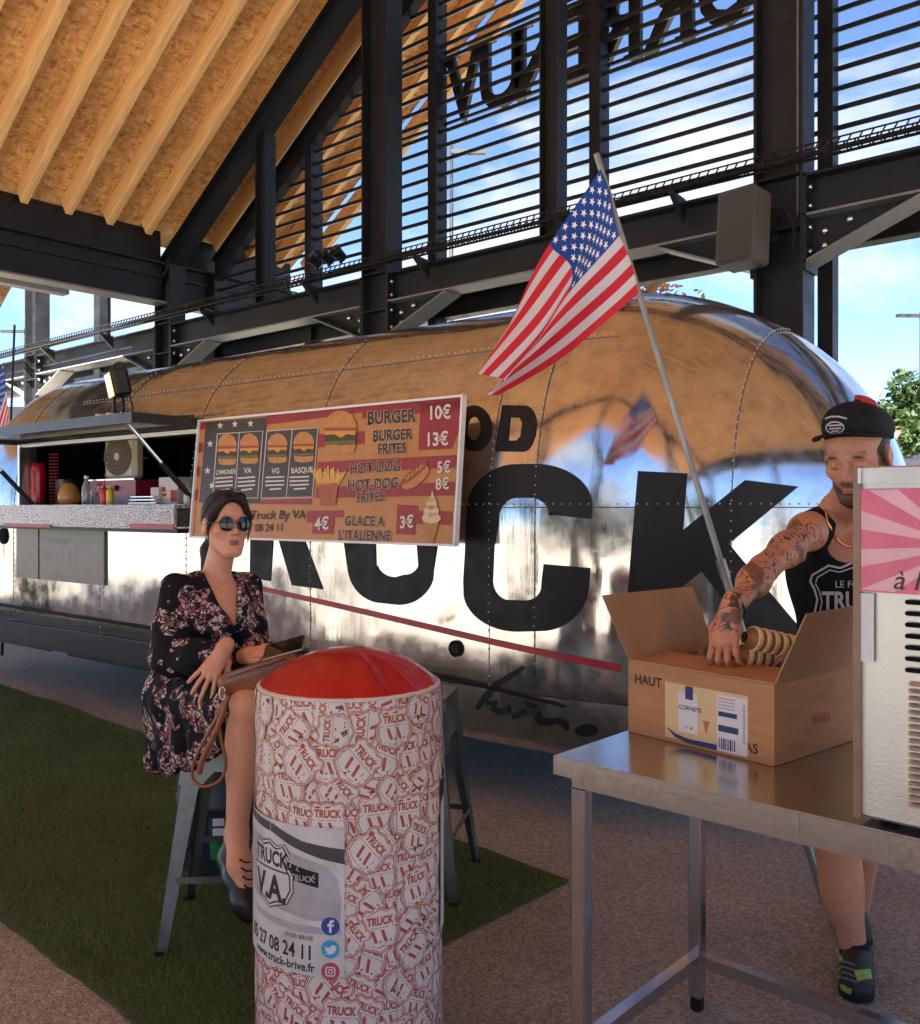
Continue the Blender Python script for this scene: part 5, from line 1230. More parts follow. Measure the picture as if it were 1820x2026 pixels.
# clear plastic bag inside
pl = mat('clear plastic film', (.9,.9,.9), .15, 0, .5, Transmission_Weight=.85, Alpha=.55); mb = MB(); rows = []
for i in range(9):
    rows.append([bp_(.10+.30*i/8+rng.uniform(-.008,.008), .19+.19*j/6, BH-.012+.05*math.sin(i*2.1+j*1.3)*math.sin(j*.9)+rng.uniform(-.012,.014)) for j in range(7)])
mb.grid(rows); mb.build('plastic_bag', pl, box, True)
WAF = noisy(mat('wafer', (.80,.60,.34), .75), 60, .2, .2, 120)
WAFD = noisy(mat('shaded wafer gap', (.30,.14,.05), .8), 60, .2, .2, 120)  # darker gaps between nested cones: shade put into the colour
def cone_stack(a, b, n_, name_lab):
    a, b = Vector(a), Vector(b); dv = (b-a).normalized(); st = thing('cone_stack', name_lab, 'wafer cones', a, 'nested wafer cones in the carton')
    x = dv.orthogonal().normalized(); Mx = Matrix((x, dv.cross(x), dv)).transposed().to_4x4(); l = (b-a).length/n_
    base_ = None
    for i in range(n_):
        if base_ is None:
            mb = MB(); mb.lathe([(.030,.0115),(.0345,.0125),(.0350,.0225),(.0335,.0245),(.030,.0235)], 22, Mx, cap=False); mb.lathe([(.014,-.012),(.0245,.008),(.0300,.0115)], 22, Mx, mi=1, cap=False); mb.lathe([(.030,.0235),(.024,.016),(.012,-.008)], 22, Mx, mi=1, cap=False); base_ = mb.build('cone', [WAF, WAFD], st, 50, world=False); q = base_
        else: q = base_.copy(); COL.objects.link(q)
        q.location = dv*(l*i)
    return st
cone_stack(VP(1480,1262,2.40), VP(1578,1284,2.455), 6, 'upper stack of nested wafer cones held in the man\'s hands')
cone_stack(VP(1462,1296,2.42), VP(1560,1308,2.47), 6, 'lower stack of nested wafer cones lying in the carton')

# ---------------------------------------------------------------- ice cream machine
MO = P(.7787, 1.797, TH); mach = thing('ice_cream_machine', 'pale steel ice cream machine with a pink sunburst poster at the table edge', 'ice cream machine', MO+tx*.25+ty_*.3)
def mp_(x, y, z): return MO + tx*x + ty_*y + Vector((0,0,z))
PALE = noisy(mat('brushed pale steel', (.52,.525,.51), .36, .8), 5, .1, .06, 200, rough_amt=.08)
MHt = .70; mb = MB(); mb.box(mp_(.28,.303,.010+(MHt-.010)/2), (.555,.594,MHt-.010), TM, bevel=.006); mb.build('housing', PALE, mach)
mb = MB(); mb.box(mp_(.006,.001,.010+(MHt-.010)/2), (.014,.01,MHt-.010), TM); mb.build('corner_trim', noisy(mat('brown edge trim', (.20,.13,.09), .4, .4), 9, .2), mach)
for k_ in range(4):
    x, y = ((.05,.06),(.5,.06),(.05,.54),(.5,.54))[k_]; q = MB(); q.lathe([(.02,0),(.022,.0095),(0,.0095)], 12, Matrix.Translation(mp_(x,y,.0006))); q.build('foot', M_['rubber'], mach)
mb = MB(); mb.box(mp_(.28,.006,MHt-.018), (.555,.012,.03), TM); mb.box(mp_(.012,.0,MHt-.018),(.006,.014,.03),TM); mb.build('top_trim', PALE, mach)
# poster
PX, PY0, PY1 = .004, .455, .656
FR = lambda polys, out, name, m, par: face(mp_(0,0,0), tx, Z_, polys, out, name, m, par, -ty_)
ps = FR([rect(.002,PY0,.42,PY1)], .0022, 'poster', noisy(mat('pink poster', (.62,.13,.22), .3), 9, .12), mach)
cx_, cz_ = .20, .548; rays = []
for k_ in range(16):
    a0, a1 = R(k_*22.5+3), R(k_*22.5+13.5)
    def rim(a):
        r = 9; c, s2 = math.cos(a), math.sin(a)
        if c > 1e-6: r = min(r, (.40-cx_)/c)
        if c < -1e-6: r = min(r, (.014-cx_)/c)
        if s2 > 1e-6: r = min(r, (PY1-.002-cz_)/s2)
        if s2 < -1e-6: r = min(r, (PY0+.003-cz_)/s2)
        return (cx_+c*r, cz_+s2*r)
    rays.append(([(cx_+.05*math.cos(a0), cz_+.05*math.sin(a0)), rim(a0), rim(a1), (cx_+.05*math.cos(a1), cz_+.05*math.sin(a1))], [(0,1,2,3)]))
FR(rays, .0026, 'sunburst_ray', noisy(mat('pale pink print', (.66,.38,.43), .35), 12, .1), ps)
FR([tri(circ(cx_, cz_+.01, .078, n=40))], .0030, 'white_disc', mat('pale disc print', (.66,.68,.66), .35), ps)
scr = [stroke([(.165+.03*math.cos(R(t))-.0, .515+.018*math.sin(R(t))) for t in range(40, 400, 20)], .0035), stroke([(.190,.522),(.178,.50),(.176,.478),(.186,.468),(.192,.484),(.182,.505),(.205,.53)], .0035), stroke([(.20,.49),(.215,.52),(.225,.49),(.235,.505),(.25,.49)], .0035)]
scr += [tx2("à l'italienne", .072, .464, .052, .006, .25), tx2('Glace', .205, .488, .05, .004, .25)]
FR(scr, .0034, 'poster_lettering', mat('dark script ink', (.05,.015,.02), .5), ps)
FR([rect(.0025,.318,.038,.452)], .0022, 'paper_note', mat('white paper', (.62,.63,.64), .6), mach)
# vents: wide slots above, pressed louvres below
for k_ in range(7):
    z = .440-.0215*k_; mb = MB(); mb.add([mp_(x, -.0020, y) for x, y in rrect(.094,z-.0045,.40,z+.0045,.0044)], [tuple(range(20))]); mb.build('vent_slot', M_['dark'], mach)
lv = None
for k_ in range(18):
    z = .285-.0135*k_
    if lv is None:
        mb = MB(); mb.add([(.100,0,.004),(.40,0,.004),(.40,0,-.004),(.100,0,-.004),(.106,-.007,-.003),(.40,-.007,-.003)], [(0,1,5,4),(4,5,2,3),(0,4,3)]); lv = mb.build('louvre', PALE, mach, world=False); q = lv
    else: q = lv.copy(); COL.objects.link(q)
    q.location = mp_(0,0,z)-mach.location; q.rotation_euler = TM.to_euler()

# ---------------------------------------------------------------- printed pillar table
BC = P(-.305, 2.515); BR_ = .252; BHt = 1.03
pil = thing('pillar_table', 'white padded pillar table covered in red truck badges with a red domed top', 'pillar table', BC)
WP = noisy(mat('printed white vinyl', (.62,.56,.50), .5), 5, .12, .12, 30); mb = MB()
prof = [(BR_*.97,0),(BR_,.01),(BR_*1.003,.3),(BR_*.997,.62),(BR_*1.0,.92),(BR_*1.004,.985),(BR_*.998,1.008),(BR_*.988,1.018),(BR_*.972,1.022)]
mb.lathe(prof, 72, Matrix.Translation(BC)); mb.build('cover', WP, pil, True)
mb = MB(); rows = []; nn = 96; rd = [0,.1,.22,.36,.5,.64,.76,.86,.93,.975,1.0]
for r_ in reversed(rd):
    row = []
    for j in range(nn):
        a = 2*PI*j/nn; pk = .0095*math.sin(a*22+math.sin(a*5)*2.5)*max(0, r_-.5)/.5*(1.2-r_) + .010*math.sin(a*9+1+2*math.sin(a*2))*max(0, r_-.3)*(1-r_*.6)
        row.append(BC+Vector((math.cos(a)*BR_*.984*r_, math.sin(a)*BR_*.984*r_, 1.017+.095*(1-r_**2.3)+pk*min(1, (1-r_)*9)+.0016*math.sin(a*31)*(r_ > .97))))
    rows.append(row)
mb.grid(rows, closed=True); mb.build('domed_top', noisy(mat('red stretch vinyl', (.40,.009,.015), .2), 8, .15, .08, 20), pil, True)
mb = MB(); mb.tube([BC+Vector((math.cos(2*PI*j/72)*BR_*.983, math.sin(2*PI*j/72)*BR_*.983, 1.0165)) for j in range(73)], .0035, 6); mb.build('piping', WP, pil, True)
def cyl(a, z, out):       # a: arc length from the sight line, to the right
    an = math.atan2(-BC.y, -BC.x) + a/BR_; z = min(z, 1.014); out = out - max(0, z-1.0)*.2
    return BC+Vector((math.cos(an)*(BR_*1.004+out), math.sin(an)*(BR_*1.004+out), z))
def wrap(name, polys, m, par, maxlen=.03):
    mb = MB()
    for vs, fs, out in polys:
        vs, fs = refine(vs, fs, maxlen); mb.add([cyl(x, y, out) for x, y in vs], fs)
    return mb.build(name, m, par, 'open')
# a badge: shield with TRUCK above and the initials below
def shield(k_=1.0): 
    p = [(-.030,.046),(-.016,.041),(0,.047),(.016,.041),(.030,.046),(.039,.034),(.033,.020),(.043,.004),(.044,-.016),(.034,-.034),(.014,-.040),(0,-.047),(-.014,-.040),(-.034,-.034),(-.044,-.016),(-.043,.004),(-.033,.020),(-.039,.034)]
    c = []
    for x, y in p: r = math.hypot(x, y); c.append((x+x/r*k_, y+y/r*k_))
    return c
P_red, P_wh, P_dk = [], [], []; placed = []
def tr_(poly, x, y, a, s=1): c, q = math.cos(a)*s, math.sin(a)*s; return [(x+px*c-py*q, y+px*q+py*c) for px, py in poly]
patch = (-.62, -.135, .315, .70)
bt = random.Random(11); pos = []
for gy in range(15):
    for gx in range(15):
        pos.append((-.46+.067*gx+(.033 if gy % 2 else 0)+bt.uniform(-.012,.012), .012+.071*gy+bt.uniform(-.012,.012), bt.choice([0,0,.1,-.1,.9,-.9,1.5,-.5,.6]), bt.uniform(.88,1.12)))
bt.shuffle(pos)
tk1 = text2d('TRUCK', .026, .045, 0, .74); 
for x, y, a, s_ in pos:
    if x < -.075 and .40 < y < .62: continue
    if x > .30 and .35 < y < .78: continue
    if y > 1.0: y = .985
    lev = 0
    for (px, py, pl_) in placed:
        if math.hypot(px-x, py-y) < .10: lev = max(lev, pl_+1)
    lev = min(lev, 13); placed.append((x, y, lev)); o0 = .0004+.0005*lev
    P_red.append((*tri(tr_(shield(.0080), x, y, a, s_)), o0)); P_wh.append((*tri(tr_(shield(.0054), x, y, a, s_)), o0+.0001)); P_red.append((*tri(tr_(shield(.0036), x, y, a, s_)), o0+.0002)); P_wh.append((*tri(tr_(shield(.0014), x, y, a, s_)), o0+.0003))
    lo_p = [(-.040,.008),(.040,.008),(.044,-.008),(.036,-.030),(.014,-.037),(-.014,-.037),(-.036,-.030),(-.044,-.008)]
    P_dk.append((*tri(tr_(lo_p, x, y, a, s_)), o0+.00035)); P_wh.append((*tri(tr_([(q*.955, (w_+.0145)*.95-.0145) for q, w_ in lo_p], x, y, a, s_)), o0+.0004))
    P_red.append((tr_([(q, w_+.0145) for q, w_ in tk1[0]], x, y, a, s_), tk1[1], o0+.00045))
    for dx in (-.014, .010): P_red.append((*tri(tr_([(dx-.009,.002),(dx-.001,.002),(dx+.009,-.027),(dx+.001,-.027)], x, y, a, s_)), o0+.0005))
    for dx in (.0005, .026): P_dk.append((*tri(tr_(circ(dx, -.025, .0026, n=8), x, y, a, s_)), o0+.0005))
RP = noisy(mat('brick red print', (.36,.065,.045), .55), 30, .15); DP = mat('dark red print', (.13,.045,.035), .55)
wrap('red_badge_print', P_red, RP, pil, .03)['kind'] = 'stuff'; wrap('white_badge_print', P_wh, WP, pil, .03)['kind'] = 'stuff'; wrap('dark_badge_print', P_dk, DP, pil, .03)['kind'] = 'stuff'
# photo panel with the truck, the phone number and three round icons
x0, x1, z0, z1 = patch; x1 = -.012
GP = noisy(mat('grey photo print', (.36,.35,.35), .5), 12, .2); SP_ = noisy(mat('pale photo print', (.52,.51,.48), .5), 14, .15)
o0 = .0075
wrap('wrap_seam', [(*rect(.118,.005,.1205,1.02), .0072)], mat('seam tape', (.34,.27,.23), .6), pil, .03)  # vertical seam drawn as a thin brown strip
pan = wrap('photo_panel', [(*rect(x0,.335,x1,.705), o0)], SP_, pil, .03)
wrap('photo_sky', [(*tri([(x0,.72),(-.21,.695),(-.12,.668),(x1,.652),(x1,.615),(-.07,.628),(-.14,.648),(-.21,.672),(x0,.70)]), o0+.0003)], mat('dark print band', (.05,.045,.05), .5), pan, .03)
wrap('photo_trailer', [(*tri([(-.42,.66),(-.2,.645),(-.12,.628),(-.06,.612),(-.028,.58),(-.020,.53),(-.022,.475),(-.1,.472),(-.2,.485),(-.42,.5)]), o0+.0003), (*tri([(-.3,.463),(-.1,.458),(-.02,.456),(-.02,.440),(-.1,.440),(-.3,.446)]), o0+.0003)], GP, pan, .03)
wrap('photo_window', [(*tri([(-.165,.61),(-.075,.592),(-.075,.555),(-.165,.57)]), o0+.0005)], M_['black'], pan, .03)
wrap('photo_lettering', [([(q-.118, w_+.568) for q, w_ in text2d('TRUCK', .02, .02)[0]], text2d('TRUCK', .02, .02)[1], o0+.0008), ([(q-.112, w_+.518) for q, w_ in text2d('V.A.', .034, .02)[0]], text2d('V.A.', .034, .02)[1], o0+.0008)], GP, pan, .03)
# big badge at the left edge of the panel
sx, sz, sk = -.225, .565, 1.75
wrap('badge_outline', [(*tri(tr_(shield(.004), sx, sz, 0, sk)), o0+.0006), (*tri(tr_(shield(-.001), sx, sz, 0, sk)), o0+.0010), (*rect(sx-.07,sz+.012,sx+.07,sz+.0165), o0+.0018)], INK, pan, .02)
wrap('badge_field', [(*tri(tr_(shield(.0022), sx, sz, 0, sk)), o0+.0008), (*tri(tr_(shield(-.0035), sx, sz, 0, sk)), o0+.0014)], SP_, pan, .02)
t1, t2 = text2d('TRUCK', .052, .035, 0, .78), text2d('V.A.', .088, .035, 0, .82)
wrap('badge_lettering', [([(q+sx, w_+sz+.026) for q, w_ in t1[0]], t1[1], o0+.0018), ([(q+sx, w_+sz-.062) for q, w_ in t2[0]], t2[1], o0+.0018)], INK, pan, .02)
tt1, tt2, tt3 = text2d('05 27 08 24 11', .050, .02, 0, .78, 'RIGHT'), text2d('www.truck-brive.fr', .030, .02, 0, .9, 'RIGHT'), text2d('19100 BRIVE', .016, .0, 0, 1, 'RIGHT')
wrap('phone_lettering', [([(q-.088, w_+.375) for q, w_ in tt1[0]], tt1[1], o0+.0006), ([(q-.085, w_+.345) for q, w_ in tt2[0]], tt2[1], o0+.0006), ([(q-.088, w_+.422) for q, w_ in tt3[0]], tt3[1], o0+.0006)], INK, pan, .02)
ic = [(-.046, .462, (.02,.06,.26)), (-.046, .405, (.03,.33,.55)), (-.046, .350, (.45,.06,.07))]
for (a, z, c) in ic:
    io = wrap('social_icon', [(*tri(circ(a, z, .0225, n=28)), o0+.0008)], mat('icon print', c, .45), pan, .02)
    if c[2] == .26: pl2 = [(*tri([(a-.003,z-.016),(a+.003,z-.016),(a+.003,z-.001),(a+.008,z-.001),(a+.009,z+.005),(a+.003,z+.005),(a+.003,z+.009),(a+.009,z+.010),(a+.009,z+.016),(a+.002,z+.016),(a-.003,z+.011),(a-.003,z+.005),(a-.007,z+.005),(a-.007,z-.001),(a-.003,z-.001)]), o0+.0012)]
    elif c[2] == .55: pl2 = [(*tri([(a-.016,z+.008),(a-.008,z+.004),(a-.001,z+.004),(a+.002,z+.010),(a+.008,z+.011),(a+.011,z+.008),(a+.016,z+.009),(a+.013,z+.005),(a+.014,z-.001),(a+.008,z-.010),(a-.002,z-.013),(a-.013,z-.011),(a-.006,z-.008),(a-.012,z-.004),(a-.009,z-.003),(a-.014,z+.002),(a-.011,z+.002)]), o0+.0012)]
    else:
        r1, r2 = rrect(a-.012,z-.012,a+.012,z+.012,.005), rrect(a-.0092,z-.0092,a+.0092,z+.0092,.003)
        pl2 = [(*tri(r1, [r2]), o0+.0012), (*tri(circ(a, z, .0062, n=18), [circ(a, z, .0038, n=14)]), o0+.0012), (*tri(circ(a+.006, z+.006, .0013, n=8)), o0+.0012)]
    wrap('icon_symbol', pl2, PAP, io, .02) if True else None
pan2 = wrap('photo_panel', [(*rect(.305,.36,.45,.77), .0072)], SP_, pil, .03)
wrap('photo_sky', [(*tri([(.305,.765),(.45,.775),(.45,.70),(.34,.715),(.305,.70)]), .0076)], M_['black'], pan2, .03)

# ---------------------------------------------------------------- steel bar stools
GUN = noisy(mat('galvanised stool steel', (.17,.18,.175), .38, .85), 9, .3, .1, 40, rough_amt=.12)
def stool(lab, loc, rz):
    st = thing('bar_stool', lab, 'bar stool', loc, 'galvanised steel bar stools', (0,0,rz))
    mb = MB(); hs, H = .155, .76
    mb.prism(rrect(-hs,-hs,hs,hs,.05,6), H-.012, H); mb.prism(rrect(-hs-.004,-hs-.004,hs+.004,hs+.004,.052,6), H-.045, H-.0125); mb.build('seat', GUN, st, 40, world=False)
    for sx in (-1, 1):
        for sy in (-1, 1):
            mb = MB(); t = Vector((sx*.135, sy*.135, H-.046)); b = Vector((sx*.222, sy*.222, .0)); rows = []
            for (q, wd) in ((0,.060),(.25,.052),(.5,.042),(.75,.034),(1,.026)):
                c = t+(b-t)*q; ix = Vector((-sx,0,0))*wd; iy = Vector((0,-sy,0))*wd
                o = Vector((sx,sy,0))*.006
                rows.append([c+ix, c+ix*.4+Vector((0,sy,0))*.004, c+o, c+iy*.4+Vector((sx,0,0))*.004, c+iy, c+iy*.4-Vector((sx,0,0))*.004, c-o*.2, c+ix*.4-Vector((0,sy,0))*.004])
            mb.grid(rows, closed=True); mb.f.append(list(range(8))); mb.mi.append(0); n8 = len(rows)*8; mb.f.append([n8-1-i for i in range(8)]); mb.mi.append(0)
            lg_ = mb.build('leg', GUN, st, 50, world=False)
            mb = MB(); mb.box(b+Vector((-sx*.008,-sy*.008,.012)), (.034,.034,.024)); mb.build('foot', M_['rubber'], lg_, world=False)
    q = .72; r_ = .135+(.222-.135)*(H-.046-.245)/(H-.046)
    for (a, b) in (((-1,-1),(1,-1)),((1,-1),(1,1)),((1,1),(-1,1)),((-1,1),(-1,-1))):
        mb = MB(); mb.bar((a[0]*r_,a[1]*r_,.245),(b[0]*r_,b[1]*r_,.245),.006,.022); mb.build('stretcher', GUN, st, world=False)
        mb = MB(); r1 = .150; r2 = .168
        mb.add([(a[0]*r1,a[1]*r1,.71),(b[0]*r1,b[1]*r1,.71),(b[0]*r2*.999,b[1]*r2*.999,.56),((a[0]*.2+b[0]*.8)*r2,(a[1]*.2+b[1]*.8)*r2,.545),((a[0]*.35+b[0]*.65)*.163,(a[1]*.35+b[1]*.65)*.163,.60),((a[0]*.65+b[0]*.35)*.163,(a[1]*.65+b[1]*.35)*.163,.60),((a[0]*.8+b[0]*.2)*r2,(a[1]*.8+b[1]*.2)*r2,.545),(a[0]*r2*.999,a[1]*r2*.999,.56)], [(0,1,4,5),(1,2,3,4),(0,5,6,7)])
        mb.build('apron', GUN, st, world=False)
    return st
y0 = math.asin(CA)
stool('steel bar stool under the seated woman with her dress over its seat', P(-.80, 3.262), y0+R(4.5))
stool('empty steel bar stool half hidden behind the right side of the badge pillar', P(-.185, 3.66), y0+R(-12))
# plastic drum behind the woman
dm_ = thing('plastic_drum', 'dark blue grey drum with green and white sticker behind the stool legs', 'drum', P(-1.0, 3.86))
mb = MB(); Mx = Matrix.Translation(P(-1.0, 3.86)); mb.lathe([(.17,0),(.185,.012),(.19,.03),(.19,.26),(.197,.27),(.197,.295),(.19,.305),(.19,.50),(.197,.51),(.197,.53),(.175,.545),(.0,.545)], 40, Mx); mb.build('drum_body', noisy(mat('dark blue plastic', (.022,.030,.040), .4), 12, .2), dm_, 40)
dc = P(-1.0, 3.86); 
def dcy(a, z, out=.0015): an = math.atan2(-dc.y, -dc.x)+a/.19; return dc+Vector((math.cos(an)*(.19+out), math.sin(an)*(.19+out), z))
def dwrap(name, polys, m, par, out):
    mb = MB()
    for vs, fs in polys: vs, fs = refine(vs, fs, .02); mb.add([dcy(x, y, out) for x, y in vs], fs)
    return mb.build(name, m, par, 'open')
s1 = dwrap('sticker', [tri([(-.06,.25),(.03,.22),(.03,.09),(-.06,.12)])], mat('dark sticker', (.03,.05,.06), .5), dm_, .001)
dwrap('sticker_field', [tri([(-.055,.165),(.03,.10),(.03,.05),(-.055,.085)])], mat('green print', (.01,.22,.05), .5), s1, .002)
dwrap('sticker_field', [rect(-.045,.175,.02,.205), rect(-.045,.215,.0,.245)], PAP, s1, .002)

# ---------------------------------------------------------------- flags
def flag_mat():
    m = mat('flag cloth', (.6,.6,.6), .7); nt = m.node_tree; b = nt.nodes['Principled BSDF']
    uv = N(nt, 'ShaderNodeUVMap'); sp = N(nt, 'ShaderNodeSeparateXYZ'); L(nt, uv.outputs[0], sp.inputs[0])
    mu = N(nt, 'ShaderNodeMath', operation='MULTIPLY', i_1=6.5); L(nt, sp.outputs[1], mu.inputs[0]); fr = N(nt, 'ShaderNodeMath', operation='FRACT'); L(nt, mu.outputs[0], fr.inputs[0])
    lt = N(nt, 'ShaderNodeMath', operation='LESS_THAN', i_1=.5); L(nt, fr.outputs[0], lt.inputs[0])
    c1 = N(nt, 'ShaderNodeMix', data_type='RGBA'); c1.inputs[6].default_value = (.80,.76,.78,1); c1.inputs[7].default_value = (.74,.030,.055,1); L(nt, lt.outputs[0], c1.inputs[0])
    a = N(nt, 'ShaderNodeMath', operation='LESS_THAN', i_1=.40); L(nt, sp.outputs[0], a.inputs[0]); g_ = N(nt, 'ShaderNodeMath', operation='GREATER_THAN', i_1=6/13); L(nt, sp.outputs[1], g_.inputs[0])
    an = N(nt, 'ShaderNodeMath', operation='MULTIPLY'); L(nt, a.outputs[0], an.inputs[0]); L(nt, g_.outputs[0], an.inputs[1])
    c2 = N(nt, 'ShaderNodeMix', data_type='RGBA'); c2.inputs[7].default_value = (.015,.075,.36,1); L(nt, an.outputs[0], c2.inputs[0]); L(nt, c1.outputs[2], c2.inputs[6]); L(nt, c2.outputs[2], b.inputs['Base Color'])
    tr = N(nt, 'ShaderNodeBsdfTranslucent'); L(nt, c2.outputs[2], tr.inputs['Color']); ms = N(nt, 'ShaderNodeMixShader', i_0=.45); L(nt, b.outputs[0], ms.inputs[1]); L(nt, tr.outputs[0], ms.inputs[2])
    L(nt, ms.outputs[0], nt.nodes['Material Output'].inputs['Surface']); return m
FLAG = flag_mat(); STAR = mat('white star print', (.75,.75,.78), .7)
def flag(name, lab, fn_, pole, pr, loc, pm):
    t = thing(name, lab, 'flag', loc, 'american flags beside the trailer')
    mb = MB(); a, b = pole; mb.tube([a, a+(b-a)*.56, a+(b-a)*.565, b], [pr, pr, pr*1.3, pr*1.3], 10); mb.tube([a+(b-a)*.55, a+(b-a)*.575], pr*1.6, 10); mb.build('pole', pm, t, 40)
    nu, nv = 44, 30; me_v = []; uvs = []
    mb = MB(); rows = [[fn_(i/nu, 1-j/nv) for i in range(nu+1)] for j in range(nv+1)]; mb.grid(rows)
    o = mb.build('flag_cloth', FLAG, t, 'open'); me = o.data; ul = me.uv_layers.new(name='UVMap')
    for p in me.polygons:
        for li in p.loop_indices:
            v = me.loops[li].vertex_index; ul.data[li].uv = ((v % (nu+1))/nu, 1-(v//(nu+1))/nv)
    mb = MB()
    for r in range(9):
        for c in range(6 if r % 2 == 0 else 5):
            u = .40*((c+.5)/6 if r % 2 == 0 else (c+1)/6); v = 1-(7/13)*(r+.7)/9.4
            p = fn_(u, v); e = .004; tu = (fn_(u+e, v)-fn_(u-e, v)).normalized(); tv = (fn_(u, v+e)-fn_(u, v-e)).normalized(); n_ = tu.cross(tv).normalized()
            if n_.dot(p-Vector((0,0,EYE))) > 0: n_ = -n_
            vs = [p+n_*.0015]
            for k_ in range(10): rr_ = .0165 if k_ % 2 == 0 else .0066; an = PI/2+k_*PI/5; vs.append(p+n_*.0015+tu*(rr_*math.cos(an))+tv*(rr_*math.sin(an)))
            mb.add(vs, [(0, 1+k_, 1+(k_+1) % 10) for k_ in range(10)])
    mb.build('stars', STAR, o, 'open')['kind'] = 'stuff'
    return t
PM = noisy(mat('dull metal pole', (.30,.29,.26), .45, .7), 20, .25, stretch=(1,1,.2))
pT, pB = VP(1180, 305, 3.60), VP(1634, 1792, 3.45)
def f1(u, v):
    # hoist along the pole, cloth hanging down to the lower left
    h1, h0 = VP(1187, 335, 3.57), VP(1262, 580, 3.555); e1, e0 = VP(956, 722, 3.40), VP(1000, 778, 3.52)
    a = h0+(h1-h0)*v; b = e0+(e1-e0)*v
    mid = (a+b)/2; k_ = 4*u*(1-u)
    c = a+(b-a)*u
    bul = VP(1125, 405, 3.45)-((h1+e1)/2); bul0 = VP(1140, 690, 3.56)-((h0+e0)/2)
    # widen the middle so that the cloth keeps its height before it gathers at the fly end
    c = c + (bul*.10*v+bul0*.45*(1-v))*k_
    w_ = math.sin((v*2.1+u*.6)*PI*1.35+.6); wv2 = math.sin((v*4.5+u*1.2)*PI)
    w3 = math.sin(u*7.5+v*5)*math.sin(v*6-u*2)
    return c + D(.016*w_+.020*w3+.022*math.sin(v*10+u*3.5)*u, -.075*w_*min(1, u*2.2)-.02*wv2*u-.016*w3*min(1, u*3), .006*w3)*(.35+.65*u)
fl1 = flag('american_flag', 'american flag drooping from a leaning metal pole in front of the trailer', f1, (pT, pB), .0125, P(1.385, 3.45, 0), PM)
q1, q0 = VP(28, 618, 8.6), VP(38, 860, 8.6)
def f2(u, v):
    a = VP(8, 690, 8.6)+(VP(17, 800, 8.6)-VP(8, 690, 8.6))*(1-v); b = VP(-75, 930, 8.55)+(VP(-25, 985, 8.6)-VP(-75, 930, 8.55))*(1-v)
    return a+(b-a)*u+D(0, .05*math.sin(v*9+u*2)*u, 0)
fl2 = flag('american_flag', 'american flag on a thin pole at the far left end of the trailer', f2, (VP(29, 618, 8.6), VP(4, 1272, 8.7)), .011, VP(4, 1290, 8.7), M_['blackmetal'])
fl2.location.z = 0

# ---------------------------------------------------------------- menu board
mbX0, mbX1, mbZ0, mbZ1 = -4.84, -2.74, 1.322, 2.042
menu = thing('menu_board', 'red and orange menu board of burgers, hot dogs and ice cream hung on the trailer', 'menu board', T((mbX0+mbX1)/2, 3.52, mbZ0))
W_, H_ = mbX1-mbX0, mbZ1-mbZ0
def mpt(x, z, out=0.0):    # x 0..W_, z 0..H_ on the board face; the board leans out a little at the foot
    return T(mbX0+x, 3.475+.065*z/H_-out, mbZ0+z)
def hom(src, dst):
    A = []
    for (x, y), (u, v) in zip(src, dst): A += [[x,y,1,0,0,0,-u*x,-u*y],[0,0,0,x,y,1,-v*x,-v*y]]
    h = np.linalg.solve(np.array(A), np.array([c for p in dst for c in p])); return np.append(h, 1).reshape(3, 3)
Hm = hom([(118,245),(1772,85),(1715,1010),(70,930)], [(0,H_),(W_,H_),(W_,0),(0,0)])
def m2(pts): return [(lambda r: (r[0]/r[2], r[1]/r[2]))(Hm @ np.array([x, y, 1])) for x, y in pts]
mb = MB(); c = [mpt(0,0,-.001), mpt(W_,0,-.001), mpt(W_,H_,-.001), mpt(0,H_,-.001)]; n_ = T(0,1,0)-T(0,0,0)
slab(mb, c, n_, .02); mb.build('panel', noisy(mat('orange menu print', (.46,.20,.055), .4), 5, .1), menu)
mb = MB(); f = .012
for (a, b) in (((-f,H_+f/2),(W_+f,H_+f/2)),((-f,-f/2),(W_+f,-f/2)),((-f/2,0),(-f/2,H_)),((W_+f/2,0),(W_+f/2,H_))):
    mb.bar(mpt(*a), mpt(*b), f, .034, n_)
mb.build('frame', M_['white'], menu)
def mface(name, polys, m, out, par=menu, raw=False):
    mb = MB()
    for vs, fs in polys:
        if not raw: vs = m2(vs)
        mb.add([mpt(x, z, out) for x, z in vs], fs)
    return mb.build(name, m, par, 'open')
MAR = noisy(mat('maroon menu print', (.28,.018,.022), .4), 6, .12); GRY = noisy(mat('charcoal menu print', (.045,.038,.034), .45), 6, .1); WHT = mat('white menu print', (.66,.60,.55), .5); BLK = mat('black menu print', (.025,.018,.016), .5)
Q = lambda *p: (list(p), [tuple(range(len(p)))])
for q_ in [Q((520,205),(1120,148),(1115,185),(520,262)), Q((1120,146),(1772,86),(1765,165),(1118,222)), Q((845,320),(1135,300),(1130,380),(842,402)), Q((1495,130),(1765,105),(1745,300),(1700,410),(1480,420)),
    Q((838,490),(1730,450),(1722,530),(836,560)), Q((830,645),(1720,620),(1715,705),(825,712)), Q((480,720),(800,715),(800,750),(480,745)), Q((770,790),(1000,790),(1000,830),(945,832),(935,935),(805,930),(808,865),(770,860)), Q((1345,757),(1478,765),(1478,800),(1505,800),(1505,880),(1462,880),(1456,948),(1335,940)), Q((1620,800),(1700,805),(1695,890),(1615,885)),
    Q((108,250),(150,246),(146,290),(104,292)), Q((100,372),(132,372),(128,430),(94,430)), Q((85,515),(118,515),(115,575),(80,575)), Q((72,650),(105,650),(100,720),(66,720))]: mface('printed_stripe', [q_], MAR, .002)
mface('star_panel', [Q((150,248),(522,215),(482,742),(112,732))], GRY, .0025)
st = []
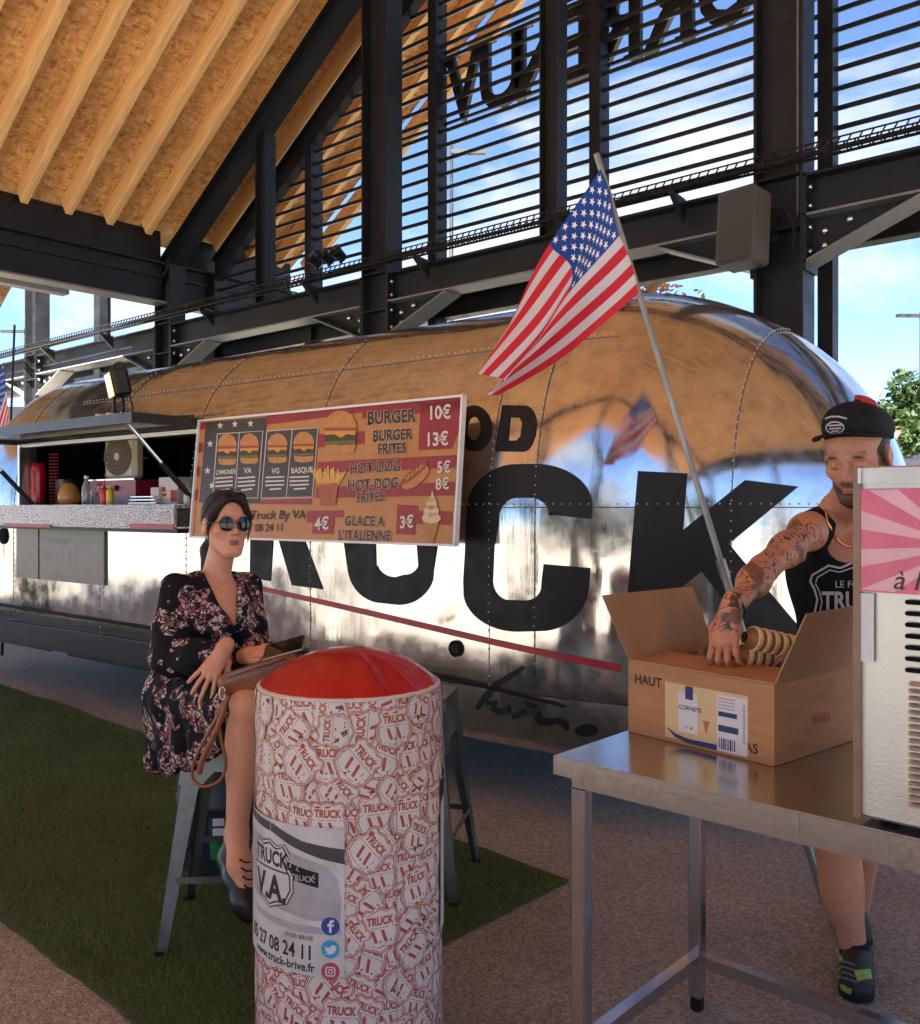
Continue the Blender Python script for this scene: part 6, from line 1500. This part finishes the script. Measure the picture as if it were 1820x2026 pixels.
for (x, y) in ((238,268),(328,258),(423,255),(178,378),(163,540),(190,630),(255,720),(335,716)):
    st.append(tri([(x+(20 if k_ % 2 == 0 else 8)*math.sin(k_*PI/5), y-(24 if k_ % 2 == 0 else 10)*math.cos(k_*PI/5)) for k_ in range(10)]))
for q_ in st: mface('printed_star', [q_], WHT, .0045)
for q_ in [Q((222,318),(500,300),(470,708),(195,705)), Q((525,300),(842,280),(808,705),(490,708))]: mface('dark_panel', [q_], GRY, .004)
ol = lambda p, w_: stroke(list(p)+[p[0]], w_)
mface('panel_outline', [ol([(222,318),(500,300),(470,708),(195,705)], 5), ol([(525,300),(842,280),(808,705),(490,708)], 5), stroke([(355,312),(330,706)], 4), stroke([(682,292),(645,706)], 4)], WHT, .005)
def mt(body, x, y, size, wid=1, bold=.02, shear=0, align='CENTER', slope=-.055):
    vs, fs = text2d(body, 1.0, bold, shear, wid, align); return [(x+a*size, y-b*size+slope*a*size) for a, b in vs], fs
wh = [mt('L\'IMMONDE', 275, 562, 40, .55), mt('VA', 408, 556, 48, .75), mt('VG', 580, 560, 48, .75), mt('BASQUE', 742, 556, 48, .75)]
for cx, wd in ((265,115),(402,115),(577,125),(728,130)):
    for k_ in range(4): wh.append(stroke([(cx-wd/2*(.95 if k_ < 3 else .55), 584+24*k_+ (3 if cx < 500 else 0)), (cx+wd/2*(.9 if k_ < 3 else .6), 580+24*k_)], 9))
for q_ in wh[:4]: mface('white_lettering', [q_], WHT, .0055)
mface('small_print', wh[4:], WHT, .0055)['kind'] = 'stuff'
for q_ in [mt('10€', 1622, 222, 118, .78, .025), mt('13€', 1605, 390, 118, .78, .025), mt('5€', 1650, 560, 100, .78, .02), mt('8€', 1640, 665, 100, .78, .02), mt('4€', 868, 905, 105, .75, .025), mt('3€', 1408, 902, 105, .75, .025)]: mface('price_lettering', [q_], WHT, .0055)
bl = [mt('BURGER', 1308, 248, 110, .76, .03), mt('BURGER', 1315, 355, 92, .74, .03), mt('FRITES', 1312, 438, 88, .72, .03), mt('HOT-DOG', 1205, 556, 92, .74, .02), mt('HOT-DOG', 1190, 660, 92, .74, .02), mt('FRITES', 1172, 738, 82, .74, .02), mt('GLACE A', 1135, 886, 84, .74, .02, 0, 'CENTER', .03), mt("L'ITALIENNE", 1135, 974, 84, .72, .02, 0, 'CENTER', .03),
      mt('Food Truck By VA', 515, 836, 74, .88, .012, .12, 'CENTER', 0), mt('05 27 08 24 11', 476, 910, 66, .76, .012, 0, 'CENTER', .0)]
mface('white_halo', [([(x+dx, y+dy) for x, y in vs], fs) for vs, fs in bl[:8] for dx, dy in ((-4,-3),(4,3))], mat('pale print', (.55,.36,.24), .5), .0035)['kind'] = 'stuff'
for q_ in bl: mface('black_lettering', [q_], BLK, .0045)
BUN = noisy(mat('bun print', (.50,.21,.055), .5), 40, .2); PAT = noisy(mat('patty print', (.075,.035,.02), .6), 50, .3); CHE = mat('cheese print', (.62,.30,.03), .5); LET = mat('salad print', (.10,.15,.03), .6); TOM = mat('tomato print', (.40,.05,.03), .5); FRI = noisy(mat('fries print', (.66,.36,.08), .5), 60, .25); CRE = noisy(mat('ice cream print', (.68,.48,.28), .5), 40, .15)
def burger(cx, cy, w_, h_):
    g_ = menu
    p0 = mface('burger_picture', [tri([(cx-w_*.5, cy-h_*.10)]+[(cx+w_*.5*math.cos(R(a)), cy-h_*.10-h_*.40*math.sin(R(a))) for a in range(180, -1, -15)]), tri([(cx-w_*.48, cy+h_*.30),(cx+w_*.48, cy+h_*.30),(cx+w_*.42, cy+h_*.46),(cx+w_*.2, cy+h_*.5),(cx-w_*.2, cy+h_*.5),(cx-w_*.42, cy+h_*.46)])], BUN, .006)
    mface('burger_filling', [Q((cx-w_*.5,cy+h_*.08),(cx+w_*.5,cy+h_*.06),(cx+w_*.47,cy+h_*.22),(cx-w_*.47,cy+h_*.24))], PAT, .0065, p0)
    mface('burger_filling', [tri([(cx-w_*.5,cy-h_*.02),(cx+w_*.5,cy-h_*.03),(cx+w_*.44,cy+h_*.08),(cx+w_*.2,cy+h_*.05),(cx+w_*.02,cy+h_*.14),(cx-w_*.2,cy+h_*.05),(cx-w_*.45,cy+h_*.08)])], CHE, .007, p0)
    mface('burger_filling', [Q((cx-w_*.48,cy-h_*.09),(cx+w_*.48,cy-h_*.09),(cx+w_*.49,cy-h_*.02),(cx-w_*.49,cy-h_*.01))], TOM, .007, p0)
    mface('burger_filling', [tri([(cx-w_*.48,cy+h_*.22),(cx+w_*.48,cy+h_*.20),(cx+w_*.46,cy+h_*.31),(cx+w_*.25,cy+h_*.26),(cx,cy+h_*.33),(cx-w_*.25,cy+h_*.27),(cx-w_*.46,cy+h_*.32)])], LET, .0072, p0)
burger(283, 412, 118, 190); burger(418, 408, 118, 185); burger(592, 405, 124, 182); burger(755, 398, 132, 188); burger(985, 305, 205, 265)
cup = mface('fries_picture', [Q((845,630),(970,622),(955,755),(858,758))], noisy(mat('red cup print', (.36,.10,.04), .5), 30, .2), .006)
fr_ = []
for k_ in range(15):
    a = -30+k_*4.4+bt.uniform(-4,4); x = 856+k_*7.6; l = bt.uniform(85,130); fr_.append(stroke([(x, 640), (x+math.sin(R(a))*l, 640-math.cos(R(a))*l)], 12))
mface('chip', fr_, FRI, .0055, cup)['kind'] = 'stuff'
hd = mface('hot_dog_picture', [tri(tr_(circ(0,0,105,46,26), 1465, 590, R(-38))), ], BUN, .006)
mface('sausage', [tri(tr_(circ(0,0,112,26,26), 1458, 562, R(-38)))], mat('sausage print', (.30,.06,.025), .45), .0065, hd)
mface('mustard', [stroke([(1400+i*13, 600-i*9.5+(10 if i % 2 else -10)) for i in range(10)], 8)], CHE, .007, hd)
co2 = mface('cone_picture', [Q((1515,850),(1622,850),(1578,998),(1530,995))], TAN, .006)
mface('ice_cream', [tri(circ(1568,845,62,34,20)), tri(circ(1568,800,50,34,20)), tri(circ(1570,758,36,34,20)), tri([(1545,745),(1600,745),(1590,715),(1575,672),(1562,715)])], CRE, .0065, co2)
for x in (.25, W_-.25):
    mb = MB(); q = mpt(x, H_+.01, -.03); mb.bar(q, T(mbX0+x, wall_y(mbX0+x, 2.10)+.02, 2.09), .02, .02); mb.build('hanging_bracket', M_['alu'], menu)

# ---------------------------------------------------------------- work light on the raised flap
wl = thing('work_light', 'small square work light with carrying handle standing on the raised hatch flap', 'work light', VP(268, 826, 5.5))
wl.location.z = 2.071
base_ = T(-5.30, YW-.40, 2.071); wl.location = base_
def wp(x, y, z): return base_ + TR.to_3x3() @ Vector((x, y, z))
Mr = TR.to_3x3() @ Euler((R(12),0,R(-22))).to_matrix()
mb = MB(); mb.box(wp(0,0,.225), (.20,.11,.18), Mr, bevel=.02); mb.build('lamp_body', M_['blackmetal'], wl)
mb = MB(); mb.box(wp(0,0,.215)+Mr @ Vector((-.0,-.056,0)), (.18,.012,.16), Mr, bevel=.006); mb.build('reflector', noisy(mat('roof reflection tinted lamp glass', (.85,.62,.32), .16, .9), 40, .1, .5, 60), wl)  # gold tint puts the timber roof's reflection into the glass colour
mb = MB(); mb.tube(smooth_path([wp(-.05,0,.285), wp(-.055,0,.34), wp(0,0,.355), wp(.055,0,.34), wp(.05,0,.285)]), .009, 8); mb.build('handle', M_['blackmetal'], wl, True)
mb = MB()
for x in (-.05,.05): mb.tube([wp(x,0,.15), wp(x,0,.015)], .009, 6)
mb.build('stand_leg', M_['blackmetal'], wl, True)
mb = MB()
for x in (-.06,.06): mb.tube([wp(x,-.12,.012), wp(x,.12,.012)], .012, 6)
mb.build('stand_foot', M_['alu'], wl, True)
mb = MB(); mb.tube(smooth_path([wp(.06,.03,.18), wp(.09,.04,.08), wp(.16,.02,.012), wp(.24,.2,.012), wp(.35,.32,.02)]), .005, 6); mb.build('cable', M_['rubber'], wl, True)

# ---------------------------------------------------------------- things in the serving hatch
def counter_at(px, dy=0.0):
    t = (px-910)/1800; y = YW+.02+dy; return y*(TS*t-TC)/(TS+TC*t), y
def item(name, lab, cat, px, dy, grp=None):
    x, y = counter_at(px, dy); return thing(name, lab, cat, T(x, y, 1.5185), grp)
def loc(o): return Matrix.Translation(o.location) @ TR
o = item('drink_dispenser', 'tall red translucent drink column at the left end of the hatch', 'drink dispenser', 76, .10); mb = MB(); mb.lathe([(.055,0),(.06,.02),(.055,.09),(.06,.13),(.052,.2),(.06,.25),(.053,.31),(.05,.345),(0,.35)], 20, loc(o)); mb.build('column', mat('red translucent plastic', (.60,.015,.03), .2, 0, .5, Transmission_Weight=.4), o, True)  # plain translucent red plastic
mb = MB(); mb.lathe([(.065,0),(.065,.018),(0,.018)], 20, loc(o) @ Matrix.Translation((0,0,.001))); mb.build('base', M_['blackmetal'], o)
o = item('lantern', 'amber glass lantern on the hatch counter', 'lantern', 137, .06); mb = MB(); mb.lathe([(.06,0),(.082,.03),(.085,.07),(.065,.13),(.045,.165),(.042,.17)], 24, loc(o), cap=True); mb.build('glass', mat('amber glass', (.62,.30,.06), .2, 0, .5, Transmission_Weight=.3), o, True)
mb = MB(); mb.lathe([(.046,.17),(.05,.18),(.035,.2),(0,.21)], 20, loc(o)); mb.build('lid', M_['blackmetal'], o, True)
o = item('bottle', 'clear plastic bottle standing on the hatch counter', 'bottle', 171, .05); mb = MB(); mb.lathe([(.033,0),(.036,.01),(.034,.06),(.036,.08),(.034,.13),(.02,.17),(.014,.185),(.014,.2)], 18, loc(o)); mb.build('bottle_body', mat('clear plastic', (.75,.76,.74), .12, 0, .5, Transmission_Weight=.75), o, True)
mb = MB(); mb.lathe([(.017,.2),(.017,.222),(0,.223)], 14, loc(o)); mb.build('cap', M_['white'], o, 40)
o = item('hot_dog_warmer', 'wide dark red counter warmer under the fan', 'food warmer', 262, .28); Ml = loc(o)
def lb_(mb, c, s_, mi=0): mb.box(Ml @ Vector(c), s_, TR.to_3x3(), mi)
mb = MB(); lb_(mb, (0,0,.125), (.62,.34,.115)); mb.build('cabinet', noisy(mat('dark red enamel', (.25,.012,.03), .35), 9, .2), o)
mb = MB(); lb_(mb, (0,0,.0345), (.58,.32,.065)); mb.build('drawer', noisy(mat('grey enamel', (.22,.19,.2), .5), 9, .2), o); mb = MB(); lb_(mb, (0,-.01,.1885), (.66,.37,.011)); mb.build('top_edge', M_['alu'], o)
mb = MB(); Mk = Ml @ Matrix.Translation((.06,-.172,.125)) @ Matrix.Rotation(R(90),4,'X'); mb.lathe([(.022,0),(.02,.02),(0,.02)], 14, Mk); mb.build('knob', M_['blackmetal'], o, 40)
mb = MB(); vs, fs = text2d('HOT DOG', .05, .02); mb.add([Ml @ Vector((x-.16,-.1715,.105+y)) for x, y in vs], fs); mb.build('printed_lettering', PAP, o)
fanl = T(*counter_at(246, .26), 1.5185+.195); o = thing('box_fan', 'cream box fan with round grille standing on the dark red warmer', 'fan', fanl); Ml = Matrix.Translation(fanl) @ TR @ Matrix.Rotation(R(8),4,'Z')
mb = MB(); mb.box(Ml @ Vector((0,0,.175)), (.35,.11,.35), Ml.to_3x3(), bevel=.03); mb.build('housing', noisy(mat('cream plastic', (.55,.47,.34), .5), 8, .08), o)
mb = MB(); Mk = Ml @ Matrix.Translation((.0,-.0565,.175)) @ Matrix.Rotation(R(90),4,'X'); mb.lathe([(.145,0),(.145,.004),(0,.004)], 32, Mk); mb.build('recess', noisy(mat('brown mesh', (.07,.05,.035), .6), 9, .2), o)  # flat dark brown disc behind the grille
mb = MB()
for k_ in range(24): a = k_*PI/12; mb.bar(Mk @ Vector((.03*math.cos(a),.03*math.sin(a),.009)), Mk @ Vector((.142*math.cos(a),.142*math.sin(a),.009)), .003, .003)
for r_ in (.06,.09,.12,.145): mb.tube([Mk @ Vector((r_*math.cos(k_*PI/16), r_*math.sin(k_*PI/16), .010)) for k_ in range(33)], .003, 5)
mb.build('grille', mat('beige wire', (.26,.20,.14), .5), o)['kind'] = 'stuff'
mb = MB(); mb.lathe([(.03,.006),(.03,.015),(0,.018)], 18, Mk); mb.build('hub', mat('beige hub', (.45,.38,.28), .5), o, 40)
for k_, (px, dy, s_, lab) in enumerate(((352,.12,(.22,.16,.19),'white takeaway box with a burger drawing beside the menu board'),(318,.06,(.10,.10,.12),'small pale carton left of the burger box'))):
    o = item('takeaway_box', lab, 'takeaway box', px, dy); Ml = loc(o); mb = MB(); mb.box(Ml @ Vector((0,0,s_[2]/2+.001)), s_, TR.to_3x3(), bevel=.004); mb.build('carton', noisy(mat('pale carton', (.56,.50,.46), .6), 8, .1), o)
    if k_ == 0:
        mb = MB(); mb.add([Ml @ Vector((x,-.0812,z)) for x, z in ((.03,.02),(.108,.02),(.108,.10),(.03,.10))], [(0,1,2,3)]); mb.add([Ml @ Vector((x,-.0812,z)) for x, z in ((-.075,.09),(-.02,.09),(-.03,.12),(-.0475,.128),(-.065,.12))], [(0,1,2,3,4)]); mb.add([Ml @ Vector((x,-.0812,z)) for x, z in ((-.078,.06),(-.017,.06),(-.017,.08),(-.078,.08))], [(0,1,2,3)]); mb.build('print', REDI, o)
o = item('tray_rack', 'low steel serving trays on the hatch counter', 'serving trays', 300, .05); Ml = loc(o); mb = MB()
for k_ in range(3): mb.box(Ml @ Vector((.0,0,.012+.022*k_)), (.34-.03*k_,.16,.010), TR.to_3x3(), bevel=.003)
mb.build('tray', M_['alu'], o)
for k_, (px, dy, c, hh, lab) in enumerate(((206,.04,(.55,.03,.02),.17,'red squeeze bottle of sauce on the hatch counter'),(218,.03,(.62,.40,.03),.16,'yellow squeeze bottle of sauce on the hatch counter'),(372,.02,(.50,.45,.38),.14,'pale squeeze bottle by the right post of the hatch'))):
    o = item('sauce_bottle', lab, 'bottle', px, dy-.1, 'sauce bottles'); mb = MB(); mb.lathe([(.026,0),(.028,.008),(.028,hh*.62),(.02,hh*.72),(.008,hh*.76),(.004,hh)], 16, loc(o)); mb.build('bottle_body', mat('sauce plastic', c, .35), o, 40)
o = item('cup_stack', 'tall stack of white paper cups at the back of the hatch', 'paper cups', 120, .35); mb = MB(); mb.lathe([q for k_ in range(12) for q in ((.036,.012*k_),(.042,.012*k_+.010),(.039,.012*k_+.0115))]+[(.045,.22),(0,.22)], 16, loc(o)); mb.build('cup', PAP, o, 40)
o = item('utensil_rail', 'steel rail of hanging ladles at the back of the hatch', 'utensils', 200, .75); Ml = loc(o); mb = MB(); mb.tube([Ml @ Vector((-.5,0,.40)), Ml @ Vector((.7,0,.40))], .008, 6); mb.build('rail', M_['alu'], o)
for k_ in range(6):
    mb = MB(); x = -.42+.19*k_; mb.tube([Ml @ Vector((x,-.01,.40)), Ml @ Vector((x,-.015,.20))], .006, 6); mb.sphere(Ml @ Vector((x,-.02,.17)), (.035,.02,.035), 10, 6); mb.build('ladle', M_['alu'], o, True)
# hanging red beads curtain
o = item('bead_curtain', 'string of small red beads hanging at the left of the hatch', 'bead curtain', 103, .10); Ml = loc(o); mb = MB()
for q in range(4):
    for k_ in range(16): mb.sphere(Ml @ Vector((.02*q-.03, .01*q, .02+.026*k_)), .0075, 6, 4)
mb.build('bead', REDI, o, True)['kind'] = 'stuff'

# ---------------------------------------------------------------- beyond the hall
def leafy(name, lab, cat, base, h, rx, trunk, col, n_=2600, leaf=.16, grp=None, z0=.25, seed=1, cen=None):
    r = np.random.default_rng(seed); t = thing(name, lab, cat, base, grp); base = Vector(base)
    if trunk:
        mb = MB(); tp_ = base+Vector((0,0,h*.72)); mb.tube(smooth_path([base-Vector((0,0,.05)), base+Vector((.04*h,.0,h*.3)), tp_]), [trunk*(1-.045*i) for i in range(13)], 8)
        for k_ in range(7):
            a = k_*2.4; s0 = base+Vector((.03*h, 0, h*(.25+.06*k_))); mb.tube([s0, s0+Vector((math.cos(a)*rx*.4, math.sin(a)*rx*.4, h*.14)), s0+Vector((math.cos(a)*rx*.75, math.sin(a)*rx*.75, h*.2))], [trunk*.5, trunk*.3, trunk*.1], 6)
        mb.build('trunk', noisy(mat('bark', (.09,.07,.05), .9), 9, .3), t, True)
    # clumps
    nc = 34; cl = []
    while len(cl) < nc:
        p = r.normal(size=3); p /= np.linalg.norm(p); q = r.random()**.4
        cl.append((p*q*np.array([rx, rx, h*(1-z0)/2]), r.uniform(.22,.42)*rx))
    ci = r.integers(0, nc, n_); cen_ = np.array([cl[i][0] for i in ci]); rad = np.array([cl[i][1] for i in ci])
    pt = r.normal(size=(n_, 3)); pt /= np.linalg.norm(pt, axis=1)[:, None]; pt = cen_+pt*(rad*r.random(n_)**.33)[:, None]; pt[:, 2] = pt[:, 2]*1.0+h*(1+z0)/2
    a = r.normal(size=(n_, 3)); a /= np.linalg.norm(a, axis=1)[:, None]; b = np.cross(a, r.normal(size=(n_, 3))); b /= np.linalg.norm(b, axis=1)[:, None]; s_ = leaf*(.6+.8*r.random(n_))[:, None]
    Vv = np.empty((n_*4, 3), np.float32); Vv[0::4] = pt-a*s_; Vv[1::4] = pt+b*s_*.45; Vv[2::4] = pt+a*s_; Vv[3::4] = pt-b*s_*.45
    me = bpy.data.meshes.new('crown'); me.vertices.add(n_*4); me.vertices.foreach_set('co', Vv.ravel()); me.loops.add(n_*4); me.loops.foreach_set('vertex_index', np.arange(n_*4, dtype=np.int32)); me.polygons.add(n_); me.polygons.foreach_set('loop_start', np.arange(0, n_*4, 4, dtype=np.int32)); me.update(calc_edges=True)
    m = noisy(mat('leaves', col, .6, 0, .3), .9, .35); nt = m.node_tree; bn = nt.nodes['Principled BSDF']; tr = N(nt, 'ShaderNodeBsdfTranslucent'); L(nt, bn.inputs['Base Color'].links[0].from_socket, tr.inputs[0]); ms = N(nt, 'ShaderNodeMixShader', i_0=.35); L(nt, bn.outputs[0], ms.inputs[1]); L(nt, tr.outputs[0], ms.inputs[2]); L(nt, ms.outputs[0], nt.nodes['Material Output'].inputs['Surface'])
    me.materials.append(m); o = link('crown', me, t); return t
G0 = 'trees beyond the car park'
leafy('tree', 'dark green tree just right of the trailer\'s rounded end', 'tree', P(12.5, 26.5, -.03), 5.2, 1.7, .14, (.030,.058,.017), 9000, .11, G0, seed=2)
leafy('tree', 'broad mid green tree at the right edge of the picture', 'tree', P(14.6, 28, -.03), 5.0, 2.2, .16, (.045,.072,.020), 9000, .12, G0, seed=3)
leafy('tree', 'distant green tree far behind the others at the right', 'tree', P(18.5, 30, -.03), 6.2, 2.6, .2, (.04,.066,.02), 6000, .15, G0, seed=4)
leafy('shrub', 'yellow green bush in front of the trees at the right edge', 'shrub', P(9.6, 19, -.03), 2.75, 1.25, 0, (.14,.155,.022), 6000, .07, None, .0, seed=5)
# dry weed behind the trailer roof
def dry_plant(lab, px, d, h):
    b = VP(px, 1004, d); b.z = -.03; t = thing('dry_plant', lab, 'plant', b, 'dry stalks behind the trailer'); r = random.Random(px); mb = MB(); lf = MB()
    for k_ in range(3):
        top = b+Vector((r.uniform(-.15,.15), r.uniform(-.15,.15), h*r.uniform(.88,1))); mb.tube([b, (b+top)/2+Vector((.05,0,0)), top], [.03,.018,.006], 5)
        for q in range(150):
            f_ = r.uniform(.80,1.0); c = b+(top-b)*f_+Vector((r.gauss(0,.10),r.gauss(0,.10),r.gauss(0,.05))); a = Vector((r.gauss(0,1),r.gauss(0,1),r.gauss(0,1))).normalized()*.055; e = a.orthogonal().normalized()*.03; lf.add([c-a,c+e,c+a,c-e],[(0,1,2,3)])
    mb.build('stem', mat('dry stem', (.22,.13,.06), .8), t, True); lf.build('seed_head', noisy(mat('dry seeds', (.50,.26,.08), .8), 5, .3), t, 'open')['kind'] = 'stuff'
dry_plant('rust brown dry plant showing above the trailer roof left of the column', 1292, 12, 4.78); dry_plant('thin dry stalk showing above the trailer roof nearer the column', 1330, 12.6, 4.86)
dry_plant('small dry stalk in the gap left of the column', 1372, 12.6, 4.45)
# lamp posts
def lamp_post(lab, px, d, h, arms):
    b = VP(px, 1004, d); b.z = -.03; t = thing('street_lamp', lab, 'street lamp', b, 'street lamps outside'); mb = MB(); mb.tube([b, b+Vector((0,0,h))], [.07,.045], 8); mb.build('pole', M_['steel'], t, True)
    rt = P(1,0,0)-P(0,0,0)
    for (z, l) in arms:
        mb = MB(); mb.box(b+Vector((0,0,z))+rt*(l/2), (.12,.12,.10), None); mb.bar(b+Vector((0,0,z)), b+Vector((0,0,z))+rt*l, .16, .10); mb.build('lamp_head', M_['steel'], t)
lamp_post('dark street lamp with arms at the right edge of the sky', 1822, 30, 8.0, ((7.85,-.8),(7.85,.8)))
lamp_post('thin mast showing through the gap below the steel beam', 893, 24, 11.2, ((10.9,.9),))
lamp_post('lamp arm at the far left of the sky beside the column', 50, 34, 8.2, ((8.1,-.9),))
# far left vehicle and tent at the right
van = thing('parked_van', 'cream van roof parked beyond the left end of the trailer', 'van', VP(62, 1004, 15.5) * Vector((1,1,0)) if False else Vector((*VP(62, 1004, 15.5).xy, -.03)))
CRV = noisy(mat('cream paint', (.58,.50,.40), .35), 3, .06); c = van.location
Mv = Euler((0,0,math.asin(CA)+R(8))).to_matrix()
def vb(mb, x, y, z, s_, b=.05): mb.box(c+Mv @ Vector((x,y,z)), s_, Mv, bevel=b)
mb = MB(); vb(mb, 0,0,1.72,(1.95,4.6,2.6),.16); mb.build('van_body', CRV, van); mb = MB(); vb(mb, .5,-2.29,2.55,(.32,.06,.10),.02); mb.build('vent', M_['blackmetal'], van); mb = MB(); vb(mb, 0,-2.295,2.12,(1.7,.04,.035),.01); mb.build('seam', M_['rubber'], van)
mb = MB(); vb(mb, 0,-2.30,1.55,(1.6,.03,.8),.02); mb.build('windscreen', mat('dark glass', (.02,.025,.03), .05), van)
for x in (-.85,.85):
    for y in (-1.5,1.5):
        mb = MB(); mb.lathe([(.2,-.1),(.34,-.1),(.36,0),(.34,.1),(.2,.1)], 24, Matrix.Translation(c+Mv @ Vector((x,y,.36))) @ Mv.to_4x4() @ Matrix.Rotation(R(90),4,'Y')); mb.build('wheel', M_['rubber'], van, 40)
tent = thing('market_stall', 'white topped stall with grey posts and a dark inside behind the man', 'market stall', P(5.4, 10.6, -.03))
c = tent.location; Mv = Euler((0,0,math.asin(CA)+R(-6))).to_matrix()
for (x, y) in ((-.62,-1.2),(-.62,1.2),(2.4,-1.2),(2.4,1.2)):
    mb = MB(); mb.box(c+Mv @ Vector((x,y,1.03)), (.08,.08,2.06), Mv); mb.build('post', M_['steel_pale'], tent)
mb = MB(); q = [c+Mv @ Vector(p) for p in ((-.75,-1.35,2.02),(2.6,-1.35,2.02),(2.6,1.35,2.02),(-.75,1.35,2.02),(.9,0,2.30))]; mb.add(q, [(0,1,4),(1,2,4),(2,3,4),(3,0,4)]); q2 = [v-Vector((0,0,.16)) for v in q[:4]]; mb.add(q[:4]+q2, [(0,4,5,1),(1,5,6,2),(2,6,7,3),(3,7,4,0)]); mb.build('canopy', noisy(mat('white canvas', (.66,.66,.68), .8), 4, .05), tent)
mb = MB(); mb.box(c+Mv @ Vector((.9,.9,.9)), (3.0,.06,1.8), Mv); mb.build('back_panel', mat('black canvas', (.015,.014,.014), .8), tent)
mb = MB(); mb.box(c+Mv @ Vector((.9,-.8,.45)), (2.6,.6,.9), Mv); mb.build('counter', mat('dark counter', (.03,.025,.022), .7), tent)
rs = thing('give_way_sign', 'small red and white triangular road sign by the yellow bush', 'road sign', P(8.6,17.5,-.03)); c = Vector(VP(1768, 866, 17.4)); mb = MB(); rt = D(1,0,0); q = [c+rt*-.16+Z_*.14, c+rt*.16+Z_*.14, c-Z_*.14]; slab(mb, q[:3]+[q[2]], D(0,1,0), .02) if False else mb.add(q+[v+D(0,.02,0) for v in q], [(0,1,2),(5,4,3),(0,3,4,1),(1,4,5,2),(2,5,3,0)]); mb.build('plate', REDI, rs)
mb = MB(); q = [c+rt*-.10+Z_*.105-D(0,.004,0), c+rt*.10+Z_*.105-D(0,.004,0), c-Z_*.075-D(0,.004,0)]; mb.add(q, [(0,1,2)]); mb.build('field', M_['white'], rs); mb = MB(); mb.tube([Vector((c.x,c.y,-.03)), c], .03, 8); mb.build('post', M_['steel_pale'], rs, True)

# ---------------------------------------------------------------- trees and building added behind the photographer to cut the mirrored bright horizon
G1 = 'added trees across the street'
for k_, (x, y, h, rx, c) in enumerate(((-26,-30,8,3.2,(.05,.09,.03)),(-17,-34,9,3.6,(.07,.11,.03)),(-6,-33,7.5,3.0,(.05,.085,.03)),(9,-30,8.5,3.4,(.06,.10,.03)),(20,-26,8,3.0,(.07,.11,.035)))):
    leafy('tree', 'unseen leafy tree added to cut the bright horizon mirrored in the trailer', 'tree', (x, y, -.03), h, rx, .2, c, 1500, .34, G1, seed=20+k_)
hs = thing('added_building', 'unseen low pale building added to cut the bright horizon mirrored in the trailer', 'building', (0, -42, -.03)); bm_ = MB(); bm_.box((0,-42,2.6), (46,9,5.3)); bm_.build('wall', noisy(mat('pale render', (.48,.42,.34), .8), .6, .08), hs)
bm_ = MB(); bm_.box((0,-42,5.4), (47,10,.3)); bm_.build('roof', M_['steel'], hs)
for k_ in range(8): bm_ = MB(); bm_.box((-20+5.6*k_,-37.48,1.9), (3.2,.06,2.6)); bm_.build('window', mat('added building glass', (.03,.035,.04), .08), hs)
